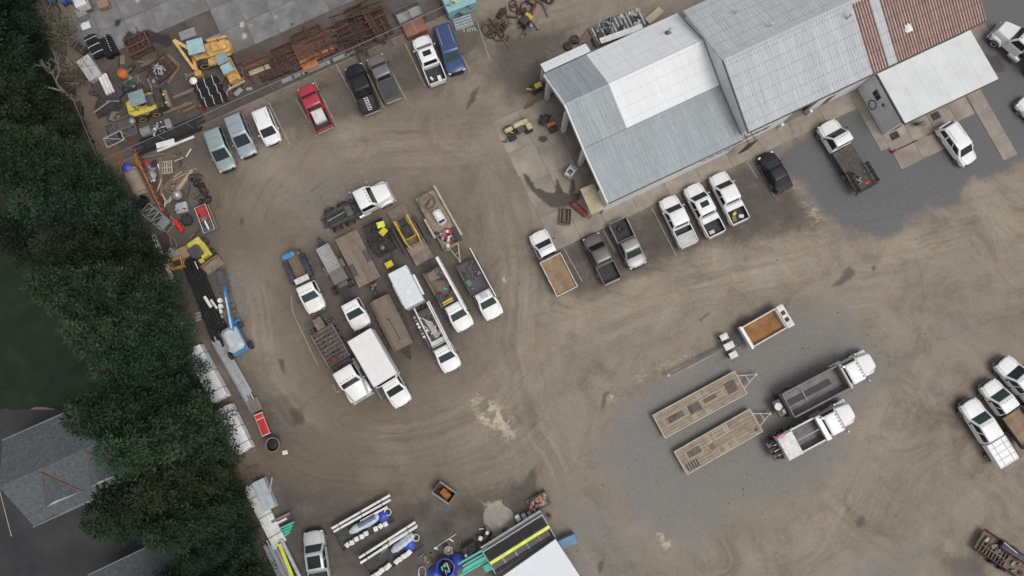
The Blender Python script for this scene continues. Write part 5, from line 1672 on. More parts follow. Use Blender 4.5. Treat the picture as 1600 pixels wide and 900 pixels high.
o = MB().lathe([(0, 0.2), (0.03, 0.2), (0.05, 0.12)], 14, 'Z').build('wheel_disc', RIM_D, None, 40, t.matrix_basis @ Vector((1.05, -0.2, 1.06)))
tag(o, 'steel wheel disc on a tyre in the black trailer', 'wheel disc')
for k, (p, rz, lab) in enumerate([((595, 351), 0.3, 'yellow plastic panel, upper one in the tyre trailer'), ((599, 362), 0.9, 'yellow plastic panel, lower one in the tyre trailer'), ((608, 413), 0.5, 'yellow plastic panel lying behind the tyre trailer on the ground')]):
    zz = 1.28 if k < 2 else 0.03
    if k == 2:
        zz = 0.75
    b = MB().bbox(-0.38, 0.38, -0.3, 0.3, 0, 0.08, 0.03).bbox(-0.3, 0.3, -0.22, 0.22, 0.081, 0.13, 0.03)
    o = b.build('yellow_tray', LIME if k == 0 else mat('bright_yellow_plastic', (0.66, 0.52, 0.04), 0.5, dirt=0.1), None, None, G(*p, zz), rz)
    tag(o, lab if k < 2 else 'yellow plastic panel set on the tongue of the tyre trailer', 'panel')

# trailer carrying the track loader
t, L = trailer('equipment_trailer', 'tan tilt trailer carrying a yellow track loader', (664, 408), (616, 322), 0.8, (678, 428))
h = L / 2
TANS = mat3('dusty_trailer_deck', (0.13, 0.105, 0.08), (0.20, 0.165, 0.13), (0.26, 0.215, 0.17), 2.5, 0.85)
MB().bbox(-h + 1.9, h, -0.95, 0.95, 0.62, 0.72, 0.02).build('deck', TANS, t)
MB().loft([[(-h + 1.88, -0.95, 0.66), (-h + 1.88, 0.95, 0.66), (-h + 1.88, 0.95, 0.72), (-h + 1.88, -0.95, 0.72)], [(-h, -0.95, 0.12), (-h, 0.95, 0.12), (-h, 0.95, 0.18), (-h, -0.95, 0.18)]]).build('ramp', TANS, t)
for k in range(6):
    MB().box(-h + 0.15 + k * 0.28, -h + 0.2 + k * 0.28, -0.9, 0.9, 0.2 + k * 0.082, 0.24 + k * 0.082).build('ramp_cleat', TANS, t)
for s in (-1, 1):
    MB().bbox(-h + 1.8, h - 1.2, s * 1.22 - 0.14, s * 1.22 + 0.14, 0.78, 0.86, 0.03).build('fender', mat('dark_purple_steel', (0.05, 0.045, 0.06), 0.6, dirt=0.3), t)
trailer_wheels(t, (-0.4, 0.5), 1.2, 0.34)
def track_loader(label, loc, rz, bucket_m, roof_m, roof2=None):
    ld = thing('track_loader', label, 'loader', loc, rz)
    for s in (-1, 1):
        MB().loft([[(x, s * 0.62, z), (x, s * 0.92, z)] + [(x2, s * 0.92, z2) for x2, z2 in ()] for x, z in ()]) if False else None
        ring = [(-1.1, 0.05), (0.9, 0.05), (1.15, 0.3), (0.95, 0.6), (-1.0, 0.6), (-1.25, 0.3)]
        MB().loft([[(x, s * 0.55, z) for x, z in ring], [(x, s * 0.88, z) for x, z in ring]]).build('track', RUBBER, ld)
    MB().bbox(-1.3, 0.75, -0.54, 0.54, 0.35, 1.25, 0.06).build('body', YELLOW, ld)
    MB().bbox(-0.35, 0.7, -0.45, 0.45, 1.25, 2.0, 0.06).build('cab', roof_m, ld)
    MB().bbox(-0.2, 0.35, -0.28, 0.28, 2.0, 2.06, 0.03).build('roof_hatch', roof2 or GLASS_T, ld)
    MB().bbox(-1.25, -0.4, -0.42, 0.42, 1.25, 1.45, 0.05).build('engine_cover', roof_m, ld)
    for s in (-1, 1):
        MB().bbox(-1.35, 1.05, s * 0.68 - 0.1, s * 0.68 + 0.1, 1.3, 1.55, 0.03).build('lift_arm', YELLOW, ld)
        MB().bar((0.98, s * 0.68, 1.4), (1.45, s * 0.6, 0.6), 0.16, 0.2).build('arm_tip', YELLOW, ld)
    b = MB()
    b.loft([[(1.35, y, 0.75), (1.3, y, 0.15), (2.1, y, 0.1), (2.15, y, 0.16), (1.42, y, 0.22), (1.45, y, 0.75)] for y in (-0.95, 0.95)])
    bk = b.build('bucket', bucket_m, ld)
    for s in (-1, 1):
        MB().loft([[(1.42, s * 0.9, 0.75), (1.42, s * 0.9, 0.2), (2.1, s * 0.9, 0.15)], [(1.42, s * 0.95, 0.75), (1.42, s * 0.95, 0.2), (2.1, s * 0.95, 0.15)]]).build('bucket_side', bucket_m, bk)
    return ld
BUCK = mat3('worn_bucket_steel', (0.17, 0.125, 0.085), (0.25, 0.19, 0.135), (0.32, 0.26, 0.19), 3, 0.7)
p = t.matrix_basis @ Vector((-0.05, 0, 0.73))
track_loader('yellow and black track loader with dusty bucket standing on the tan trailer', p, t.rotation_euler.z, BUCK, BLACK)

# junk trailer
t, L = trailer('junk_trailer', 'open trailer heaped with scrap, an old white motor housing and pale side beams', (709, 384), (663, 302), 1.0, (719, 409), tm=WOOD_L)
h = L / 2
MB().box(-h, h, -1.0, 1.0, 0.6, 0.72).build('deck', mat3('dusty_tan_deck', (0.17, 0.13, 0.095), (0.28, 0.225, 0.17), (0.40, 0.34, 0.27), 2.2, 0.85), t)
for s in (-1, 1):
    MB().box(-h, h, s * 1.03 - 0.03, s * 1.03 + 0.03, 0.6, 0.95).build('side_board', TANS, t)
trailer_wheels(t, (0.2,), 1.12, 0.34)
JT = t
for x0, x1, y, m in ((-h - 0.2, h - 0.9, -1.02, WOOD_L), (-h + 2.4, h - 0.6, 1.02, WOOD_L)):
    pass
o = MB().bbox(-h - 0.2, h - 0.5, 1.08, 1.28, 1.0, 1.2, 0.02).build('side_beam', mat('cream_beam', (0.46, 0.41, 0.33), 0.7, dirt=0.3), t)
MB().bbox(-h + 2.3, h - 1.5, -1.32, -1.1, 1.0, 1.2, 0.02).build('side_beam', MATS['cream_beam'], t)
MB().bbox(h - 1.6, h - 0.1, 0.5, 1.0, 0.8, 1.15, 0.03).build('locker', CHASSIS, t)
b = MB()
b.loft([cab_ring(-0.8, 0.75, 0.42, 0.0, 0.15), cab_ring(-0.85, 0.8, 0.48, 0.35, 0.2), cab_ring(-0.75, 0.55, 0.40, 0.75, 0.15), cab_ring(-0.6, 0.3, 0.3, 0.82, 0.1)])
mo = thing('motor_housing', 'white metal motor housing with a dark slot on the junk trailer', 'motor', t.matrix_basis @ Vector((-0.1, 0.15, 0.73)), t.rotation_euler.z)
b.build('shell', WHITE_DIRTY, mo, 40)
MB().bbox(0.35, 0.6, -0.3, 0.3, 0.62, 0.8, 0.03).build('slot', BLACK, mo)
MB().bbox(-0.55, 0.1, -0.2, 0.2, 0.825, 0.86, 0.02).build('lid', PLASTIC_W, mo)
hp_ = thing('gravel_skip', 'shallow dusty hopper at the tail of the junk trailer', 'hopper', t.matrix_basis @ Vector((-h + 0.95, -0.1, 0.73)), t.rotation_euler.z)
pts = [(0.9 * math.cos(a), 0.85 * math.sin(a)) for a in np.linspace(0.3, 6.58, 9)[:-1]]
MB().loft([[(x * 0.8, y * 0.8, 0) for x, y in pts], [(x, y, 0.45) for x, y in pts], [(x * 0.9, y * 0.9, 0.45) for x, y in pts], [(x * 0.6, y * 0.6, 0.2) for x, y in pts]]).build('basin', TANS, hp_)
MB().bar((-0.2, 0.4, 0.3), (0.4, -0.4, 0.55), 0.15, 0.08).build('stay', RUST, hp_)
for k in range(30):
    x, y = random.uniform(h - 1.9, h - 0.2), random.uniform(-0.85, 0.35)
    s = random.uniform(0.1, 0.22)
    m = random.choice([PLASTIC_W, PLASTIC_W, REDP, CHASSIS, STEEL, RUST, WOOD])
    o = MB().lathe([(0, s * 0.8), (0.02, s), (s * 2, s), (s * 2.1, s * 0.6)], 9, 'Z').build('scrap_can', m, None, 40, t.matrix_basis @ Vector((x, y, 0.76 + random.random() * 0.25)), (random.uniform(-1.4, 1.4), random.uniform(-0.6, 0.6), 0))
    tag(o, 'small can or bottle heaped on the front of the junk trailer', 'can', 'cans heaped on the junk trailer')

# narrow grey trailer with a tray body
t, L = trailer('tray_trailer', 'narrow olive-grey trailer with a pale ribbed tray top', (504, 386), (533, 440), 1.3, (498, 372))
h = L / 2
OLIVE = mat('olive_grey', (0.15, 0.145, 0.12), 0.7, dirt=0.3)
MB().bbox(-h, h, -0.75, 0.75, 0.6, 1.3, 0.08).build('body', OLIVE, t)
open_box(t, -h + 1.3, h, 0.62, 1.32, 1.62, GALV, mat('dull_tray_floor', (0.30, 0.30, 0.27), 0.6, dirt=0.4), 0.05, ('tray_side', 'tray_end', 'tray_floor'))
for k in range(7):
    MB().box(-h + 1.5 + k * 0.3, -h + 1.54 + k * 0.3, -0.56, 0.56, 1.381, 1.42).build('tray_rib', GALV, t)
MB().bbox(-h - 0.5, -h - 0.02, -0.5, 0.5, 0.75, 1.1, 0.04).build('rear_box', DARKSTEEL, t)
trailer_wheels(t, (-0.2,), 0.9, 0.36, RIM_D, OLIVE)

# brown tarped trailer
t, L = trailer('tarped_trailer', 'trailer covered with a brown tarpaulin tied by cords', (630, 543), (592, 466), 1.6, (641, 560))
h = L / 2
TARP = mat('brown_tarpaulin', (0.165, 0.128, 0.095), 0.65, var=0.12, dirt=0.3, bump=0.4, bscale=4)
rg = lambda x, k: [(x, -1.0 * k, 0.75), (x, -1.02 * k, 1.5), (x, -0.7, 1.72), (x, 0.0, 1.78), (x, 0.7, 1.72), (x, 1.02 * k, 1.5), (x, 1.0 * k, 0.75)]
MB().loft([rg(-h, 0.97), rg(-h + 0.15, 1), rg(-0.4, 1.01), rg(0.6, 0.99), rg(h - 0.15, 1), rg(h, 0.97)]).build('tarpaulin', TARP, t, 25)
for pts in ([(-0.6, -1.03, 1.5), (-0.3, 0, 1.80), (-0.9, 1.03, 1.5)], [(-0.3, 0, 1.8), (h - 0.9, 0.1, 1.8)], [(h - 0.9, 0.1, 1.8), (h - 0.2, -1.0, 1.5)], [(h - 0.9, 0.1, 1.8), (h - 0.4, 1.02, 1.5)], [(-h + 0.8, -1.03, 1.52), (-0.3, 0, 1.8)]):
    MB().path(pts, 0.03, 5).build('tie_cord', BLACK, t)
trailer_wheels(t, (-0.3, 0.5), 1.12, 0.36, RIM_D, CHASSIS)

# pale blue enclosed trailer
t, L = trailer('enclosed_trailer', 'pale blue enclosed box trailer with white mudguards', (648, 476), (620, 421), 2.3)
h = L / 2
PB = mat('pale_blue_panel', (0.65, 0.70, 0.715), 0.5, var=0.03, dirt=0.15)
MB().bbox(-h, h, -0.98, 0.98, 0.55, 2.4, 0.07).build('box', PB, t, 30)
sm = MB()
for k in range(1, 4):
    sm.box(-h + L * k / 4, -h + L * k / 4 + 0.015, -0.9, 0.9, 2.4, 2.412)
sm.build('roof_seam', GALV, t)
b = MB().bbox(-0.2, 0.2, -0.2, 0.2, 2.401, 2.45, 0.02)
b.build('roof_vent', PLASTIC_W, t, None, (h - 1.4, 0, 0))
for s in (-1, 1):
    MB().bbox(-1.0, 1.2, s * 1.09 - 0.11, s * 1.09 + 0.11, 0.85, 0.95, 0.03).build('mudguard', WHITE, t)
for x in (-0.4, 0.5):
    for s in (-1, 1):
        wheel(t, x, s * 1.09, 0.34, 0.22, RIM)
for s in (-1, 1):
    MB().bar((h - 0.05, s * 0.6, 0.6), (h + 1.1, 0, 0.6), 0.08, 0.1).build('tongue_bar', CHASSIS, t)

# two low deck trailers
DECK = mat3('scraped_deck', (0.19, 0.145, 0.10), (0.275, 0.218, 0.162), (0.35, 0.29, 0.225), 1.4, 0.8)
CREAM = mat('cream_steel', (0.46, 0.42, 0.34), 0.6, dirt=0.35)
def lowbed(label, A, B, tongue, holes):
    t, L = trailer('low_deck_trailer', label, A, B, 0.75, tongue, tm=CREAM, tw=0.7)
    h = L / 2
    w_ = 1.22
    n = 7
    for k in range(n):
        y = -w_ + 0.1 + (2 * w_ - 0.2) * k / n
        MB().bbox(-h + 0.1, h - 0.1, y + 0.006, y + (2 * w_ - 0.2) / n - 0.006, 0.68, 0.75 + random.uniform(-0.004, 0.004), 0.008).build('deck_plank', DECK, t)
    MB().box(-h + 0.1, h - 0.1, -w_ + 0.15, w_ - 0.15, 0.45, 0.66).build('frame', RUST_D, t)
    for s in (-1, 1):
        MB().box(-h, h, s * (w_ - 0.04) - 0.05, s * (w_ - 0.04) + 0.05, 0.5, 0.79).build('side_rail', CREAM, t)
    for x in (-h, h - 0.1):
        MB().box(x, x + 0.1, -w_ + 0.1, w_ - 0.1, 0.5, 0.78).build('end_rail', CREAM, t)
    for (a, b_, c, d, kind) in holes:
        xa, xb = -h + L * a, -h + L * b_
        ya, yb = w_ * c, w_ * d
        if kind == 'frame':
            f = MB()
            f.box(xa, xb, ya, ya + 0.05, 0.755, 0.79).box(xa, xb, yb - 0.05, yb, 0.755, 0.79).box(xa, xa + 0.05, ya + 0.051, yb - 0.051, 0.755, 0.79).box(xb - 0.05, xb, ya + 0.051, yb - 0.051, 0.755, 0.79)
            f.build('deck_frame', CREAM, t)
        elif kind == 'bars':
            for k in range(4):
                x = xa + (xb - xa) * k / 4
                MB().box(x, x + 0.06, ya, yb, 0.755, 0.795).build('cleat', CREAM, t)
        elif kind == 'pit':
            MB().box(xa, xb, ya, yb, 0.755, 0.765).build('mud_patch', mat('dark_mud', (0.10, 0.08, 0.062), 0.9, var=0.3, dirt=0.7, dscale=2), t)
        elif kind == 'slots':
            for k in range(5):
                x = xa + (xb - xa) * k / 5
                MB().box(x, x + (xb - xa) / 9, ya, yb, 0.755, 0.768).build('slot', BLACK, t)
    for x in (-h + L * 0.35, -h + L * 0.47):
        for s in (-1, 1):
            wheel(t, x, s * (w_ - 0.3), 0.3, 0.3, RIM_D)
    return t
lowbed('upper of two low brown deck trailers, with a dark pit in its deck', (1158, 597), (1029, 667), (1181, 585), [(0.08, 0.36, -0.25, 0.4, 'frame'), (0.36, 0.5, -0.35, 0.3, 'pit'), (0.52, 0.78, -0.2, 0.3, 'frame'), (0.36, 0.42, -0.85, -0.4, 'bars'), (0.5, 0.56, 0.4, 0.85, 'bars'), (0.52, 0.58, -0.9, -0.5, 'bars'), (0.12, 0.3, -0.2, 0.3, 'pit'), (0.82, 0.94, -0.4, 0.5, 'pit'), (0.55, 0.7, -0.1, 0.2, 'pit')])
lowbed('lower of two low brown deck trailers, with dark slots at its tail', (1182, 656), (1063, 724), (1203, 646), [(0.1, 0.3, -0.1, 0.6, 'frame'), (0.04, 0.2, -0.85, -0.25, 'slots'), (0.38, 0.44, -0.3, 0.1, 'pit'), (0.45, 0.62, -0.9, -0.35, 'frame'), (0.48, 0.64, 0.25, 0.85, 'frame'), (0.38, 0.45, 0.2, 0.9, 'bars'), (0.62, 0.68, 0.2, 0.9, 'bars'), (0.64, 0.7, -0.9, -0.3, 'bars'), (0.52, 0.58, -0.9, -0.4, 'bars'), (0.12, 0.28, 0.0, 0.5, 'pit'), (0.92, 0.96, -0.75, -0.5, 'pit')])

# white dump body with rusty sand floor
t, L = trailer('tipper_trailer', 'white open dump body with orange-brown rusty floor', (1231, 491), (1168, 527), 1.4, None, 'dump body')
h = L / 2
open_box(t, -h, h - 0.75, 1.08, 0.9, 1.45, WHITE_DIRTY, mat3('orange_rust_floor', (0.14, 0.065, 0.025), (0.25, 0.12, 0.045), (0.36, 0.18, 0.07), 0.9, 0.85), 0.1)
MB().bbox(-h - 0.22, -h - 0.005, -1.2, 1.2, 0.8, 1.5, 0.03).build('tailgate', WHITE, t)
MB().bbox(h - 0.74, h, -1.15, 1.15, 1.2, 1.62, 0.04).build('cab_shield', WHITE_DIRTY, t)
for k, y in enumerate((-0.35, 0.35)):
    MB().box(h - 0.62, h - 0.2, y - 0.2, y + 0.2, 1.62, 1.635).build('shield_slot', BLACK, t)
MB().box(-h, h, -0.5, 0.5, 0.5, 0.85).build('subframe', CHASSIS, t)
for x in (-h + 0.6, h - 1.3):
    for s in (-1, 1):
        MB().box(x, x + 0.2, s * 0.5 - 0.1, s * 0.5 + 0.1, 0, 0.5).build('stand', CHASSIS, t)
# pole dolly
t, L = trailer('pole_dolly', 'pole trailer with a long thin drawbar and white mudguards', (1045, 586), (1155, 532), 0.7, None)
h = L / 2
MB().bar((h, 0, 0.7), (-h + 1.2, 0, 0.75), 0.14, 0.16).build('drawbar', DARKSTEEL, t)
MB().bar((h - 1.8, 0.22, 0.62), (-h + 1.5, 0.05, 0.66), 0.05, 0.06).build('brake_line', STEEL, t)
MB().bbox(h - 0.1, h + 0.25, -0.15, 0.15, 0.6, 0.85, 0.04).build('coupler', STEEL, t)
for y in (-0.95, 0.95):
    MB().bbox(-h + 0.8, -h + 1.6, y - 0.3, y + 0.3, 0.86, 0.95, 0.03).build('mudguard', WHITE_DIRTY, t)
    wheel(t, -h + 1.2, y, 0.4, 0.35, RIM_D)
MB().bbox(-h + 0.7, -h + 1.7, -0.32, 0.32, 1.0, 1.1, 0.03).build('bolster', WHITE_DIRTY, t)
MB().tube((-h + 1.2, -0.95, 0.45), (-h + 1.2, 0.95, 0.45), 0.08, 8).build('axle', CHASSIS, t)
for s in (-1, 1):
    MB().box(-h - 0.1, -h + 1.7, s * 0.4 - 0.05, s * 0.4 + 0.05, 0.7, 0.9).build('frame_rail', CHASSIS, t)
for k in range(3):
    MB().box(-h - 0.05 + k * 0.28, -h + 0.03 + k * 0.28, -0.34, 0.34, 0.74, 0.84).build('crossmember', CHASSIS, t)

# ------------------------------------------------------------------ trucks at the right
fu, cr, hw = cab_truck('rail_flatbed_truck', 'white truck with a flat deck and black side rails by the workshop door', (1290, 190), (1311, 224), WHITE, GLASS, z=1.1, W=2.2, L=3.0, zr=2.25)
ln = 4.6
set_back(fu, cr, hw, ln)
MB().box(cr - ln, cr - 0.1, -1.1, 1.1, 0.98, 1.06).build('deck', mat3('dark_deck_boards', (0.045, 0.038, 0.032), (0.075, 0.063, 0.053), (0.115, 0.098, 0.083), 3, 0.8), fu)
clutter(fu, cr - ln + 0.4, cr - ln + 2.0, -0.7, 0.6, 1.06, 9, [CHASSIS, STEEL, BLACK], 'chain', 0.15, 0.4)
for s in (-1, 1):
    for z in (1.35, 1.6, 1.85):
        MB().bbox(cr - ln, cr - ln + 2.2, s * 1.05 - 0.04, s * 1.05 + 0.04, z, z + 0.12, 0.02).build('side_rail', BLACK, fu)
    for k in range(3):
        MB().box(cr - ln + 0.1 + k * 1.0, cr - ln + 0.18 + k * 1.0, s * 1.05 + s * 0.05 - 0.03, s * 1.05 + s * 0.05 + 0.03, 1.06, 2.0).build('rail_post', BLACK, fu)
MB().bbox(cr - ln - 0.2, cr - ln - 0.01, -1.25, 1.25, 0.9, 1.25, 0.03).build('rear_bar', BLACK, fu)
cn = thing('traffic_cone', 'pink-red cone standing on the railed flat deck', 'cone', fu.matrix_basis @ Vector((cr - ln + 0.5, -0.35, 1.06)), 0)
MB().lathe([(0, 0.2), (0.04, 0.2), (0.05, 0.14), (0.5, 0.03)], 12, 'Z').build('cone_body', mat('signal_pink', (0.75, 0.10, 0.12), 0.4, dirt=0), cn)
MB().bbox(-0.24, 0.24, -0.24, 0.24, 0, 0.03, 0.01).build('foot', BLACK, cn)
ut, cr, hw = cab_truck('utility_truck', 'white service-body truck nearest the yard in the right-hand cluster', (1510, 626), (1548, 686), WHITE, GLASS_T, cab='ext', W=2.0)
ln = 2.5
set_back(ut, cr, hw, ln)
MB().bbox(cr - ln, cr - 0.08, -1.05, 1.05, 0.85, 1.6, 0.05).build('service_body', WHITE, ut)
sm = MB()
for k in range(4):
    sm.box(cr - ln + 0.1 + k * 0.6, cr - ln + 0.13 + k * 0.6, -0.95, 0.95, 1.601, 1.62)
for y in (-0.5, 0.5):
    sm.box(cr - ln + 0.05, cr - 0.15, y, y + 0.03, 1.621, 1.64)
sm.build('lid_seam', STEEL, ut)
MB().path([(cr - ln + 0.1, -1.0, 1.6), (cr - ln + 0.1, -1.0, 1.8), (cr - 0.3, -1.0, 1.8)], 0.03, 5).build('grab_rail', BLACK, ut)
ut2, cr, hw = cab_truck('dump_flatbed_truck', 'white crew-cab truck with a tan dump box, middle of the right-hand cluster', (1541, 597), (1573, 641), WHITE, GLASS_T, cab='ext', W=2.0)
ln = 3.4
set_back(ut2, cr, hw, ln)
open_box(ut2, cr - ln - 0.1, cr - 0.15, 1.15, 0.95, 1.5, CHASSIS, TAN, 0.07, ('bed_side', 'bed_end', 'bed_floor'))
ut3, cr, hw = cab_truck('utility_truck', 'white truck topmost in the right-hand cluster, half out of frame', (1563, 562), (1603, 607), WHITE, GLASS, cab='ext', W=2.05, zr=2.1)
ln = 2.6
set_back(ut3, cr, hw, ln)
MB().bbox(cr - ln, cr - 0.08, -1.05, 1.05, 0.85, 1.6, 0.05).build('service_body', WHITE, ut3)
def mixer(label, F, B):
    m, L, cabr = heavy('concrete_mixer', label, F, B, 1.2, L=8.0, stacks=False)
    h = L / 2
    prof = [(0.0, 0.75), (0.5, 1.05), (1.6, 1.15), (2.6, 0.9), (3.6, 0.45), (3.8, 0.45)]
    rings = []
    for d, r in prof:
        x = cabr - 0.4 - d
        zc = 1.95 + d * 0.16
        rings.append([(x, r * math.cos(a), zc + r * math.sin(a)) for a in np.linspace(0, 2 * math.pi, 19)[:-1]])
    MB().loft(rings).build('drum', WHITE_DIRTY, m, 40)
    MB().box(cabr - 4.2, cabr - 3.9, -0.6, 0.6, 1.0, 2.8).build('pedestal', WHITE, m)
    MB().lathe([(0, 0.35), (0.5, 0.6)], 12, 'Z', (cabr - 4.4, 0, 2.8)).build('hopper', STEEL, m)
    MB().bar((cabr - 4.4, 0.0, 2.0), (cabr - 5.0, 0.8, 1.4), 0.4, 0.15).build('chute', WHITE_DIRTY, m)
mixer('white concrete mixer truck at the top right edge', (1560, 42), (1650, 120))
st, L = car('parked_car', 'white car cut off by the right edge below the mixer', 'car', (1594, 155), (1640, 200), WHITE, 'sedan')

# trailer of timber and gear at the lower right corner
t, L = trailer('gear_trailer', 'brown steel trailer of timber blocks and gear at the lower right corner', (1625, 905), (1532, 843), 0.9, None)
h = L / 2
MB().box(-h, h, -1.0, 1.0, 0.6, 0.7).build('deck', WOOD_D, t)
for s in (-1, 1):
    MB().box(-h, h, s * 1.02 - 0.03, s * 1.02 + 0.03, 0.62, 0.95).build('side_rail', RUST_D, t)
    MB().box(-h, h, s * 1.02 - 0.03, s * 1.02 + 0.03, 1.15, 1.22).build('side_rail', RUST_D, t)
    for k in range(7):
        MB().box(-h + k * 0.8, -h + k * 0.8 + 0.06, s * 1.06 - 0.02, s * 1.06 + 0.02, 0.62, 1.2).build('rail_post', RUST_D, t)
for k in range(9):
    MB().box(-h + 0.3 + k * 0.32, -h + 0.38 + k * 0.32, -0.95, 0.3, 0.75, 0.95).build('rack_bar', RK, t)
MB().box(-h + 0.2, -h + 3.2, -0.35, -0.28, 0.96, 1.05).build('rack_bar', RK, t)
clutter(t, -h + 0.5, h - 0.6, -0.8, 0.6, 0.72, 22, [WOOD_D, WOOD, P_CHAR, RUST_D, STEEL], 'timber_block', 0.25, 0.6)
MB().bbox(-h + 1.6, h - 0.5, 0.35, 0.95, 0.75, 1.3, 0.08).build('dark_load', P_BLUE if False else NAVYD, t)
MB().tube((-h + 1.6, 0.9, 1.4), (-h + 3.0, 0.75, 1.42), 0.06, 6).build('chrome_rod', CHROME, t)
for x in (-0.9, 0.1):
    for s in (-1, 1):
        wheel(t, x, s * 1.15, 0.36, 0.22, RIM)
# ------------------------------------------------------------------ stock, machines and scrap around the yard
def single(name, label, cat, mb, m, loc, rz=0.0, smooth=None, group=None):
    return tag(mb.build(name, m, None, smooth, loc, rz), label, cat, group)

def bundle(name, label, A, B, z, width, cols, rows, m, straps=0, strap_m=None, square=False, jag=0.1, base_z=0.12, mats=None, cat='pipe bundle', group=None):
    """pipes lying side by side between A and B, held by straps"""
    c, rz, L = span(A, B, z)
    root = thing(name, label, cat, c, rz, group)
    r = width / cols / 2
    for k in range(rows):
        for i in range(cols):
            y = -width / 2 + r + i * 2 * r + (r * 0.5 if k % 2 else -r * 0.0) * (0.6 if not square else 0)
            j = random.uniform(-jag, jag)
            mm = random.choice(mats) if mats else m
            zc = base_z + r + k * r * (1.85 if not square else 2.0)
            if square:
                MB().bbox(-L / 2 + j, L / 2 + j, y - r * 0.94, y + r * 0.94, zc - r * 0.94, zc + r * 0.94, r * 0.2).build('beam', mm, root)
            else:
                MB().tube((-L / 2 + j, y, zc), (L / 2 + j, y, zc), r * 0.96, 8).build('pipe', mm, root, 50)
    zt = base_z + 2 * r + (rows - 1) * r * (1.85 if not square else 2.0)
    for k in range(straps):
        x = -L / 2 + L * (k + 0.5) / straps
        w_ = width / 2 + 0.04
        MB().path([(x, -w_, base_z), (x, -w_, zt - 0.05), (x, -w_ * 0.8, zt + 0.03), (x, w_ * 0.8, zt + 0.03), (x, w_, zt - 0.05), (x, w_, base_z)], 0.03, 5).build('strap', strap_m or PLASTIC_W, root)
    for x in (-L * 0.35, L * 0.35):
        MB().box(x - 0.06, x + 0.06, -width / 2, width / 2, 0.025, base_z).build('bearer', WOOD_D, root)
    return root

def plank(label, A, B, z, wd, t, m, name='plank', cat='plank', group=None):
    a, b_ = G(*A, z), G(*B, z)
    L = (b_ - a).length
    c = (a + b_) / 2
    return single(name, label, cat, MB().bbox(-L / 2, L / 2, -wd / 2, wd / 2, 0, t, min(0.015, t * 0.3)), m, Vector((c.x, c.y, z - t)), math.atan2(b_.y - a.y, b_.x - a.x), None, group)

def boxy(name, label, cat, A, B, width, h, m, z0=0.03, bev=0.05, group=None):
    c, rz, L = span(A, B, z0 + h)
    return single(name, label, cat, MB().bbox(-L / 2, L / 2, -width / 2, width / 2, 0, h, bev), m, Vector((c.x, c.y, z0)), rz, None, group)

def ibeam_mb(L, s):
    b = MB()
    b.box(-L / 2, L / 2, -s / 2, s / 2, 0, s * 0.14).box(-L / 2, L / 2, -s * 0.07, s * 0.07, s * 0.141, s * 0.859).box(-L / 2, L / 2, -s / 2, s / 2, s * 0.86, s)
    return b

def pallet(label, px, py, rz, m=WOOD_L, s=1.1, z=0.03):
    t = thing('pallet', label, 'pallet', G(px, py, z), rz)
    for k in range(6):
        y = -s / 2 + s * k / 5.5
        MB().box(-s / 2, s / 2, y, y + s * 0.1, 0.1, 0.13).build('slat', m, t)
    for x in (-s / 2, -0.05, s / 2 - 0.09):
        MB().box(x, x + 0.09, -s / 2, s / 2, 0, 0.098).build('bearer', m, t)
    return t

# ---- wire fence between the storage yard and the parking row
fence = thing('wire_fence', 'long wire fence with steel posts between the storage yard and the parked cars', 'fence', BO, BRZ)
FV = 25.2
for k in range(16):
    u = -41.5 + k * 2.95
    MB().tube((u, FV, 0), (u, FV, 2.0), 0.035, 8).build('post', STEEL, fence)
MB().tube((-41.5, FV, 1.98), (2.7, FV, 1.98), 0.024, 6).build('top_rail', STEEL, fence)
MB().tube((-41.5, FV, 0.1), (2.7, FV, 0.1), 0.012, 5).build('bottom_wire', GALV, fence)
wm = MB()
for k in range(150):
    u = -41.5 + k * 0.295
    for s in (-1, 1):
        a, b_ = Vector((u, FV + s * 0.006, 0.1)), Vector((u + s * 1.88, FV + s * 0.006, 1.97))
        if b_.x < -41.5 or b_.x > 2.7:
            continue
        wm.bar(a, b_, 0.004, 0.004)
o = wm.build('wire_mesh', STEEL, fence)
o['kind'] = 'stuff'
fence2 = thing('wire_fence', 'short wire fence closing the storage yard corner beside the trees', 'fence', BO, BRZ)
for k in range(4):
    v = FV + 0.3 + k * 2.4
    MB().tube((-41.7, v, 0), (-41.7, v, 2.0), 0.035, 8).build('post', STEEL, fence2)
MB().tube((-41.7, FV + 0.3, 1.98), (-41.7, FV + 7.5, 1.98), 0.025, 6).build('top_rail', STEEL, fence2)

# ---- upper left stock
t = thing('liquid_tote', 'white caged liquid tote at the top left of the storage yard', 'tote', G(134, 11, 0.6), BRZ)
MB().bbox(-0.55, 0.55, -0.5, 0.5, 0.12, 1.15, 0.06).build('tank', PLASTIC_W, t)
for k in range(5):
    x = -0.58 + k * 0.29
    MB().path([(x, -0.54, 0.1), (x, -0.54, 1.19), (x, 0.54, 1.19), (x, 0.54, 0.1)], 0.018, 5).build('cage_bar', GALV, t)
MB().box(-0.58, 0.58, -0.54, 0.54, 0.0, 0.1).build('skid', WOOD_D, t)
boxy('grey_crate', 'grey metal crate beside the white liquid tote', 'crate', (118, 22), (132, 15), 0.9, 0.9, STEEL)
for k, (x, y, l) in enumerate(((104, 6, 'left'), (113, 3, 'right'), (84, 4, 'far'))):
    single('blue_drum', {'left': 'blue plastic drum left of the white tote', 'right': 'blue plastic drum touching the white tote', 'far': 'blue-grey drum among the brush at the top'}[l], 'drum', MB().lathe([(0, 0.27), (0.05, 0.3), (0.8, 0.3), (0.86, 0.26), (0.86, 0.2), (0.84, 0.18)], 14, 'Z'), mat('drum_blue', (0.05, 0.10, 0.28), 0.5, dirt=0.3), G(x, y, 0.03), 0, 40)
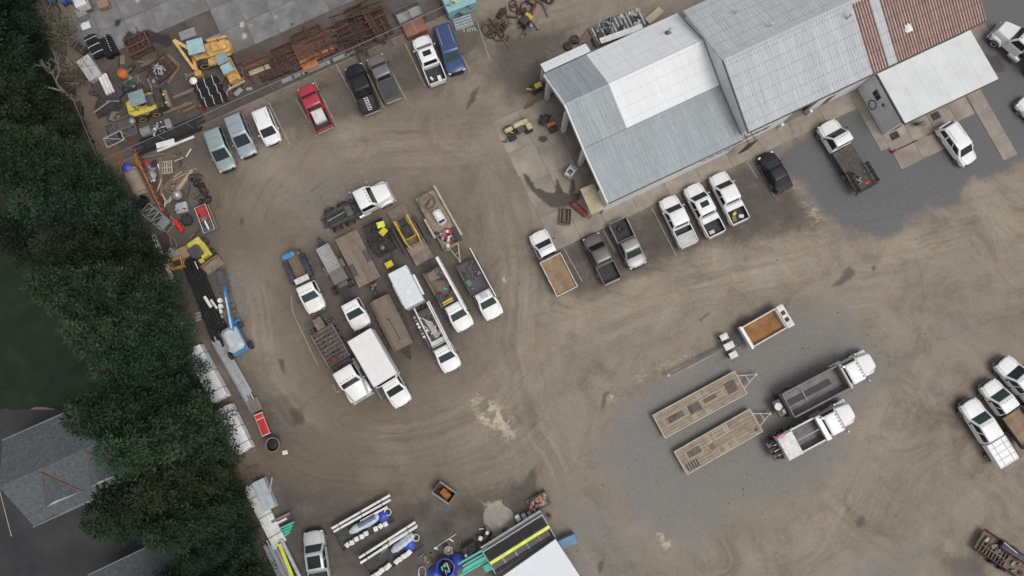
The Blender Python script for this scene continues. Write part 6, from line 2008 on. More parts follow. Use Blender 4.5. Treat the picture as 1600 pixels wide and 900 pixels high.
boxy('carton', 'brown cardboard carton at the top edge of the storage yard', 'carton', (152, 8), (168, 2), 0.85, 0.7, mat('cardboard', (0.26, 0.19, 0.12), 0.85))
boxy('white_sheet', 'white square sheet lying beside the strapped black pipes', 'sheet', (126, 42), (140, 37), 0.75, 0.15, PLASTIC_W)
bundle('pipe_bundle', 'black plastic pipes with three white straps in the storage yard corner', (137, 54), (153, 86), 0.9, 1.15, 5, 3, PVC_B, 3)
bundle('pipe_bundle', 'unstrapped stack of black pipes with white end tags', (159, 56), (173, 84), 0.9, 1.3, 6, 3, PVC_B, 0)
for k in range(7):
    single('paper_tag', 'small white tag on the unstrapped black pipe stack', 'tag', MB().box(-0.05, 0.05, -0.04, 0.04, 0, 0.02), PLASTIC_W, G(164 + k * 1.6, 57 + k * 3.6, 0.92), BRZ, None, 'white tags on the black pipes')
bundle('pipe_bundle', 'small bundle of dark pipes half under the bare branches', (113, 66), (132, 80), 0.6, 0.8, 4, 2, mat('brown_black_pipe', (0.05, 0.04, 0.035), 0.6), 2, WOOD)
t = thing('metal_cabinet', 'pale metal cabinet lying on its back, streaked with rust', 'cabinet', span((126, 89), (147, 120), 1.2)[0], span((126, 89), (147, 120), 1.2)[1])
L = span((126, 89), (147, 120), 1.2)[2]
MB().bbox(-L / 2, L / 2, -0.7, 0.7, 0.03, 1.1, 0.08).build('case', mat3('streaked_white_metal', (0.16, 0.12, 0.10), (0.42, 0.41, 0.39), (0.50, 0.50, 0.48), 2.2, 0.6, p=(0.28, 0.4, 0.6)), t)
MB().box(-L / 2 + 0.15, L / 2 - 0.15, -0.02, 0.02, 1.1, 1.115).build('door_seam', DARKSTEEL, t)
for k in range(3):
    c, rz, L = span((157 + k * 4.5, 121 - k * 2), (170 + k * 4.5, 149 - k * 2), 0.4)
    t = single('white_pipe', ['left', 'middle', 'right'][k] + ' of three large white pipes beside the scrap branches', 'pipe', MB().lathe([(-L / 2, 0.14), (-L / 2, 0.16), (L / 2, 0.16), (L / 2, 0.14)], 12, 'X'), PVC_W, Vector((c.x, c.y, 0.6)), rz, 40)
boxy('dark_panel_stack', 'stack of dark sheets under the three white pipes', 'stack', (152, 125), (182, 155), 1.9, 0.385, P_CHAR, bev=0.03)
for k in range(4):
    c, rz, L = span((150, 176), (188, 160), 0.3)
    plank(['lowest', 'second', 'third', 'topmost'][k] + ' dark board in the pile behind the yellow canopy loader', (150 + k, 177 - k * 3), (188 - k, 160 - k * 3), 0.15 + 0.1 * k, 1.2, 0.08, CHASSIS, 'dark_board', 'board')
plank('long pale pole lying across the dark board pile', (146, 176), (172, 157), 0.7, 0.14, 0.12, STEEL, 'pole', 'pole')
plank('short pale pole lying on the dark board pile', (165, 158), (186, 158), 0.75, 0.1, 0.1, STEEL, 'pole', 'pole')

def bar_frame(name, label, A, B, width, z0, m, nx=3, ny=2, s=0.12, h=0.0, cat='steel frame', group=None):
    c, rz, L = span(A, B, z0)
    t = thing(name, label, cat, c, rz, group)
    zs = [z0] if h == 0 else [z0, z0 + h]
    for z in zs:
        for k in range(ny + 1):
            y = -width / 2 + width * k / ny
            MB().box(-L / 2, L / 2, y - s / 2, y + s / 2, z, z + s).build('long_bar', m, t)
        for k in range(nx + 1):
            x = -L / 2 + (L - s) * k / nx
            MB().box(x, x + s, -width / 2 + s * 0.51, width / 2 - s * 0.51, z + 0.01, z + s - 0.01).build('cross_bar', m, t)
    if h:
        for x in (-L / 2 + s / 2, L / 2 - s / 2):
            for y in (-width / 2, width / 2):
                MB().box(x - s / 2, x + s / 2, y - s / 2 + 0.004, y + s / 2 - 0.004, z0 + s, z0 + h).build('upright', m, t)
    return t
bar_frame('rusty_rack', 'rusty steel frame standing at the wet patch in the storage yard', (204, 82), (238, 66), 1.7, 0.1, RUST, 4, 2, 0.14, 0.8)
bar_frame('rusty_rack', 'diamond-set rusty frame between the two yellow machines', (238, 120), (268, 96), 2.0, 0.05, RUST_D, 2, 1, 0.22)
plank('rusty steel plate inside the diamond-set frame', (242, 115), (262, 100), 0.2, 1.2, 0.04, RUST_D, 'steel_plate', 'plate')
for k in range(6):
    a = random.uniform(0, 3)
    p = G(247 + random.uniform(-5, 5), 109 + random.uniform(-5, 5), 0.3)
    single('bent_rod', 'bent pale rod tangled in the diamond-set frame', 'rod', MB().path([(-0.5, 0, 0), (0, 0.15, 0.2), (0.5, -0.1, 0.05)], 0.045, 6), GALV, p, a, None, 'rods in the diamond frame')
for k, (A, B) in enumerate((((262, 85), (280, 103)), ((262, 130), (280, 103)), ((290, 120), (316, 108)), ((220, 103), (256, 88)), ((270, 152), (312, 136)), ((250, 178), (300, 160)), ((285, 175), (306, 165)))):
    plank(['brown timber running to the big backhoe', 'brown timber below the diamond frame corner', 'timber beside the big backhoe wheel', 'timber below the rusty upright frame', 'timber beside the upper black pipes', 'timber below the canopy loader nose', 'short timber next to the fence line'][k], A, B, 0.2, 0.32, 0.16, WOOD_D, 'timber', 'timber')
t = thing('orange_mixer', 'orange drum mixer with a short dark barrel in the storage yard', 'mixer', G(196, 119, 0.3), 0.4)
MB().lathe([(0, 0.25), (0.15, 0.5), (0.5, 0.52), (0.75, 0.35), (0.75, 0.28), (0.5, 0.4)], 10, 'Z', (0, 0, 0.15)).build('drum', ORANGE, t, 40)
MB().tube((0.4, 0, 0.5), (1.1, 0.2, 0.6), 0.16, 8).build('barrel', DARKSTEEL, t)
for a in (0.5, 2.6, 4.7):
    MB().tube((0.3 * math.cos(a), 0.3 * math.sin(a), 0.3), (0.5 * math.cos(a), 0.5 * math.sin(a), 0), 0.04, 6).build('leg', DARKSTEEL, t)
for k, (x, y, m, lab) in enumerate(((198, 140, CHASSIS, 'left dark coil of hose beside the canopy loader'), (209, 136, CHASSIS, 'right dark coil of hose beside the canopy loader'), (203, 132, mat('hose_green', (0.04, 0.16, 0.10), 0.5), 'green hose coil above the canopy loader'))):
    b = MB()
    for q in range(4):
        b.path([(math.cos(a) * (0.32 + 0.03 * q), math.sin(a) * (0.32 + 0.03 * (q % 2)), 0.1 + 0.09 * q) for a in np.linspace(0, 6.28, 15)[:-1]], 0.05, 5, True)
    single('hose_coil', lab, 'hose', b, m, G(x, y, 0.1))

# ---- yellow machines
def wheels4(t, xs, y, r, wd, rim):
    for x in xs:
        for s in (-1, 1):
            wheel(t, x, s * y, r, wd, rim)
t = thing('wheel_loader', 'sulphur-yellow wheel loader with a grey-teal canopy and black front frame', 'loader', *span((263, 152), (201, 174), 0.8)[:2])
L = span((263, 152), (201, 174), 0.8)[2]
h = L / 2
rg = [(-h + 0.1, 0.55), (-h + 0.6, 0.95), (h - 1.6, 0.95), (h - 1.2, 0.75), (h - 1.2, -0.75), (h - 1.6, -0.95), (-h + 0.6, -0.95), (-h + 0.1, -0.55)]
MB().loft([[(x, y, 0.6) for x, y in rg], [(x, y, 1.25) for x, y in rg], [(x * 0.97, y * 0.9, 1.35) for x, y in rg]]).build('body', YELLOW_S, t, 30)
MB().bbox(-h + 0.3, -h + 1.35, -0.5, 0.5, 1.36, 1.85, 0.12).build('engine_cover', YELLOW_S, t)
MB().bbox(0.05, 0.9, -0.55, 0.55, 1.36, 1.6, 0.05).build('footplate', DARKSTEEL, t)
MB().bbox(-0.55, -0.05, -0.3, 0.3, 1.36, 1.9, 0.06).build('seat', BLACK, t)
cp = MB().bbox(-0.95, 0.55, -0.72, 0.72, 2.6, 2.7, 0.04).build('canopy', mat('grey_teal_panel', (0.22, 0.31, 0.32), 0.6, dirt=0.35), t)
for x in (-0.88, 0.48):
    for s in (-1, 1):
        MB().tube((x, s * 0.62, 1.3), (x, s * 0.62, 2.6), 0.04, 6).build('canopy_post', DARKSTEEL, t)
for s in (-1, 1):
    MB().bbox(0.9, h - 1.1, s * 0.75 - 0.22, s * 0.75 + 0.22, 1.3, 1.6, 0.06).build('front_fender', YELLOW_S, t)
    MB().bar((h - 1.6, s * 0.45, 1.3), (h - 0.3, s * 0.45, 0.7), 0.16, 0.22).build('lift_arm', YELLOW_S, t)
MB().bbox(h - 1.15, h - 0.45, -1.05, 1.05, 0.3, 1.5, 0.12).build('mast_frame', CHASSIS, t)
MB().bbox(h - 0.4, h, -0.9, 0.9, 0.1, 0.8, 0.06).build('fork_plate', WOOD, t)
wheels4(t, (-h + 1.0, h - 1.7), 1.05, 0.6, 0.4, YELLOW_S)
t = thing('backhoe', 'large orange-yellow backhoe with a pale teal canopy roof', 'backhoe', *span((362, 72), (284, 92), 1.0)[:2])
L = span((362, 72), (284, 92), 1.0)[2]
h = L / 2
rg = [(-h + 1.3, 0.75), (h - 0.4, 0.7), (h, 0.4), (h, -0.4), (h - 0.4, -0.7), (-h + 1.3, -0.75)]
MB().loft([[(x, y, 0.6) for x, y in rg], [(x, y, 1.4) for x, y in rg], [(x * 0.97, y * 0.8, 1.55) for x, y in rg]]).build('body', YELLOW_O, t, 30)
MB().bbox(h - 1.9, h - 0.3, -0.5, 0.5, 1.56, 1.95, 0.15).build('bonnet', YELLOW_O, t)
MB().tube((h - 0.9, 0.3, 1.9), (h - 0.9, 0.3, 2.4), 0.06, 8).build('exhaust', RUST, t)
MB().bbox(-h + 1.3, -h + 2.9, -0.75, 0.75, 2.55, 2.66, 0.04).build('canopy', mat('pale_teal_panel', (0.32, 0.50, 0.53), 0.6, dirt=0.2), t)
for x in (-h + 1.4, -h + 2.8):
    for s in (-1, 1):
        MB().tube((x, s * 0.66, 1.4), (x, s * 0.66, 2.55), 0.045, 6).build('canopy_post', DARKSTEEL, t)
MB().bbox(-h + 1.9, -h + 2.4, -0.3, 0.3, 1.56, 2.05, 0.06).build('seat', BLACK, t)
for s in (-1, 1):
    MB().bbox(h - 2.2, h - 0.2, s * 0.95 - 0.14, s * 0.95 + 0.14, 1.2, 1.45, 0.05).build('loader_arm', YELLOW_O, t)
MB().bbox(-h + 1.0, -h + 1.35, -1.6, 1.0, 0.8, 1.2, 0.06).build('swing_frame', YELLOW_O, t)
MB().bar((-h + 1.1, 0.6, 1.2), (-h + 0.0, 1.5, 2.0), 0.32, 0.36).build('boom', YELLOW_O, t)
MB().bar((-h + 0.0, 1.5, 2.05), (-h + 1.0, -1.4, 1.0), 0.26, 0.3).build('dipper', YELLOW_O, t)
MB().bbox(-h + 0.8, -h + 1.5, -2.0, -1.45, 0.1, 0.9, 0.1).build('bucket', YELLOW_O, t)
MB().bbox(h - 2.6, h - 1.2, -1.5, -0.8, 0.8, 1.3, 0.1).build('rear_fender', YELLOW_O, t)
wheels4(t, (-h + 2.0,), 1.05, 0.75, 0.45, YELLOW_O)
wheels4(t, (h - 0.8,), 0.95, 0.45, 0.3, YELLOW_O)
t = thing('forklift', 'small yellow forklift with two faded teal roof plates', 'forklift', *span((372, 134), (350, 92), 0.9)[:2])
L = span((372, 134), (350, 92), 0.9)[2]
h = L / 2
MB().bbox(-h, h - 0.5, -0.6, 0.6, 0.35, 1.0, 0.12).build('body', YELLOW_O, t)
MB().bbox(-h, -h + 1.05, -0.6, 0.55, 2.0, 2.08, 0.03).build('rear_canopy', mat('grey_teal_panel', (0.22, 0.31, 0.32), 0.6), t)
MB().bbox(-h + 1.25, -h + 2.2, -0.55, 0.55, 2.1, 2.18, 0.03).build('front_canopy', mat('sky_teal_panel', (0.30, 0.47, 0.53), 0.6), t)
for x in (-h + 0.1, -h + 1.0, -h + 1.3, -h + 2.15):
    for s in (-1, 1):
        MB().tube((x, s * 0.5, 0.9), (x, s * 0.5, 2.02), 0.04, 6).build('canopy_post', YELLOW_O, t)
for s in (-1, 1):
    MB().bar((h - 0.5, s * 0.75, 0.9), (h + 0.15, s * 0.75, 1.3), 0.1, 0.14).build('arm', YELLOW_O, t)
MB().bar((h + 0.1, -0.9, 1.3), (h + 0.1, 0.9, 1.3), 0.14, 0.14).build('crossbar', mat('cream_beam', (0.46, 0.41, 0.33), 0.7), t)
MB().box(h - 0.45, h - 0.3, -0.45, 0.45, 0.2, 1.7).build('mast', YELLOW_O, t)
wheels4(t, (-h + 0.5, h - 0.8), 0.72, 0.38, 0.28, YELLOW_O)
boxy('grey_plate', 'grey steel plate leaning behind the big backhoe', 'plate', (280, 57), (305, 48), 0.95, 0.25, STEEL)
for k, (cx, cy, lab) in enumerate(((318, 127, 'uppermost'), (324, 140, 'middle'), (331, 153, 'lowest'))):
    bundle('pipe_bundle', '%s of three strapped black pipe bundles beside the wire fence' % lab, (cx - 19, cy + 6), (cx + 19, cy - 6), 0.9, 0.95, 4, 2, PVC_B, 3, base_z=0.14)
single('white_bag', 'crumpled white bag on the uppermost strapped black pipe bundle', 'bag', MB().lathe([(0, 0.3), (0.15, 0.42), (0.35, 0.3), (0.42, 0.1)], 7, 'Z'), PLASTIC_W, G(303, 127, 0.75), 0.6, 60)
bundle('steel_stack', 'stack of rusty channel steel beside the small forklift', (380, 104), (418, 88), 0.5, 1.2, 5, 2, RUST, 0, square=True, mats=[RUST, RUST_D, RUST])
bundle('steel_stack', 'low stack of rusty pale-edged channels near the fence', (388, 115), (420, 103), 0.3, 0.5, 3, 1, RUST, 0, square=True, mats=[RUST, WOOD_L])
# skips and machine parts in the lower corner
t = thing('steel_skid', 'grey steel skid with open compartments in the fenced corner', 'skid', *span((160, 212), (212, 192), 0.9)[:2])
for (x0, x1, y0, y1, z) in ((-1.6, 0.0, 0.1, 1.05, 0.9), (-1.5, 0.3, -1.1, 0.0, 0.8), (0.35, 1.3, -0.9, 0.9, 1.0)):
    for s, (a, b_, c, d) in enumerate(((x0, x1, y0, y0 + 0.08), (x0, x1, y1 - 0.08, y1), (x0, x0 + 0.08, y0 + 0.081, y1 - 0.081), (x1 - 0.08, x1, y0 + 0.081, y1 - 0.081))):
        MB().box(a, b_, c, d, 0.03, z).build('wall', mat('grey_brown_steel', (0.15, 0.14, 0.125), 0.8, dirt=0.4), t)
    MB().box(x0 + 0.081, x1 - 0.081, y0 + 0.081, y1 - 0.081, 0.2, 0.45 + random.random() * 0.3).build('tray', DARKSTEEL, t)
t = thing('engine_block', 'grey engine block with pale fittings beside the wire fence', 'engine', *span((218, 207), (268, 190), 0.8)[:2])
MB().bbox(-1.5, -0.9, -0.5, 0.5, 0.05, 0.8, 0.1).build('gear_case', STEEL, t)
MB().lathe([(-0.6, 0.5), (0.4, 0.5)], 16, 'X', (1.1, 0, 0.6)).build('drum', mat('grey_drum_paint', (0.22, 0.22, 0.215), 0.6, dirt=0.4), t, 40)
clutter(t, -0.9, 0.6, -0.45, 0.45, 0.3, 22, [PLASTIC_W, STEEL, CHASSIS, GALV], 'fitting', 0.1, 0.3)
single('white_ball', 'pale round tank end beside the sulphur-yellow loader', 'tank', MB().lathe([(0, 0.1), (0.1, 0.3), (0.35, 0.38), (0.55, 0.3), (0.65, 0.05)], 12, 'Z'), STEEL, G(209, 191, 0.3), 0, 60)
bundle('pipe_bundle', 'long black pipes lying outside the wire fence near the silver minivan', (214, 232), (312, 192), 0.25, 1.6, 7, 1, PVC_B, 0, jag=0.7)
plank('white board on the long black pipes outside the fence', (244, 228), (272, 220), 0.55, 0.55, 0.12, PLASTIC_W, 'white_board', 'board')
plank('long pale pipe on the long black pipes outside the fence', (245, 236), (303, 213), 0.5, 0.22, 0.2, PVC_W, 'pale_pipe', 'pipe')
plank('long thin grey pole by the orange rack', (212, 248), (258, 240), 0.6, 0.14, 0.12, WOOD, 'pole', 'pole')
single('red_post', 'red marker post by the lowest strapped pipe bundle', 'post', MB().tube((0, 0, 0), (0, 0, 1.2), 0.1, 8), REDP, G(321, 172))

# ---- the long heap of rusty steel along the fence
def beams(poly, n, lens, sizes, zs, mats, label, group, ang=None, spread=0.25, cat='beam'):
    xs, ys = [p[0] for p in poly], [p[1] for p in poly]
    k = 0
    while k < n:
        x, y = random.uniform(min(xs), max(xs)), random.uniform(min(ys), max(ys))
        if sdf(np.array([x]), np.array([y]), poly)[0] < 0:
            continue
        L, s = random.uniform(*lens), random.uniform(*sizes)
        z = random.uniform(*zs)
        a = (BRZ if ang is None else ang) + random.choice((0, 0, math.pi / 2)) + random.gauss(0, spread * 0.35)
        o = ibeam_mb(L, s).build('scrap_girder', random.choice(mats), None, None, G(x, y, z), (0, random.uniform(-0.05, 0.05), a))
        tag(o, label, cat, group)
        k += 1
RUSTS = [RUST, RUST, RUST_D, RUST_D]
beams([(455, 60), (500, 38), (525, 80), (475, 105)], 18, (1.2, 2.6), (0.1, 0.22), (0.05, 0.7), RUSTS, 'rusty beam in the scrap heap left of the black pickup', 'rusty beams in the left scrap heap')
beams([(520, 35), (560, 5), (612, 40), (610, 62), (545, 88)], 40, (1.5, 3.4), (0.09, 0.16), (0.05, 1.0), RUSTS, 'rusty beam in the tangled scrap heap behind the grey pickup', 'rusty beams in the tangled heap')
beams([(400, 110), (450, 90), (470, 105), (410, 135)], 24, (1.0, 2.2), (0.08, 0.18), (0.05, 0.4), RUSTS, 'rusty beam in the low scrap heap near the red pickup', 'rusty beams in the low heap')
for k, (A, B, lab) in enumerate((((513, 28), (596, 2), 'uppermost long bar over the tangled scrap heap'), ((518, 36), (600, 12), 'second long bar over the tangled scrap heap'), ((530, 62), (606, 35), 'third long bar over the tangled scrap heap'), ((535, 70), (615, 44), 'lowest long bar over the tangled scrap heap'), ((547, 10), (568, 68), 'long dark bar standing across the tangled scrap heap'))):
    a, b_ = G(*A, 1.25), G(*B, 1.25)
    single('steel_bar', lab, 'bar', MB().bar(a, b_, 0.1, 0.12), RUST_D, (0, 0, 0.02 * k))
bundle('steel_stack', 'wide rusty channel standing on the tangled scrap heap', (568, 15), (596, 62), 1.2, 0.75, 2, 1, RUST, 0, square=True, base_z=0.75)
bundle('steel_stack', 'rusty red bars at the edge of the tangled scrap heap', (590, 40), (601, 66), 0.8, 0.4, 3, 1, RUST, 0, base_z=0.6)
for k, (x, y, rz, lab) in enumerate(((478, 52, BRZ, 'long rusty trough at the top of the left scrap heap'), (440, 78, BRZ, 'shallow rusty trough between the scrap heaps'))):
    t = thing('steel_trough', lab, 'trough', G(x, y, 0.5), rz)
    ln_ = (3.2, 2.3)[k]
    open_box(t, -ln_ / 2, ln_ / 2, (0.45, 0.5)[k], 0.1, 0.5, [RUST_O, RUST][k] if False else RUST, RUST_D, 0.06)
    t.location.z = 0.0
t = thing('steel_plate', 'long orange-rusty plate at the front of the left scrap heap', 'plate', G(495, 88, 0.6), BRZ)
t.location.z = 0.5
MB().bbox(-1.9, 1.9, -0.28, 0.28, 0, 0.08, 0.01).build('plate', RUST_O, t)
MB().bbox(-1.8, -0.2, -0.95, -0.3, -0.05, 0.03, 0.01).build('lower_plate', mat3('bright_orange_rust', (0.28, 0.10, 0.03), (0.40, 0.15, 0.04), (0.46, 0.20, 0.06), 2, 0.8), t)
def rust_deck(label, A, B, width, z, m, nb):
    c, rz, L = span(A, B, z)
    t = thing('rusty_platform', label, 'platform', c, rz)
    MB().bbox(-L / 2, L / 2, -width / 2, width / 2, z - 0.1, z - 0.04, 0.01).build('plate', m, t)
    for k in range(nb):
        x = -L / 2 + (L - 0.1) * k / (nb - 1)
        MB().box(x, x + 0.1, -width / 2, width / 2, z - 0.038, z + 0.06).build('rib', RUST, t)
    for y in (-width / 2 - 0.06, width / 2 - 0.02):
        MB().box(-L / 2, L / 2, y, y + 0.08, 0.03, z + 0.12).build('side', RUST_D, t)
rust_deck('wide ribbed rusty platform in the left scrap heap', (462, 86), (520, 60), 2.3, 0.55, RUST, 6)
rust_deck('dark rusty platform under the tangled scrap heap', (530, 62), (605, 30), 3.0, 0.3, RUST_D, 9)
rust_deck('low rusty platform behind the red pickup bay', (415, 112), (452, 96), 1.8, 0.3, RUST_D, 5)
for k in range(3):
    plank(['upper', 'middle', 'lower'][k] + ' long grey kerb beam lying along the wire fence', (440 + k * 40, 128 - k * 17), (475 + k * 40, 113 - k * 17), 0.25, 0.4, 0.25, STEEL, 'kerb_beam', 'beam')
t = thing('steel_rack', 'grey steel rack at the far side of the scrap heap', 'rack', *span((617, 30), (660, 10), 1.0)[:2])
for z in (0.1, 1.0):
    for y in (-0.75, 0.75):
        MB().box(-1.4, 1.4, y - 0.06, y + 0.06, z, z + 0.12).build('rail', DARKSTEEL, t)
for x in (-1.3, 0, 1.3):
    MB().box(x - 0.05, x + 0.05, -0.69, 0.69, 1.0, 1.1).build('cross_bar', DARKSTEEL, t)
    for y in (-0.75, 0.75):
        MB().box(x - 0.05, x + 0.05, y - 0.05, y + 0.05, 0, 1.0).build('upright', DARKSTEEL, t)
MB().box(-1.3, 1.3, -0.65, 0.65, 0.3, 0.36).build('shelf', STEEL, t)
t = thing('brown_bin', 'flat red-brown lidded bin beside the white sunroof pickup', 'bin', *span((629, 48), (665, 33), 0.9)[:2])
MB().bbox(-1.1, 1.1, -0.8, 0.8, 0.03, 0.8, 0.03).build('case', mat('red_brown_paint', (0.24, 0.105, 0.065), 0.7, dirt=0.2), t)
MB().box(-0.03, 0.03, -0.8, 0.8, 0.8, 0.83).build('lid_seam', STEEL, t)
t = thing('shipping_container', 'rust-blotched teal container at the top edge beside the navy wagon', 'container', *span((688, 8), (744, -14), 1.6)[:2])
TEALC = mat3('rust_blotched_teal', (0.10, 0.06, 0.05), (0.22, 0.40, 0.42), (0.27, 0.46, 0.48), 1.0, 0.6, p=(0.40, 0.44, 0.6))
b = MB()
ring = []
MB().bbox(-1.55, 1.55, -1.1, 1.1, 0.1, 1.7, 0.03).build('box', TEALC, t)
for k in range(9):
    MB().box(-1.5 + k * 0.36, -1.35 + k * 0.36, -1.13, -1.1, 0.15, 1.65).build('corrugation', TEALC, t)
MB().box(-0.3, 0.5, -0.2, 0.4, 1.7, 1.72).build('yellow_plate', LIME, t)
t = thing('roof_sheet_stack', 'stack of pale corrugated sheets below the teal container', 'stack', *span((709, 37), (737, 28), 0.5)[:2])
for k in range(4):
    y = -0.6 + k * 0.3
    MB().loft([[(x, y, 0.05), (x, y + 0.1, 0.42), (x, y + 0.2, 0.42), (x, y + 0.295, 0.05)] for x in (-0.95, 0.95)]).build('sheet', mat('pale_sheet_metal', (0.36, 0.42, 0.43), 0.5, dirt=0.2), t)
# dark oddments at the dirt edge
for k, (x, y, n, mats, lab, grp) in enumerate(((780, 48, 16, [RUST_D, CHASSIS, RUST, WOOD_D], 'rusty machine part dumped at the dirt edge', 'parts at the dirt edge'), (812, 14, 12, [RUST, RUST_D, CHASSIS, RUST_D], 'old machine part in the heap at the top edge', 'parts in the top edge heap'), (848, 6, 10, [CHASSIS, DARKSTEEL, RUST_D], 'dark machine part at the top edge beside the track', 'dark parts at the top edge'))):
    for q in range(n):
        px, py = x + random.gauss(0, 12), y + random.gauss(0, 8)
        s = random.uniform(0.25, 0.6)
        kind = random.random()
        if kind < 0.4:
            b = MB().path([(math.cos(a) * s, math.sin(a) * s, 0.1 + 0.1 * math.sin(a * 2)) for a in np.linspace(0, 6.28, 13)[:-1]], 0.07, 6, True)
        elif kind < 0.7:
            b = MB().bbox(-s, s, -s * 0.5, s * 0.5, 0, s * 0.8, 0.08).bbox(-s * 0.4, s * 0.4, -s * 0.3, s * 0.3, s * 0.8, s * 1.2, 0.05)
        else:
            b = MB().bar((-s * 1.4, 0, 0.1), (s * 1.4, 0.1, 0.3), 0.14, 0.12)
        single('machine_part', lab, 'scrap', b, random.choice(mats), G(px, py, 0.02), random.uniform(0, 3), None, grp)
t = thing('compact_loader', 'small yellow-orange machine on the dirt track at the top', 'loader', G(820, 36, 0.3), 0.9)
MB().bbox(-0.5, 0.4, -0.35, 0.35, 0.3, 0.9, 0.08).build('body', CHASSIS, t)
MB().bbox(0.4, 0.9, -0.45, 0.45, 0.1, 0.5, 0.05).build('bucket', YELLOW, t)
wheels4(t, (-0.3, 0.3), 0.45, 0.25, 0.18, RIM_D)

# ---- behind the shed
t = thing('scrap_trailer', 'ribbed grey trailer heaped with dark scrap behind the shed', 'trailer', *span((926, 58), (1003, 24), 0.9)[:2])
L = span((926, 58), (1003, 24), 0.9)[2]
h = L / 2
MB().box(-h, h, -1.0, 1.0, 0.65, 0.75).build('deck', DARKSTEEL, t)
for k in range(13):
    MB().box(-h + k * L / 13, -h + k * L / 13 + 0.14, -0.95, 0.95, 0.76, 0.84).build('slat', GALV, t)
for s in (-1, 1):
    wheel(t, 0.2, s * 1.1, 0.36, 0.24, RIM_D)
clutter(t, -h + 0.2, h - 0.2, -0.9, 0.7, 0.85, 30, [CHASSIS, DARKSTEEL, STEEL, BLACK, GALV], 'scrap_piece', 0.3, 0.8)
plank('long white panel leaning along the scrap trailer behind the shed', (938, 64), (1004, 41), 1.4, 0.6, 0.1, PLASTIC_W, 'white_siding', 'panel')
plank('cream plywood sheet lying behind the shed beside the workshop', (1011, 33), (1034, 14), 0.6, 0.75, 0.06, WOOD_L, 'plywood_sheet', 'sheet')
for k in range(4):
    plank(['first', 'second', 'third', 'fourth'][k] + ' brown board from the left in the stack behind the lean-to', (906 + k * 4, 68 - k), (924 + k * 3, 42), 0.5 + 0.03 * k, 0.25, 0.06, WOOD_D, 'board', 'board')
for k, (x, y) in enumerate(((888, 72), (898, 62))):
    single('old_tyre', ['lower', 'upper'][k] + ' black wheel lying by the lean-to', 'wheel', MB().lathe([(-0.15, 0.2), (-0.18, 0.45), (0.18, 0.45), (0.15, 0.2)], 16, 'Z'), RUBBER, G(x, y, 0.2), 0, 40)
t = thing('trench_machine', 'small yellow machine in the corner of the shed pad', 'machine', G(838, 140, 0.3), 0.5)
MB().bbox(-0.5, 0.5, -0.3, 0.3, 0.25, 0.8, 0.06).build('body', CHASSIS, t)
MB().bbox(-0.2, 0.55, -0.25, 0.25, 0.8, 1.1, 0.08).build('cover', YELLOW_S, t)
MB().bar((-0.5, 0, 0.6), (-1.1, 0.1, 1.2), 0.12, 0.15).build('handle', YELLOW_S, t)
wheels4(t, (-0.3, 0.3), 0.4, 0.22, 0.16, RIM_D)

# ---- on the shed pad
t = thing('tractor', 'cream garden tractor with a grey seat block on the shed pad', 'tractor', *span((831, 190), (789, 210), 0.9)[:2])
h = 1.35
CRM = mat('cream_tractor_paint', (0.55, 0.47, 0.28), 0.5, dirt=0.3)
MB().bbox(-0.4, 1.2, 0.05, 0.6, 0.7, 1.1, 0.12).build('bonnet', CRM, t)
MB().bbox(0.75, 1.35, -0.6, 0.1, 0.6, 0.95, 0.1).build('fender', CRM, t)
MB().bbox(-1.35, -0.5, 0.1, 0.55, 0.6, 0.9, 0.1).build('rear_fender', CRM, t)
MB().bbox(-0.25, 0.5, -0.55, 0.0, 0.7, 1.2, 0.05).build('seat_block', P_CHAR, t)
MB().box(-1.2, 1.2, -0.4, 0.4, 0.4, 0.6).build('frame', CHASSIS, t)
wheels4(t, (-0.9, 0.9), 0.62, 0.4, 0.26, RIM_D)
MB().path([(-1.3, -0.2, 0.5), (-1.6, -0.6, 0.3), (-1.9, -0.3, 0.1)], 0.06, 6).build('drag_link', CHASSIS, t)
clutter(t, -0.9, -0.2, -0.6, 0.0, 0.62, 8, [CHASSIS, YELLOW_S, STEEL], 'lever', 0.1, 0.25)
t = thing('engine', 'dark stripped engine standing between the cream tractor and the shed', 'engine', G(850, 189, 0.3), 0.7)
MB().bbox(-0.5, 0.5, -0.3, 0.3, 0.1, 0.7, 0.08).build('block', CHASSIS, t)
clutter(t, -0.7, 0.7, -0.5, 0.5, 0.2, 14, [CHASSIS, RUST_D, DARKSTEEL], 'fitting', 0.12, 0.35)
t = thing('generator', 'small orange-topped generator in front of the shed column', 'generator', G(863, 201, 0.3), BRZ)
MB().bbox(-0.4, 0.4, -0.45, 0.1, 0.05, 0.6, 0.05).build('engine', CHASSIS, t)
MB().bbox(-0.45, 0.45, 0.11, 0.45, 0.2, 0.75, 0.06).build('tank', ORANGE, t)
t = thing('ice_machine', 'white stripped machine with dark openings on the shed pad', 'machine', G(891, 270, 0.4), 0.9)
MB().bbox(-0.6, 0.6, -0.4, 0.4, 0.03, 0.8, 0.05).build('case', WHITE_DIRTY, t)
MB().box(-0.4, 0.1, -0.25, 0.2, 0.8, 0.82).build('opening', P_CHAR, t)
MB().bbox(0.25, 0.5, -0.3, 0.25, 0.8, 1.0, 0.04).build('lid', STEEL, t)
clutter(t, -0.6, -0.2, -0.35, 0.35, 0.82, 4, [STEEL, CHASSIS], 'fitting', 0.1, 0.2)
t = thing('log_crate', 'grey crate of brown firewood on the shed pad', 'crate', *span((885, 325), (883, 351), 0.6)[:2])
open_box(t, -0.8, 0.8, 0.55, 0.1, 0.65, WOOD, WOOD_D, 0.06)
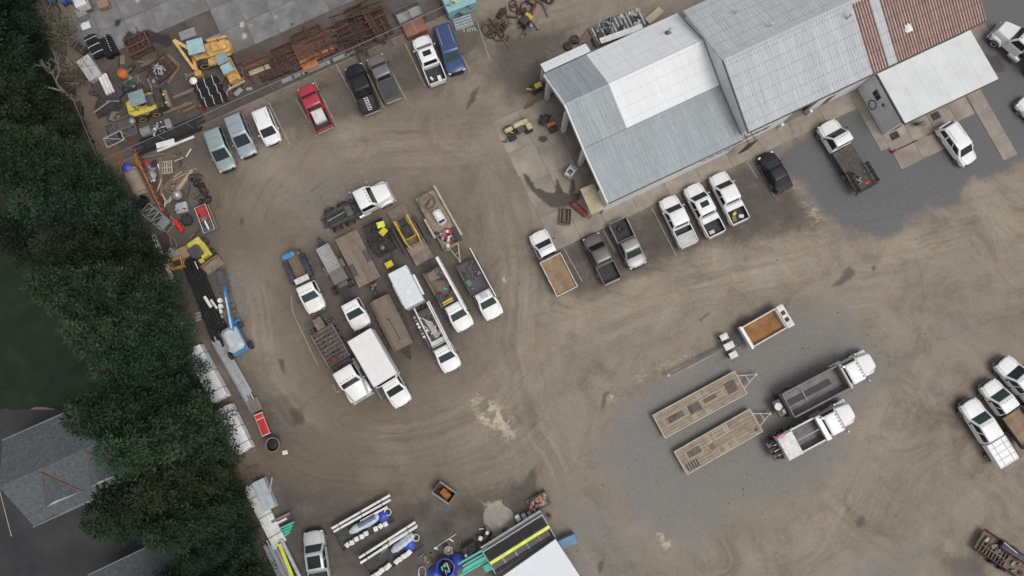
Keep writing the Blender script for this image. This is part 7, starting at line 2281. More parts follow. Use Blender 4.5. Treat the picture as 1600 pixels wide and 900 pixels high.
for k in range(12):
    o = single('log', 'split log in the grey crate on the shed pad', 'log', MB().tube((-0.65, 0, 0), (0.65, 0, 0), random.uniform(0.06, 0.1), 7), random.choice([WOOD_D, WOOD, RUST_D]), t.matrix_basis @ Vector((random.uniform(-0.05, 0.05), -0.42 + (k % 6) * 0.17, 0.3 + 0.17 * (k // 6))), t.rotation_euler.z + random.uniform(-0.1, 0.1), None, 'logs in the grey crate')
boxy('red_tank', 'long dull red tank lying beside the tan awning', 'tank', (894, 316), (918, 336), 0.62, 0.6, mat('dull_red_paint', (0.20, 0.035, 0.03), 0.6, dirt=0.2), bev=0.15)
aw = thing('awning', 'tan awning on thin posts at the shed corner', 'awning', span((917, 291), (935, 331), 2.4)[0], span((917, 291), (935, 331), 2.4)[1])
L = span((917, 291), (935, 331), 2.4)[2]
for k in range(6):
    x = -L / 2 + L * k / 6
    MB().box(x + 0.005, x + L / 6 - 0.005, -0.72, 0.72, 2.4, 2.45).build('roof_sheet', mat('tan_sheet', (0.46, 0.39, 0.25), 0.6, dirt=0.2), aw)
for x in (-L / 2 + 0.1, L / 2 - 0.1):
    for y in (-0.62, 0.62):
        MB().tube((x, y, 0.03), (x, y, 2.4), 0.04, 6).build('post', DARKSTEEL, aw)
for k in range(3):
    plank(['upper', 'middle', 'lower'][k] + ' dark strip of wood lying at the edge of the shed pad', (818 + k * 2, 170 - k * 4), (833 + k * 2, 163 - k * 4), 0.09, 0.2, 0.05, WOOD_D, 'wood_strip', 'strip')
single('red_hydrant', 'small red post at the corner of the office pad', 'hydrant', MB().lathe([(0, 0.14), (0.5, 0.12), (0.6, 0.18), (0.75, 0.05)], 10, 'Z'), REDP, G(1394, 238), 0, 40)

# ---- left edge of the yard
t = thing('orange_rack', 'orange-legged steel lattice rack with a grey cross frame by the fence corner', 'rack', G(205, 250, 0.0), R(-63))
for y in (-0.9, 0.9):
    for k in range(3):
        MB().bar((-1.4 + k * 0.1, y, 0.05), (1.6, y * 0.9, 0.4 + k * 0.6), 0.06, 0.06).build('lattice_leg', ORANGE, t)
    MB().bar((-2.2, y, 1.9), (-1.2, y, 1.9), 0.08, 0.08).build('head_bar', GALV, t)
for x in (-2.2, -1.2):
    MB().bar((x, -0.9, 1.9), (x, 0.9, 1.9), 0.08, 0.08).build('head_bar', GALV, t)
    for y in (-0.9, 0.9):
        MB().bar((x, y, 0), (x, y, 1.88), 0.08, 0.08).build('upright', GALV if x < -2 else ORANGE, t)
MB().bar((-2.2, -0.9, 1.97), (-1.2, 0.9, 1.97), 0.06, 0.05).build('brace', GALV, t)
for k in range(2):
    a, b_ = G(210 + k * 6, 240 + k * 2, 1.0), G(262 + k * 3, 350 + k * 3, 0.5)
    lt = thing('lattice_boom', ['left', 'right'][k] + ' of two long rusty orange booms along the tree side', 'boom', (0, 0, 0), 0)
    MB().bar(a, b_, 0.07, 0.09).build('chord', [ORANGE, RUST][k], lt)
    off = Vector((0.22, 0.1, 0.02))
    MB().bar(a + off, b_ + off, 0.06, 0.08).build('chord', RUST, lt)
    for q in range(12):
        p0, p1 = a.lerp(b_, q / 12), a.lerp(b_, (q + 1) / 12) + off
        MB().bar(p0 + Vector((0, 0, 0.08)), p1 + Vector((0, 0, 0.08)), 0.04, 0.04).build('lacing', [ORANGE, RUST][k], lt)
t = thing('tan_tank', 'tan half-round tank with a blue rag on its end beside the trees', 'tank', *span((197, 263), (217, 304), 1.2)[:2])
L = span((197, 263), (217, 304), 1.2)[2]
MB().loft([[(x, -0.75, 0.05)] + [(x, 0.75 * math.cos(a) * -1, 0.5 + 0.62 * math.sin(a)) for a in np.linspace(0, math.pi, 10)] + [(x, 0.75, 0.05)] for x in (-L / 2, L / 2)]).build('shell', mat('tan_tank_paint', (0.30, 0.23, 0.165), 0.6, dirt=0.25), t, 40)
for x in (-L / 2 + 0.3, L / 2 - 0.3):
    MB().path([(x, 0.78 * math.cos(a) * -1, 0.5 + 0.65 * math.sin(a)) for a in np.linspace(0, math.pi, 10)], 0.035, 5).build('band', WOOD_D, t)
single('blue_rag', 'crumpled blue tarp at the end of the tan tank', 'tarp', MB().lathe([(0, 0.35), (0.15, 0.5), (0.3, 0.3), (0.34, 0.05)], 7, 'Z'), TARPBLUE, G(199, 262, 1.1), 0.3, 60)
t = thing('black_tub', 'black oval tub between the tan tank and the grey cage', 'tub', *span((202, 318), (232, 312), 0.8)[:2])
ov = lambda k, z: [(1.0 * k * math.cos(a), 0.6 * k * math.sin(a), z) for a in np.linspace(0, 6.283, 15)[:-1]]
MB().loft([ov(0.8, 0.03), ov(1, 0.8), ov(0.9, 0.8), ov(0.75, 0.2)]).build('shell', PVC_B, t, 40)
t = thing('steel_cage', 'pale grey welded cage with diagonal braces beside the trees', 'cage', *span((226, 325), (258, 352), 1.4)[:2])
L = span((226, 325), (258, 352), 1.4)[2]
LG = mat('pale_grey_steel', (0.36, 0.37, 0.375), 0.5, 0.2, dirt=0.2)
for z in (0.1, 1.4):
    for y in (-0.6, 0.6):
        MB().bar((-L / 2, y, z), (L / 2, y, z), 0.07, 0.07).build('rail', LG, t)
    for k in range(5):
        x = -L / 2 + L * k / 4
        MB().bar((x, -0.565, z), (x, 0.565, z), 0.06, 0.06).build('cross_bar', LG, t)
for k in range(5):
    x = -L / 2 + L * k / 4
    for y in (-0.6, 0.6):
        MB().bar((x, y, 0.13), (x, y, 1.365), 0.06, 0.06).build('upright', LG, t)
    if k < 4:
        MB().bar((x, -0.55, 1.46), (x + L / 4, 0.55, 1.46), 0.05, 0.05).build('brace', LG, t)
MB().box(-L / 2 + 0.05, -L / 2 + 0.9, -0.5, 0.5, 0.9, 0.95).build('shelf', STEEL, t)
for k, (A, B, wd, m, lab) in enumerate([((251, 245), (252, 306), 0.28, WOOD, 'long upright-running brown board beside the pallet slats'), ((262, 316), (300, 266), 0.35, WOOD_L, 'long pale board pointing at the silver minivan'), ((253, 303), (261, 318), 0.2, WOOD_L, 'short pale board by the silver bag'), ((271, 277), (285, 267), 0.1, WOOD_L, 'upper thin lath on the brown sheet'), ((268, 282), (292, 270), 0.1, WOOD_L, 'lower thin lath on the brown sheet'), ((265, 298), (268, 273), 0.14, WOOD_D, 'thin brown lath beside the long board'), ((272, 252), (286, 246), 0.14, WOOD_L, 'loose short lath near the black pipes'), ((226, 300), (240, 320), 0.5, WOOD_D, 'brown plank lying along the rusty booms'), ((245, 300), (252, 280), 0.12, WOOD_L, 'short lath against the long brown board')]):
    plank(lab, A, B, 0.18 + 0.03 * k, wd, 0.06, m)
plank('brown plywood sheet under the laths', (264, 302), (288, 270), 0.1, 1.7, 0.05, WOOD_D, 'plywood_sheet', 'sheet')
pallet('pale pallet standing among the loose boards', 260, 262, R(97), WOOD_L, 1.3)
pallet('small pallet holding two dark reels beside the red cart', 335, 317, R(12), WOOD_D, 1.1)
t = thing('boat_hull', 'small overturned grey and red hull by the orange rack', 'hull', *span((222, 252), (236, 266), 0.5)[:2])
MB().loft([[(-0.7, -0.3, 0.03), (-0.7, 0.3, 0.03), (-0.7, 0, 0.3)], [(0, -0.5, 0.03), (0, 0.5, 0.03), (0, 0.0, 0.6)], [(0.8, -0.1, 0.03), (0.8, 0.1, 0.03), (0.8, 0, 0.3)]]).build('hull', STEEL, t)
MB().bbox(-0.1, 0.5, -0.35, 0.1, 0.4, 0.65, 0.05).build('red_pad', REDP, t)
clump = MB().lathe([(0, 0.35), (0.2, 0.55), (0.5, 0.5), (0.75, 0.25), (0.8, 0.05)], 11, 'Z')
single('silver_bag', 'crumpled silver sheeting ball beside the long pale board', 'sheeting', clump, mat('silver_sheet', (0.42, 0.43, 0.44), 0.35, 0.4, var=0.3, vscale=6, bump=0.5, bscale=8), G(279, 306, 0.3), 0.4, 60)
single('grey_sack', 'grey sack with a white bottle by the rusty booms', 'sack', MB().lathe([(0, 0.4), (0.2, 0.6), (0.45, 0.45), (0.55, 0.1)], 8, 'Z'), STEEL, G(237, 275, 0.2), 0.2, 60)
single('white_bottle', 'white jug lying on the grey sack', 'jug', MB().tube((-0.2, 0, 0.1), (0.2, 0.05, 0.1), 0.12, 8), PLASTIC_W, G(240, 283, 0.6), 0.2)
t = thing('metal_box', 'silver machinery box with fittings beside the black ring tub', 'machinery', G(287, 326, 0.4), 0.25)
MB().bbox(-0.55, 0.55, -0.5, 0.5, 0.05, 0.6, 0.06).build('case', GALV, t)
clutter(t, -0.4, 0.4, -0.4, 0.4, 0.61, 9, [GALV, STEEL, DARKSTEEL], 'fitting', 0.1, 0.3)
single('ring_tub', 'black rubber ring tub left of the red cart', 'tub', MB().lathe([(0, 0.5), (0.35, 0.62), (0.4, 0.55), (0.15, 0.4)], 16, 'Z'), RUBBER, G(294, 345, 0.1), 0, 40)
for k in range(18):
    a = k / 17 * 2.6
    px, py = 302 + 22 * math.sin(a) * 1.0 + random.uniform(-4, 4), 318 - 26 + 24 * math.cos(a - 2.2) + random.uniform(-4, 4)
    s = random.uniform(0.2, 0.42)
    b = MB().bbox(-s, s, -s * 0.6, s * 0.6, 0, s, 0.08) if k % 3 else MB().path([(math.cos(q) * s, math.sin(q) * s, 0.15) for q in np.linspace(0, 6.28, 12)[:-1]], 0.09, 6, True)
    single('black_part', 'black machine part in the scatter above the red cart', 'scrap', b, random.choice([CHASSIS, RUBBER, PVC_B, P_BLACK]), G(px, py, 0.02), random.uniform(0, 3), None, 'black parts above the red cart')
t = thing('red_cart', 'red steel cart with white edges and a green tool near the yellow skid loader', 'cart', *span((312, 322), (327, 361), 0.7)[:2])
L = span((312, 322), (327, 361), 0.7)[2]
h = L / 2
open_box(t, -h + 1.2, h, 0.55, 0.3, 0.6, REDP, mat('red_bed', (0.40, 0.03, 0.035), 0.6, dirt=0.3), 0.06)
MB().box(-h, -h + 1.15, -0.55, 0.55, 0.3, 0.36).build('deck', DARKSTEEL, t)
MB().path([(-h, -0.55, 0.7), (h, -0.55, 0.7), (h, 0.55, 0.7), (-h, 0.55, 0.7)], 0.03, 5, True).build('edge_rail', PLASTIC_W, t)
MB().box(-0.25, 0.15, -0.2, 0.25, 0.62, 0.75).build('green_tool', mat('dull_green', (0.12, 0.22, 0.15), 0.6), t)
MB().bar((-h + 0.2, 0.0, 0.6), (-0.2, 0.05, 0.7), 0.14, 0.1).build('white_tube', PLASTIC_W, t)
MB().box(-h + 0.02, h - 0.02, -0.78, -0.62, 0.2, 0.4).build('side_board', WOOD_D, t)
wheels4(t, (-0.6, 0.6), 0.42, 0.24, 0.15, RIM_D)
t = thing('red_tank', 'bright red cylinder tank on its side by the black ring tub', 'tank', *span((270, 342), (284, 362), 0.6)[:2])
MB().lathe([(-0.75, 0.1), (-0.65, 0.26), (0.6, 0.26), (0.72, 0.12)], 14, 'X', (0, 0, 0.35)).build('cylinder', mat('bright_red', (0.58, 0.03, 0.02), 0.4, dirt=0.08), t, 40)
for x in (-0.4, 0.4):
    MB().box(x - 0.05, x + 0.05, -0.2, 0.2, 0.02, 0.12).build('foot', BLACK, t)
MB().path([(0.8, 0, 0.3), (1.2, 0.1, 0.4), (1.4, -0.1, 0.2)], 0.06, 6).build('pump', STEEL, t)
ld = thing('skid_loader', 'yellow skid loader with dark roof and tan bucket by the left fence', 'loader', *span((331, 416), (303, 376), 0.9)[:2])
L = span((331, 416), (303, 376), 0.9)[2]
h = L / 2
MB().bbox(-h, h - 1.1, -0.3, 0.65, 0.3, 1.1, 0.08).build('body', YELLOW_S, ld)
MB().bbox(-h, -h + 0.7, -0.75, 0.65, 0.5, 1.3, 0.08).build('engine_cover', YELLOW_S, ld)
MB().bbox(-h + 0.72, -h + 1.75, -0.85, 0.2, 0.3, 1.85, 0.08).build('cab', P_CHAR, ld)
MB().bbox(-h + 0.7, h - 0.8, 0.5, 0.75, 1.12, 1.35, 0.04).build('lift_arm', YELLOW_S, ld)
MB().bbox(h - 1.3, h - 0.9, -0.75, -0.3, 0.5, 0.9, 0.05).build('arm_tip', YELLOW_S, ld)
MB().loft([[(h - 0.75, y, 0.7), (h - 0.8, y, 0.1), (h + 0.2, y, 0.08), (h + 0.25, y, 0.14), (h - 0.68, y, 0.18), (h - 0.65, y, 0.7)] for y in (-0.95, 0.95)]).build('bucket', BUCK, ld)
for s in (-1, 1):
    MB().loft([[(h - 0.7, s * 0.9, 0.7), (h - 0.7, s * 0.9, 0.15), (h + 0.2, s * 0.9, 0.12)], [(h - 0.7, s * 0.95, 0.7), (h - 0.7, s * 0.95, 0.15), (h + 0.2, s * 0.95, 0.12)]]).build('bucket_side', BUCK, ld)
wheels4(ld, (-h + 0.5, h - 1.3), 0.8, 0.38, 0.26, RIM_D)
boxy('plywood_box', 'tan plywood box beside the yellow cage', 'box', (276, 398), (296, 390), 1.1, 0.8, mat('tan_ply', (0.30, 0.22, 0.14), 0.8))
boxy('grey_box', 'slanted grey metal box left of the tan plywood box', 'box', (261, 392), (275, 401), 0.9, 0.9, STEEL)
plank('rust-brown sheet on the ground below the grey cage', (248, 368), (262, 392), 0.1, 1.5, 0.05, RUST_D, 'rusty_sheet', 'sheet')
single('hose_ring', 'pale oval hose ring below the red cylinder tank', 'hose', MB().path([(math.cos(q) * 0.25, math.sin(q) * 0.6, 0.1) for q in np.linspace(0, 6.28, 15)[:-1]], 0.05, 6, True), WOOD, G(272, 380, 0.1), 0.4)
t = thing('yellow_cage', 'yellow work-platform cage by the tree edge', 'cage', G(281, 413, 0.4), R(15))
for z in (0.1, 0.55, 1.0):
    for (a, b_) in (((-0.6, -0.45), (0.6, -0.45)), ((0.6, -0.45), (0.6, 0.45)), ((0.6, 0.45), (-0.6, 0.45)), ((-0.6, 0.45), (-0.6, -0.45))):
        MB().bar((*a, z), (*b_, z), 0.06, 0.06).build('rail', YELLOW, t)
for k in range(5):
    x = -0.6 + 0.3 * k
    for y in (-0.45, 0.45):
        MB().bar((x, y, 0.13), (x, y, 0.97), 0.05, 0.05).build('upright', YELLOW, t)
MB().box(-0.56, 0.56, -0.41, 0.41, 0.02, 0.09).build('floor', RUST_D, t)
bundle('rail_bundle', 'white and green rails lying at the tree edge below the grey cage', (239, 366), (252, 398), 0.3, 0.5, 4, 1, PVC_W, 0, mats=[PVC_W, PVC_W, mat('dull_green', (0.12, 0.22, 0.15), 0.6)])
bundle('rail_bundle', 'white rails poking out from the tree edge by the yellow cage', (258, 412), (270, 440), 0.3, 0.4, 3, 1, PVC_W, 0)
bundle('pipe_bundle', 'long black pipes along the left fence beside the blue boom lift', (297, 408), (345, 530), 0.5, 1.7, 7, 2, PVC_B, 0, jag=0.8)
plank('left white plank on the long black pipes', (319, 463), (330, 480), 0.75, 0.28, 0.06, PLASTIC_W, 'white_plank')
plank('right white plank on the long black pipes', (329, 468), (339, 482), 0.75, 0.22, 0.06, PLASTIC_W, 'white_plank')
plank('thin white rod at the upper end of the long black pipes', (304, 408), (309, 420), 0.8, 0.08, 0.06, PLASTIC_W, 'white_rod', 'rod')
for k, (x, y) in enumerate(((346, 470), (347, 479), (346, 487), (346, 496), (348, 505), (340, 506))):
    single('white_bucket', 'white bucket in the row beside the blue boom', 'bucket', MB().lathe([(0, 0.2), (0.4, 0.25), (0.4, 0.22), (0.3, 0.2)], 12, 'Z'), PLASTIC_W, G(x, y, 0.05), 0, 40, 'white buckets beside the boom')
for k, (x, y) in enumerate(((366, 478), (368, 487))):
    single('rusty_can', ['upper', 'lower'][k] + ' rusty can on the yard side of the blue boom', 'can', MB().lathe([(0, 0.25), (0.4, 0.25), (0.4, 0.2), (0.3, 0.2)], 10, 'Z'), TANS, G(x, y, 0.03), 0, 40)
for k in range(3):
    boxy('concrete_block', ['upper', 'middle', 'lower'][k] + ' concrete block on the dirt strip by the trees', 'block', (305, 491 + k * 5), (314, 488 + k * 5), 0.24, 0.25, CONCRETE_O, bev=0.02)
# boom lift
bl = thing('boom_lift', 'blue boom lift with a pale grey turntable and wire basket', 'boom lift', G(372, 533, 0.5), R(-61))
MB().bbox(-1.3, 1.1, -0.75, 0.85, 0.85, 1.7, 0.3).build('turntable', mat('pale_blue_grey_cover', (0.47, 0.51, 0.54), 0.45, dirt=0.15), bl, 30)
MB().bbox(-1.4, 1.3, -0.8, 0.8, 0.35, 0.8, 0.08).build('chassis', BLUE, bl)
MB().bbox(-1.75, -1.45, 0.2, 1.25, 0.5, 0.75, 0.05).build('outrigger', BLUE, bl)
for x in (-1.3, 1.0):
    for s in (-1, 1):
        wheel(bl, x, s * 1.05, 0.42, 0.3, WOOD)
inv = bl.matrix_basis.inverted()
pA, pB, pC = inv @ G(369, 544, 1.95), inv @ G(352, 456, 2.1), inv @ G(352, 448, 1.6)
o = MB().bar(pA, pA.lerp(pB, 0.55), 0.36, 0.4).build('boom', BLUE, bl)
MB().bar(pA.lerp(pB, 0.5), pB, 0.24, 0.28).build('boom_extension', BLUE, bl)
MB().bar(pA.lerp(pB, 0.35) + Vector((0, 0, 0.22)), pA.lerp(pB, 0.9) + Vector((0, 0, 0.18)), 0.1, 0.03).build('white_stripe', PLASTIC_W, bl)
MB().bar(pB, pC, 0.25, 0.3).build('jib', BLUE, bl)
bc = inv @ G(348, 441, 1.0)
bk = thing('basket_tmp', '', '', (0, 0, 0)) if False else None
fr = MB().bbox(-0.45, 0.45, -1.2, 1.2, 0, 0.08, 0.02).build('basket', DARKSTEEL, bl, None, (bc.x, bc.y, 0.35), R(61 + 15 + 90 - 90))
for z in (0.5, 1.0):
    MB().path([(-0.45, -1.2, z), (0.45, -1.2, z), (0.45, 1.2, z), (-0.45, 1.2, z)], 0.03, 5, True).build('basket_rail', DARKSTEEL, fr)
for k in range(7):
    for x in (-0.45, 0.45):
        MB().bar((x, -1.2 + 0.4 * k, 0.08), (x, -1.2 + 0.4 * k, 1.0), 0.03, 0.03).build('basket_post', STEEL, fr)
# wrapped stock along the trees
bundle('pole_bundle', 'long bundle of grey steel poles below the boom lift', (337, 531), (389, 623), 0.5, 1.05, 7, 2, GALV, 2, STEEL, jag=0.5, mats=[GALV, STEEL, GALV, DARKSTEEL])
WRAP = mat('white_wrap', (0.84, 0.845, 0.845), 0.45, var=0.06, dirt=0.12)
def wrapped(label, A, B, width, hgt, n):
    c, rz, L = span(A, B, hgt)
    t = thing('wrapped_bundle', label, 'bundle', c, rz)
    for i in range(n):
        y = -width / 2 + width * i / n
        for z0, z1 in ((0.12, 0.12 + hgt * 0.48), (0.125 + hgt * 0.48, 0.12 + hgt)):
            MB().bbox(-L / 2 + random.uniform(0, 0.12), L / 2 - random.uniform(0, 0.12), y + 0.006, y + width / n - 0.006, z0, z1, 0.02).build('panel', WRAP, t)
    for k in range(3):
        x = -L / 2 + L * (k + 0.5) / 3
        w_ = width / 2 + 0.02
        MB().path([(x, -w_, 0.1), (x, -w_, hgt + 0.13), (x, w_, hgt + 0.13), (x, w_, 0.1)], 0.03, 5).build('strap', DARKSTEEL, t)
    for x in (-L * 0.35, L * 0.35):
        MB().box(x - 0.08, x + 0.08, -width / 2, width / 2, 0.01, 0.118).build('bearer', WOOD_D, t)
wrapped('upper long white strapped panel bundle along the trees', (300, 543), (344, 625), 1.6, 1.1, 7)
wrapped('lower white strapped panel bundle along the trees', (347, 636), (382, 706), 1.7, 1.0, 7)
t = thing('slatted_mat', 'ribbed grey-brown panel between the pole bundle and the red crate', 'panel', *span((391, 623), (400, 644), 0.5)[:2])
for k in range(7):
    MB().bbox(-0.65, 0.65, -0.6 + k * 0.17, -0.47 + k * 0.17, 0.1, 0.4, 0.02).build('slat', mat('grey_brown_slat', (0.25, 0.215, 0.20), 0.7), t)
t = thing('red_crate', 'long red crate with white edges beside the slatted panel', 'crate', *span((402, 645), (416, 681), 0.7)[:2])
MB().bbox(-1.1, 1.1, -0.36, 0.36, 0.05, 0.65, 0.03).build('case', REDP, t)
for x in (-1.05, 0.55, 1.05):
    MB().box(x - 0.03, x + 0.03, -0.38, 0.38, 0.2, 0.67).build('band', PLASTIC_W, t)
for s in (-1, 1):
    MB().box(-1.1, 1.1, s * 0.375 - 0.012, s * 0.375 + 0.012, 0.55, 0.662).build('edge', PLASTIC_W, t)
t = thing('round_bin', 'round pale bin with black inside at the end of the left stock row', 'bin', G(429, 694, 0.5), 0.3)
MB().lathe([(0, 0.6), (0.7, 0.72), (0.72, 0.62), (0.55, 0.58)], 14, 'Z', caps=False).build('wall', WOOD, t, 40)
MB().lathe([(0.3, 0.61), (0.45, 0.45), (0.5, 0.1)], 14, 'Z').build('contents', PVC_B, t)
boxy('white_plate', 'small white plate on the ground beside the round bin', 'plate', (441, 708), (449, 706), 0.4, 0.06, PLASTIC_W)

# ---- stock at the lower left
pallet('stack of small brown pallets at the tree edge', 396, 738, R(15), WOOD_D, 1.2)
t = thing('sheet_stack', 'stack of pale blue-grey sheets at the tree edge', 'stack', *span((402, 750), (422, 796), 0.9)[:2])
L = span((402, 750), (422, 796), 0.9)[2]
for k in range(3):
    MB().bbox(-L / 2 + 0.03 * k, L / 2 - 0.03 * k, -0.6, 0.6, 0.1 + 0.28 * k, 0.37 + 0.28 * k, 0.02).build('sheet_pack', mat('pale_blue_sheet', (0.43, 0.48, 0.51), 0.45, dirt=0.15), t)
MB().box(-L / 2, L / 2, -0.03, 0.0, 0.94, 0.95).build('seam', STEEL, t)
bundle('post_bundle', 'cream vinyl posts in a long bundle along the lower trees', (390, 762), (436, 852), 0.6, 1.35, 8, 2, mat('cream_vinyl', (0.78, 0.78, 0.74), 0.5, dirt=0.1), 3, DARKSTEEL, True, 0.3)
bundle('pipe_bundle', 'long grey pipes continuing below the cream posts at the bottom edge', (418, 850), (462, 945), 0.6, 1.1, 7, 2, STEEL, 0, jag=0.4, mats=[GALV, STEEL])
plank('lime-yellow strip lying on the grey pipes at the bottom edge', (436, 850), (468, 930), 0.9, 0.32, 0.1, LIME, 'lime_strip', 'strip')
plank('single long grey pipe beside the lime-yellow strip', (439, 843), (480, 925), 0.6, 0.3, 0.28, GALV, 'grey_pipe', 'pipe')
plank('brown board sticking out from the cream posts', (424, 816), (453, 802), 0.5, 0.25, 0.06, WOOD, 'board', 'board')
plank('white board sticking out from the cream posts', (426, 821), (448, 810), 0.4, 0.22, 0.06, PVC_W, 'board', 'board')
for k in range(4):
    plank(['uppermost', 'second', 'third', 'lowest'][k] + ' green pipe sticking out by the silver-white pickup', (430 + k * 3, 829 + k * 4), (459 - k * 2, 816 + k * 5), 0.45 - 0.05 * k, 0.2, 0.18, GREENP, 'green_pipe', 'pipe')
plank('thin grey pole standing by the pale blue sheets', (421, 770), (425, 746), 1.2, 0.1, 0.1, GALV, 'pole', 'pole')
def pipe_rack(name, label, A, B, pA, pB):
    c, rz, L = span(A, B, 0.5)
    t = thing(name, label, 'rack', c, rz)
    for s in (-1, 1):
        MB().box(-L / 2, L / 2, s * 1.0 - 0.05, s * 1.0 + 0.05, 0.35, 0.5).build('rail', CHASSIS, t)
    MB().box(-L / 2, L / 2, -0.94, 0.94, 0.29, 0.345).build('tray', CHASSIS, t)
    for k in range(5):
        x = -L / 2 + L * k / 4
        MB().box(x - 0.05, x + 0.05, -0.94, 0.94, 0.36, 0.48).build('cross_bar', CHASSIS, t)
        for s in (-1, 1):
            MB().box(x - 0.05, x + 0.05, s * 1.0 - 0.04, s * 1.0 + 0.04, 0, 0.35).build('leg', CHASSIS, t)
    return t, L
for rk, (A, B, dx, dy) in enumerate((((528, 846), (606, 800), 0, 0), ((575, 893), (650, 840), 0, 0))):
    nm = ['upper', 'lower'][rk]
    t, L = pipe_rack('pipe_rack', '%s of two black steel pipe racks at the bottom of the yard' % nm, A, B, None, None)
    M_ = t.matrix_basis
    rz = t.rotation_euler.z
    pl = [((518, 826), (609, 774)), ((521, 831), (610, 781))] if rk == 0 else [((561, 872), (649, 816)), ((563, 880), (651, 823))]
    for k, (a, b_) in enumerate(pl):
        po = plank('%s white pipe bundle on the %s rack' % (['outer', 'inner'][k], nm), a, b_, 0.95, 0.22, 0.2, PVC_W, 'white_pipes', 'pipes')
        ll = (G(*a, 0.95) - G(*b_, 0.95)).length
        for f in (-0.38, 0.0, 0.35):
            MB().box(f * ll - 0.03, f * ll + 0.03, -0.13, 0.13, 0.1, 0.215).build('strap', BLACK, po)
    a, b_ = (((563, 815), (605, 792)) if rk == 0 else ((608, 848), (652, 821)))
    plank('single white tube on the %s rack' % nm, a, b_, 0.85, 0.2, 0.18, PVC_W, 'white_tube', 'tube')
    if rk == 1:
        plank('lime-yellow strip along the lower rack', (598, 855), (648, 825), 0.8, 0.2, 0.08, LIME, 'lime_strip', 'strip')
        plank('small teal board on the lower rack', (594, 862), (604, 854), 0.7, 0.5, 0.05, mat('slate_teal', (0.10, 0.16, 0.18), 0.6), 'teal_board', 'board')
    a, b_ = (((546, 832), (592, 806)) if rk == 0 else ((612, 862), (646, 836)))
    c, rz2, L2 = span(a, b_, 0.9)
    rl_ = thing('tarp_roll', 'rolled white and slate-blue sheeting on the %s rack' % nm, 'tarp', Vector((c.x, c.y, 0.5)), rz2)
    rr = [0.25, 0.38, 0.42, 0.36, 0.4, 0.2]
    MB().loft([[(-L2 / 2 + L2 * q / 5, rr[q] * math.cos(an) * random.uniform(0.9, 1.1), 0.3 + rr[q] * 0.7 * math.sin(an)) for an in np.linspace(0, 6.283, 11)[:-1]] for q in range(6)]).build('sheeting', mat('white_sheeting', (0.50, 0.56, 0.62), 0.4, var=0.2, vscale=3, bump=0.5, bscale=6), rl_, 50)
    MB().loft([[(-L2 / 2 + L2 * f, 0.25 * math.cos(an) + (-0.1 if rk == 0 else 0.1), 0.42 + 0.22 * math.sin(an)) for an in np.linspace(0, 6.283, 9)[:-1]] for f in (0.1, 0.3, 0.5, 0.68)]).build('inner_sheeting', mat('slate_sheeting', (0.10, 0.15, 0.26), 0.4, bump=0.4, bscale=6) if rk == 0 else MATS['white_sheeting'], rl_, 50)
    p = (598, 806) if rk == 0 else (640, 850)
    single('blue_tarp', 'bunched blue tarp on the %s rack' % nm, 'tarp', MB().lathe([(0, 0.4), (0.15, 0.6), (0.35, 0.4), (0.45, 0.1)], 9, 'Z'), TARPBLUE, G(*p, 0.55), 0.5, 60)
    p = (606, 800) if rk == 0 else (650, 840)
    b = MB()
    for q in range(3):
        b.path([(math.cos(an) * (0.28 + 0.02 * q), math.sin(an) * (0.28 + 0.02 * q), 0.05 * q) for an in np.linspace(0, 6.28, 15)[:-1]], 0.03, 5, True)
    single('hose_coil', 'pale coiled hose at the end of the %s rack' % nm, 'hose', b, PLASTIC_W, G(*p, 0.75))
    n = 9 if rk == 0 else 12
    a, b_ = (((544, 850), (603, 817)) if rk == 0 else ((583, 901), (641, 861)))
    for q in range(n):
        if q in ((5,) if rk == 0 else (6,)):
            continue
        f = q / (n - 1)
        p = (a[0] + (b_[0] - a[0]) * f + random.uniform(-1, 1), a[1] + (b_[1] - a[1]) * f + random.uniform(-1, 1))
        single('white_pail', 'white square pail in the row along the %s rack' % nm, 'pail', MB().bbox(-0.2, 0.2, -0.22, 0.22, 0, 0.42, 0.05).bbox(-0.06, 0.06, -0.06, 0.06, 0.42, 0.47, 0.02), PLASTIC_W, G(*p, 0.5), rz + random.uniform(-0.3, 0.3), None, 'white pails on the %s rack' % nm)
db = thing('dumpster', 'rusty open skip with an orange board inside, alone on the dirt', 'skip', *span((681, 761), (707, 779), 1.1)[:2])
L = span((681, 761), (707, 779), 1.1)[2]
open_box(db, -L / 2, L / 2, 0.58, 0.1, 1.1, mat3('brown_skip_steel', (0.12, 0.085, 0.065), (0.20, 0.15, 0.12), (0.27, 0.22, 0.19), 2, 0.8), RUST_D, 0.06)
MB().bbox(-L / 2, L / 2, -0.66, -0.585, 1.0, 1.12, 0.01).build('rim', STEEL, db)
MB().bbox(-L / 2, L / 2, 0.585, 0.66, 1.0, 1.12, 0.01).build('rim', STEEL, db)
plank('orange-brown board lying inside the rusty skip', (690, 766), (702, 778), 0.6, 0.6, 0.06, RUST_O, 'orange_board', 'board')

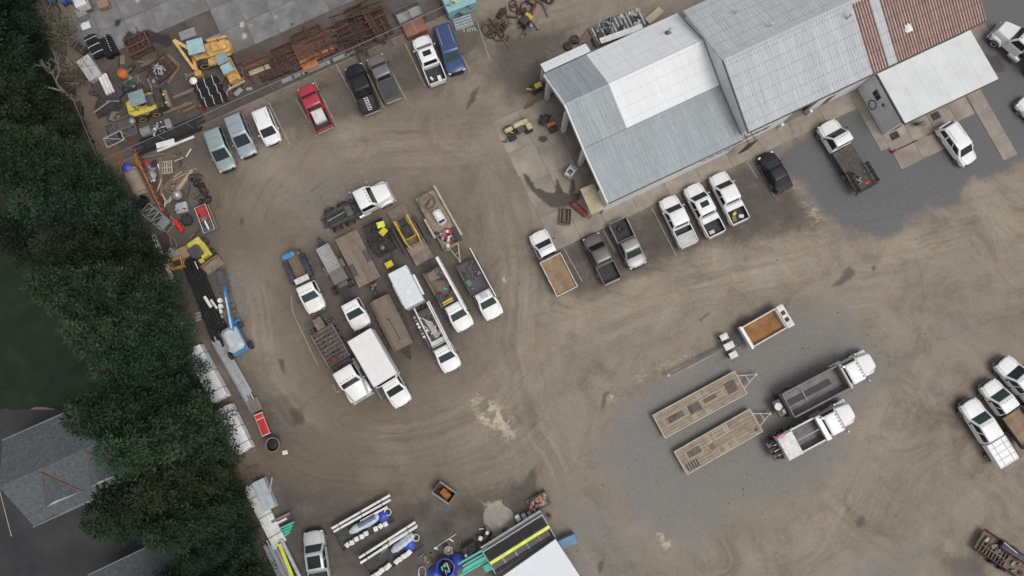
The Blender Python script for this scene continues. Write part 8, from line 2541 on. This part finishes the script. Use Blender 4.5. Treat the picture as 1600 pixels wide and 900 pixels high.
# ---- bottom centre
PILE = mat3('pale_grit', (0.27, 0.245, 0.205), (0.33, 0.30, 0.26), (0.39, 0.36, 0.31), 2.5, 0.95)
n = 26
vs, fs = [(0, 0, 0.75)], []
for k in range(1, 8):
    f = k / 7
    for i in range(n):
        a = 6.2832 * i / n
        rr = f * (1.45 + 0.12 * math.sin(a * 3 + 1) + random.uniform(-0.04, 0.04))
        vs.append((rr * math.cos(a), rr * 1.25 * math.sin(a), 0.75 * (1 - f) ** 1.3 + random.uniform(-0.02, 0.02) * (1 - f) - (0.03 if k == 7 else 0)))
for i in range(n):
    fs.append((0, 1 + i, 1 + (i + 1) % n))
for k in range(6):
    for i in range(n):
        fs.append((1 + k * n + i, 1 + (k + 1) * n + i, 1 + (k + 1) * n + (i + 1) % n, 1 + k * n + (i + 1) % n))
single('grit_pile', 'pale mound of grit beside the long steel shelving', 'pile', MB().add(vs, fs), PILE, G(780, 817), 0.3, 60)
boxy('dark_hatch', 'small dark square lid on the grit mound', 'lid', (785, 830), (792, 827), 0.4, 0.06, DARKSTEEL, 0.4)
bx_ = thing('wood_scrap_crate', 'wire crate heaped with orange-pink wood blocks', 'crate', *span((826, 793), (856, 777), 0.8)[:2])
bar = MB()
L = 2.0
for z in (0.1, 0.5, 0.9):
    MB().path([(-L / 2, -0.6, z), (L / 2, -0.6, z), (L / 2, 0.6, z), (-L / 2, 0.6, z)], 0.03, 5, True).build('rail', DARKSTEEL, bx_)
for x in (-L / 2, -0.33, 0.33, L / 2):
    for y in (-0.6, 0.6):
        MB().bar((x, y, 0), (x, y, 0.95), 0.04, 0.04).build('upright', DARKSTEEL, bx_)
MB().box(-L / 2 + 0.03, L / 2 - 0.03, -0.57, 0.57, 0.1, 0.16).build('floor', DARKSTEEL, bx_)
for k in range(40):
    x, y = random.uniform(-0.85, 0.85), random.uniform(-0.45, 0.45)
    s = random.uniform(0.12, 0.24)
    o = single('wood_block', 'orange-pink block in the wire crate', 'block', MB().bbox(-s, s, -s * 0.6, s * 0.6, -s * 0.4, s * 0.4, 0.02), mat3('pinkish_wood', (0.28, 0.14, 0.09), (0.40, 0.23, 0.15), (0.50, 0.33, 0.23), 3, 0.8, rnd=0.2), bx_.matrix_basis @ Vector((x, y, 0.35 + random.random() * 0.45)), 0, None, 'blocks in the wire crate')
    o.rotation_euler = (random.uniform(-0.8, 0.8), random.uniform(-0.8, 0.8), random.uniform(0, 3))
# long shelving and the white-roofed store
sh = thing('steel_shelving', 'long steel shelving of dark stock with a lime strip beside the white roof', 'shelving', *span((858, 821), (764, 880), 2.0)[:2])
L = span((858, 821), (764, 880), 2.0)[2]
h = L / 2
for z in (0.3, 1.2, 2.0):
    for y in (-1.15, 0.0, 1.15):
        MB().box(-h, h, y - 0.06, y + 0.06, z, z + 0.12).build('beam', DARKSTEEL if y < 1 else STEEL, sh)
for k in range(6):
    x = -h + (L - 0.1) * k / 5
    for y in (-1.15, 1.15):
        MB().box(x, x + 0.1, y - 0.05, y + 0.05, 0, 2.1).build('upright', STEEL, sh)
    MB().box(x, x + 0.1, -1.08, -0.07, 2.0, 2.1).build('shelf_arm', STEEL, sh)
    MB().box(x, x + 0.1, 0.07, 1.08, 2.0, 2.1).build('shelf_arm', STEEL, sh)
for k in range(5):
    MB().bbox(-h + 0.1, h - 0.1, 0.2 + k * 0.17, 0.33 + k * 0.17, 2.11, 2.22, 0.02).build('dark_tube', PVC_B, sh)
MB().bbox(-h + 0.1, h, -0.2, 0.1, 2.13, 2.24, 0.02).build('lime_board', LIME, sh)
for k in range(34):
    x = -h + 0.15 + k * (L - 0.4) / 34
    MB().bbox(x, x + 0.08, -0.75, -0.22, 2.11, 2.2, 0.01).build('picket', mat('grey_picket', (0.24, 0.22, 0.21), 0.7, dirt=0.2), sh)
MB().bbox(-h + 0.1, h - 0.1, -1.1, -0.8, 2.11, 2.2, 0.02).build('dark_plank', PVC_B, sh)
MB().box(-h, h, 1.2, 1.55, 1.6, 1.72).build('outer_shelf', STEEL, sh)
ws = thing('storage_container', 'white flat-roofed store at the bottom edge beside the shelving', 'store', *span((780, 905), (868, 842), 2.6)[:2])
L = span((780, 905), (868, 842), 2.6)[2]
h = L / 2
inv = ws.matrix_basis.inverted()
q = [inv @ G(px, py, 2.6) for px, py in ((768, 912), (868, 842), (912, 908), (830, 985))]
MB().loft([[(p.x, p.y, 2.5) for p in q], [(p.x, p.y, 2.6) for p in q]]).build('roof', mat('white_flat_roof', (0.66, 0.69, 0.72), 0.5, var=0.02, dirt=0.06), ws)
c_ = sum((Vector((p.x, p.y, 0)) for p in q), Vector()) / 4
MB().loft([[(c_.x + (p.x - c_.x) * 0.97, c_.y + (p.y - c_.y) * 0.97, 0) for p in q], [(c_.x + (p.x - c_.x) * 0.97, c_.y + (p.y - c_.y) * 0.97, 2.49) for p in q]]).build('wall', WALL_G, ws)
MB().path([(q[0].x, q[0].y, 2.56), (q[1].x, q[1].y, 2.56), (q[2].x, q[2].y, 2.56)], 0.06, 6).build('trim', FASCIA, ws)
boxy('blue_ramp', 'blue steel box beside the white-roofed store', 'box', (873, 853), (900, 841), 0.85, 1.1, mat('mid_blue_paint', (0.09, 0.20, 0.34), 0.5, dirt=0.2), bev=0.03)
single('red_can', 'red can by the end of the steel shelving', 'can', MB().lathe([(0, 0.2), (0.5, 0.2), (0.55, 0.1)], 10, 'Z'), mat('dull_red_paint', (0.2, 0.035, 0.03), 0.6), G(859, 807, 0.2), 0, 40)
for k in range(9):
    x0, y0 = 712 + random.uniform(0, 18), 903 - k * 3.0
    plank(['first', 'second', 'third', 'fourth', 'fifth', 'sixth', 'seventh', 'eighth', 'ninth'][k] + ' sea-green pipe from the bottom in the stack at the end of the shelving', (x0, y0), (x0 + 42, y0 - 24), 1.7 + 0.03 * k, 0.15, 0.13, GREENP, 'green_pipe', 'pipe')
boxy('green_chest', 'sea-green chest on the green pipe stack by the shelving', 'chest', (756, 890), (768, 884), 0.7, 0.3, mat('deep_green', (0.04, 0.34, 0.27), 0.5), 1.8)
t = thing('blue_bin', 'round blue bin with rubbish inside at the bottom edge', 'bin', G(697, 884, 0.4), 0)
MB().lathe([(0, 0.7), (0.8, 0.88), (0.82, 0.78), (0.3, 0.66)], 16, 'Z', caps=False).build('wall', TARPBLUE, t, 40)
MB().lathe([(0.3, 0.7), (0.45, 0.4), (0.5, 0.1)], 12, 'Z').build('contents', PVC_B, t)
clutter(t, -0.4, 0.4, -0.4, 0.4, 0.5, 8, [PLASTIC_W, BLUE, GREENP, GALV], 'rubbish', 0.2, 0.4)
for k, (x, y, s) in enumerate(((680, 896, 1.0), (716, 876, 1.1), (706, 897, 0.8))):
    single('blue_tarp', ['bunched blue tarp left of the round blue bin', 'bunched blue tarp right of the round blue bin', 'bunched blue tarp below the round blue bin'][k], 'tarp', MB().lathe([(0, 0.5 * s), (0.2, 0.7 * s), (0.5, 0.4 * s), (0.6, 0.1)], 7, 'Z'), TARPBLUE, G(x, y, 0.1), k, 40)
single('trash_can', 'wire bin of bottles above the round blue bin', 'bin', MB().lathe([(0, 0.3), (0.7, 0.38), (0.7, 0.32), (0.4, 0.3), (0.5, 0.05)], 12, 'Z'), STEEL, G(701, 857, 0.1), 0, 40)
t = thing('pump_set', 'black pump machine beside the grit mound', 'pump', G(734, 856, 0.3), R(30))
MB().bbox(-0.7, 0.7, -0.45, 0.45, 0.1, 0.7, 0.12).build('case', CHASSIS, t)
MB().path([(-0.3, -0.4, 0.75), (0.1, 0.3, 1.0), (0.5, 0.0, 0.75)], 0.05, 6).build('hose', BLACK, t)
MB().bbox(-0.65, -0.4, -0.42, -0.15, 0.72, 0.82, 0.03).build('white_cap', PLASTIC_W, t)
t = thing('sprayer', 'black and white sprayer machine against the grit mound', 'sprayer', G(758, 840, 0.3), R(70))
MB().bbox(-0.6, 0.5, -0.25, 0.25, 0.1, 0.6, 0.1).build('frame', CHASSIS, t)
MB().bbox(-0.3, 0.1, 0.2, 0.6, 0.3, 0.7, 0.08).build('white_tank', PLASTIC_W, t)
MB().bbox(0.45, 0.75, -0.15, 0.15, 0.4, 0.75, 0.06).build('white_head', PLASTIC_W, t)
for k, (x, y) in enumerate(((809, 808), (819, 806), (828, 802))):
    single('meter_box', ['left', 'middle', 'right'][k] + ' small pale box standing behind the shelving', 'box', MB().bbox(-0.22, 0.22, -0.3, 0.3, 0, 0.6, 0.06), [PLASTIC_W, GALV, STEEL][k], G(x, y, 0.03), R(30))
single('white_cable', 'white cable lying on the dirt above the round blue bin', 'cable', MB().path([G(678, 858, 0.03), G(690, 849, 0.03), G(700, 843, 0.03), G(713, 834, 0.03)], 0.035, 5), PLASTIC_W, (0, 0, 0))
single('wire_coil', 'tangled grey wire coil at the bottom edge left of the blue bin', 'wire', MB().path([(math.cos(a) * (0.3 + 0.04 * (a % 3)), math.sin(a) * 0.5, 0.05 + 0.02 * a) for a in np.linspace(0, 18, 50)], 0.025, 5), GALV, G(660, 893, 0.05))
# ---- loose bits lying about
def scatter(poly, n, mats, label, group, smin=0.1, smax=0.5):
    xs, ys = [p[0] for p in poly], [p[1] for p in poly]
    k = 0
    while k < n:
        x, y = random.uniform(min(xs), max(xs)), random.uniform(min(ys), max(ys))
        if sdf(np.array([x]), np.array([y]), poly)[0] < 0:
            continue
        s = random.uniform(smin, smax)
        b = MB().bar((-s * 1.6, 0, 0.05), (s * 1.6, 0, 0.06), 0.1, 0.07) if random.random() < 0.55 else MB().bbox(-s, s, -s * 0.5, s * 0.5, 0, s * 0.5, 0.03)
        single('loose_piece', label, 'scrap', b, random.choice(mats), G(x, y, 0.03), random.uniform(0, 3.1), None, group)
        k += 1
BITS = [WOOD_D, RUST_D, RUST, CHASSIS, WOOD, STEEL]
scatter([(185, 90), (280, 70), (300, 120), (350, 160), (270, 185), (190, 130)], 42, BITS, 'loose scrap piece on the brown slabs around the yellow machines', 'scrap around the yellow machines')
scatter([(335, 110), (400, 100), (450, 95), (420, 135), (350, 165)], 26, BITS, 'loose scrap piece between the forklift and the low scrap heap', 'scrap beside the forklift')
scatter([(140, 95), (165, 110), (190, 190), (165, 210), (148, 150)], 24, BITS, 'loose scrap piece along the tree side of the storage yard', 'scrap along the yard edge')
scatter([(235, 245), (300, 235), (330, 300), (345, 400), (300, 400), (255, 330)], 40, BITS + [PLASTIC_W], 'loose scrap piece among the stock left of the red cart', 'scrap left of the yard')
scatter([(640, 880), (690, 840), (760, 820), (830, 795), (760, 860), (700, 880)], 26, BITS + [PLASTIC_W], 'loose scrap piece on the dirt above the steel shelving', 'scrap above the shelving', 0.08, 0.3)
scatter([(765, 30), (800, 20), (860, 20), (830, 60), (790, 75)], 26, BITS, 'loose scrap piece strewn on the dirt right of the navy wagon', 'scrap right of the wagon')
# ------------------------------------------------------------------ trees
LEAF = []
for i, (a, b_, c) in enumerate([((0.011, 0.027, 0.016), (0.021, 0.047, 0.026), (0.046, 0.082, 0.044)), ((0.012, 0.029, 0.014), (0.024, 0.049, 0.023), (0.052, 0.086, 0.039)), ((0.015, 0.028, 0.012), (0.031, 0.050, 0.021), (0.064, 0.086, 0.037))]):
    m = mat3('evergreen_foliage_%d' % i, a, b_, c, 0.9, 0.8, bump=0, p=(0.3, 0.5, 0.72), rnd=0.42)
    m.node_tree.nodes['Principled BSDF'].inputs['Specular IOR Level'].default_value = 0.25
    LEAF.append(m)
BARK = mat3('tree_bark', (0.035, 0.026, 0.02), (0.065, 0.05, 0.04), (0.10, 0.085, 0.07), 3, 0.95, stretch=(3, 3, 0.4))
BARK_G = mat3('grey_bark', (0.20, 0.18, 0.14), (0.31, 0.28, 0.22), (0.42, 0.39, 0.32), 3, 0.95)

def foliage_mesh(name, pts, dirs, sizes, m, r):
    """one small two-faced needle tuft (a bent quad) per point"""
    n = len(pts)
    d = dirs / np.linalg.norm(dirs, axis=1, keepdims=True)
    rnd = r.normal(size=(n, 3))
    a = np.cross(d, rnd)
    a /= np.linalg.norm(a, axis=1, keepdims=True) + 1e-9
    w_ = sizes[:, None] * 0.24
    l = sizes[:, None]
    nrm = np.cross(d, a)
    v0 = pts - a * w_ * 0.55
    v1 = pts + a * w_ * 0.55
    v2 = pts + d * l * 0.55 + a * w_ + nrm * l * 0.08
    v3 = pts + d * l * 1.0
    v4 = pts + d * l * 0.55 - a * w_ + nrm * l * 0.08
    verts = np.stack([v0, v1, v2, v3, v4], 1).reshape(-1, 3)
    base_ = np.arange(n)[:, None] * 5
    faces = base_ + np.array([[0, 1, 2, 3, 4]])
    me = bpy.data.meshes.new(name)
    me.vertices.add(len(verts))
    me.vertices.foreach_set('co', verts.astype(np.float32).ravel())
    me.loops.add(faces.size)
    me.loops.foreach_set('vertex_index', faces.astype(np.int32).ravel())
    me.polygons.add(n)
    me.polygons.foreach_set('loop_start', np.arange(0, faces.size, 5, dtype=np.int32))
    me.update(calc_edges=True)
    me.materials.append(m)
    return me

def conifer(seed, H=16.0, Rm=3.2, dens=1.0):
    r = np.random.default_rng(seed)
    tb = MB()
    tb.path([(0, 0, 0), (0.1, 0.05, H * 0.3), (0.0, 0.1, H * 0.6), (0.05, 0, H * 0.96)], [0.32, 0.24, 0.14, 0.03], 8)
    P_, D_, S_ = [], [], []
    z = 1.3
    while z < H * 0.98:
        t = z / H
        prof = (min(1.0, 0.55 + t * 2.2)) * (1 - t ** 1.7) ** 0.8
        nb = int(r.integers(6, 9))
        a0 = r.random() * 6.28
        for k in range(nb):
            if r.random() < 0.16:
                continue
            a = a0 + 6.283 * k / nb + r.normal() * 0.25
            Lb = Rm * prof * r.uniform(0.62, 1.18) + 0.25
            up = 0.28 + 0.5 * t + r.normal() * 0.1
            tip = np.array([math.cos(a) * Lb, math.sin(a) * Lb, Lb * up * 0.4])
            mid = np.array([math.cos(a) * Lb * 0.55, math.sin(a) * Lb * 0.55, Lb * up * 0.42])
            b0 = np.array([0, 0, z])
            tb.path([tuple(b0), tuple(b0 + mid), tuple(b0 + tip)], [0.05 * (1 - t) + 0.02, 0.03, 0.008], 4)
            # flat feathery sprays: side twigs along the bough, needles along each twig
            dirb = np.array([math.cos(a), math.sin(a), 0.0])
            sid = np.array([-math.sin(a), math.cos(a), 0.0])
            nt_ = max(4, int(Lb * 5.0))
            for s in range(nt_ + 1):
                f = 0.2 + 0.8 * s / nt_
                c = b0 + (mid * (2 * f) if f < 0.5 else mid + (tip - mid) * (f - 0.5) * 2)
                for sg in ((-1, 1) if s < nt_ else (0,)):
                    tl = (0.48 * Lb * (1.08 - f) + 0.22) * r.uniform(0.7, 1.2)
                    dv = dirb * (0.75 if sg else 1.0) + sid * sg * r.uniform(0.6, 1.0) + np.array([0, 0, r.normal() * 0.16 + 0.08])
                    dv /= np.linalg.norm(dv)
                    nn = max(3, int(tl * 11 * dens))
                    q = (np.arange(nn) + r.random(nn)) / nn
                    pos = c + dv * (q * tl)[:, None] + r.normal(size=(nn, 3)) * np.array([0.05, 0.05, 0.035])
                    pos[:, 2] -= 0.10 * q * q * tl
                    P_.append(pos)
                    D_.append(dv + r.normal(size=(nn, 3)) * 0.42 + np.array([0, 0, 0.12]))
                    S_.append(r.uniform(0.13, 0.29, nn) * (1.15 - 0.4 * q))
        z += r.uniform(0.42, 0.62) * (0.8 if t > 0.6 else 1.0)
    P_, D_, S_ = np.concatenate(P_), np.concatenate(D_), np.concatenate(S_)
    crown = foliage_mesh('crown', P_, D_, S_, LEAF[seed % 3], r)
    return tb.mesh('trunk', BARK, 40), crown, H

protos = [conifer(31, 16.0, 3.1), conifer(32, 15.0, 3.4), conifer(34, 17.0, 2.9), conifer(36, 14.0, 3.3)]
print('crown faces', [len(p[1].polygons) for p in protos])
# trunks stand in two loose lines along the property edge (picture measurements of the trunk feet)
rows = [(40, 4), (30, 62), (48, 118), (66, 175), (104, 232), (92, 200), (158, 285), (196, 372), (176, 330), (150, 405), (222, 428), (240, 478), (258, 528), (272, 580), 
        (288, 628), (303, 680), (318, 730), (334, 784), (284, 752), (350, 838), (366, 890), (330, 880), (384, 945), (344, 950), (300, 900), (30, 30), (45, 160), (75, 255), (395, 1000), (20, 90), (40, 230)]
MARKS = [(45, 'at the top left corner'), (100, 'behind the brush'), (150, 'behind the leafless tree'), (215, 'level with the sulphur-yellow loader'), (265, 'level with the orange rack'), (310, 'level with the tan tank'), (380, 'level with the red cart'), (450, 'level with the yellow cage'), (510, 'level with the blue boom'), (600, 'level with the upper white bundle'), (670, 'level with the lower white bundle'), (720, 'level with the round bin'), (770, 'level with the pale blue sheets'), (830, 'level with the cream posts'), (895, 'level with the silver-white pickup'), (960, 'at the bottom edge'), (2000, 'below the bottom edge')]
bins = {}
for i, (px, py) in enumerate(rows):
    bins.setdefault(next(k for k, m in enumerate(MARKS) if py < m[0]), []).append((-px, i))
TLAB = {}
for k, lst in bins.items():
    lst.sort()
    for q, (_, i) in enumerate(lst):
        rk_ = '' if len(lst) == 1 else ', ' + ['nearest the yard', 'second from the yard', 'third from the yard', 'fourth from the yard'][q]
        TLAB[i] = 'evergreen in the tree belt ' + MARKS[k][1] + rk_
for i, (px, py) in enumerate(rows):
    tm, cm, H_ = protos[(i * 7 + i // 3) % 4]
    sc = random.uniform(0.98, 1.24) * (0.86 if 765 < py < 850 else 1.0)
    t = thing('evergreen_tree', TLAB[i], 'tree', G(px + random.uniform(-5, 5) + (28 if py > 640 else 12 if py > 380 else 0), py + random.uniform(-6, 6)), random.uniform(0, 6.28), 'evergreen belt along the left side')
    wf_ = random.uniform(0.9, 1.12)
    t.scale = (sc * wf_, sc * wf_, sc)
    obj('trunk', tm, t)
    obj('crown', cm, t)

# bare tree at the upper left
bt_ = thing('bare_tree', 'leafless grey tree leaning out over the storage yard corner', 'tree', G(118, 158), 0)
bb = MB()
tw = MB()
def branch(p, d, L, r, depth):
    q = p + d * L
    mid = p + d * L * 0.5 + Vector((random.uniform(-1, 1), random.uniform(-1, 1), random.uniform(-1, 1))) * L * 0.06
    (bb if depth > 1 else tw).path([p, mid, q], [r, r * 0.85, r * 0.65], 5 if depth > 2 else 4)
    if depth == 0:
        return
    for k in range(random.choice((2, 3, 3))):
        nd = (d + Vector((random.uniform(-1, 1), random.uniform(-1, 1), random.uniform(-0.4, 0.8))) * 0.6).normalized()
        branch(p.lerp(q, random.uniform(0.55, 1.0)), nd, L * random.uniform(0.6, 0.85), r * 0.6, depth - 1)
branch(Vector((0, 0, 0)), Vector((0.05, 0.1, 1)).normalized(), 2.9, 0.21, 6)
bb.build('trunk', BARK_G, bt_, 40)
tw.build('twigs', BARK_G, bt_)
# brush growing over the corner behind the bare tree
for k, (px, py, s, lab) in enumerate([(72, 28, 1.2, 'tangle of bare brush at the top left corner of the storage yard'), (105, 52, 1.0, 'tangle of bare brush behind the strapped black pipes'), (128, 118, 0.8, 'small tangle of bare brush beside the pale metal cabinet')]):
    br = thing('brush', lab, 'brush', G(px, py), 0)
    b = MB()
    for q in range(170):
        a, rr = random.uniform(0, 6.28), random.uniform(0.2, 2.2) * s
        x, y = rr * 0.5 * math.cos(a), rr * 0.5 * math.sin(a)
        b.path([(x, y, 0), (x * 1.4 + random.uniform(-0.3, 0.3), y * 1.4 + random.uniform(-0.3, 0.3), 0.9 * s), (x * 2 + random.uniform(-0.6, 0.6), y * 2 + random.uniform(-0.6, 0.6), random.uniform(1.0, 2.2) * s)], [0.022, 0.016, 0.006], 4)
    b.build('stems', BARK_G, br)
    r = np.random.default_rng(200 + k)
    n = 900
    pts = r.normal(size=(n, 3)) * np.array([1.0, 1.0, 0.45]) * s + np.array([0, 0, 1.1 * s])
    pts[:, 2] = np.maximum(pts[:, 2], 0.1)
    obj('dead_leaves', foliage_mesh('dead_leaves', pts, r.normal(size=(n, 3)), r.uniform(0.08, 0.2, n), mat3('dry_leaves', (0.035, 0.04, 0.018), (0.07, 0.065, 0.03), (0.12, 0.10, 0.05), 1.5, 0.9, bump=0), r), br)
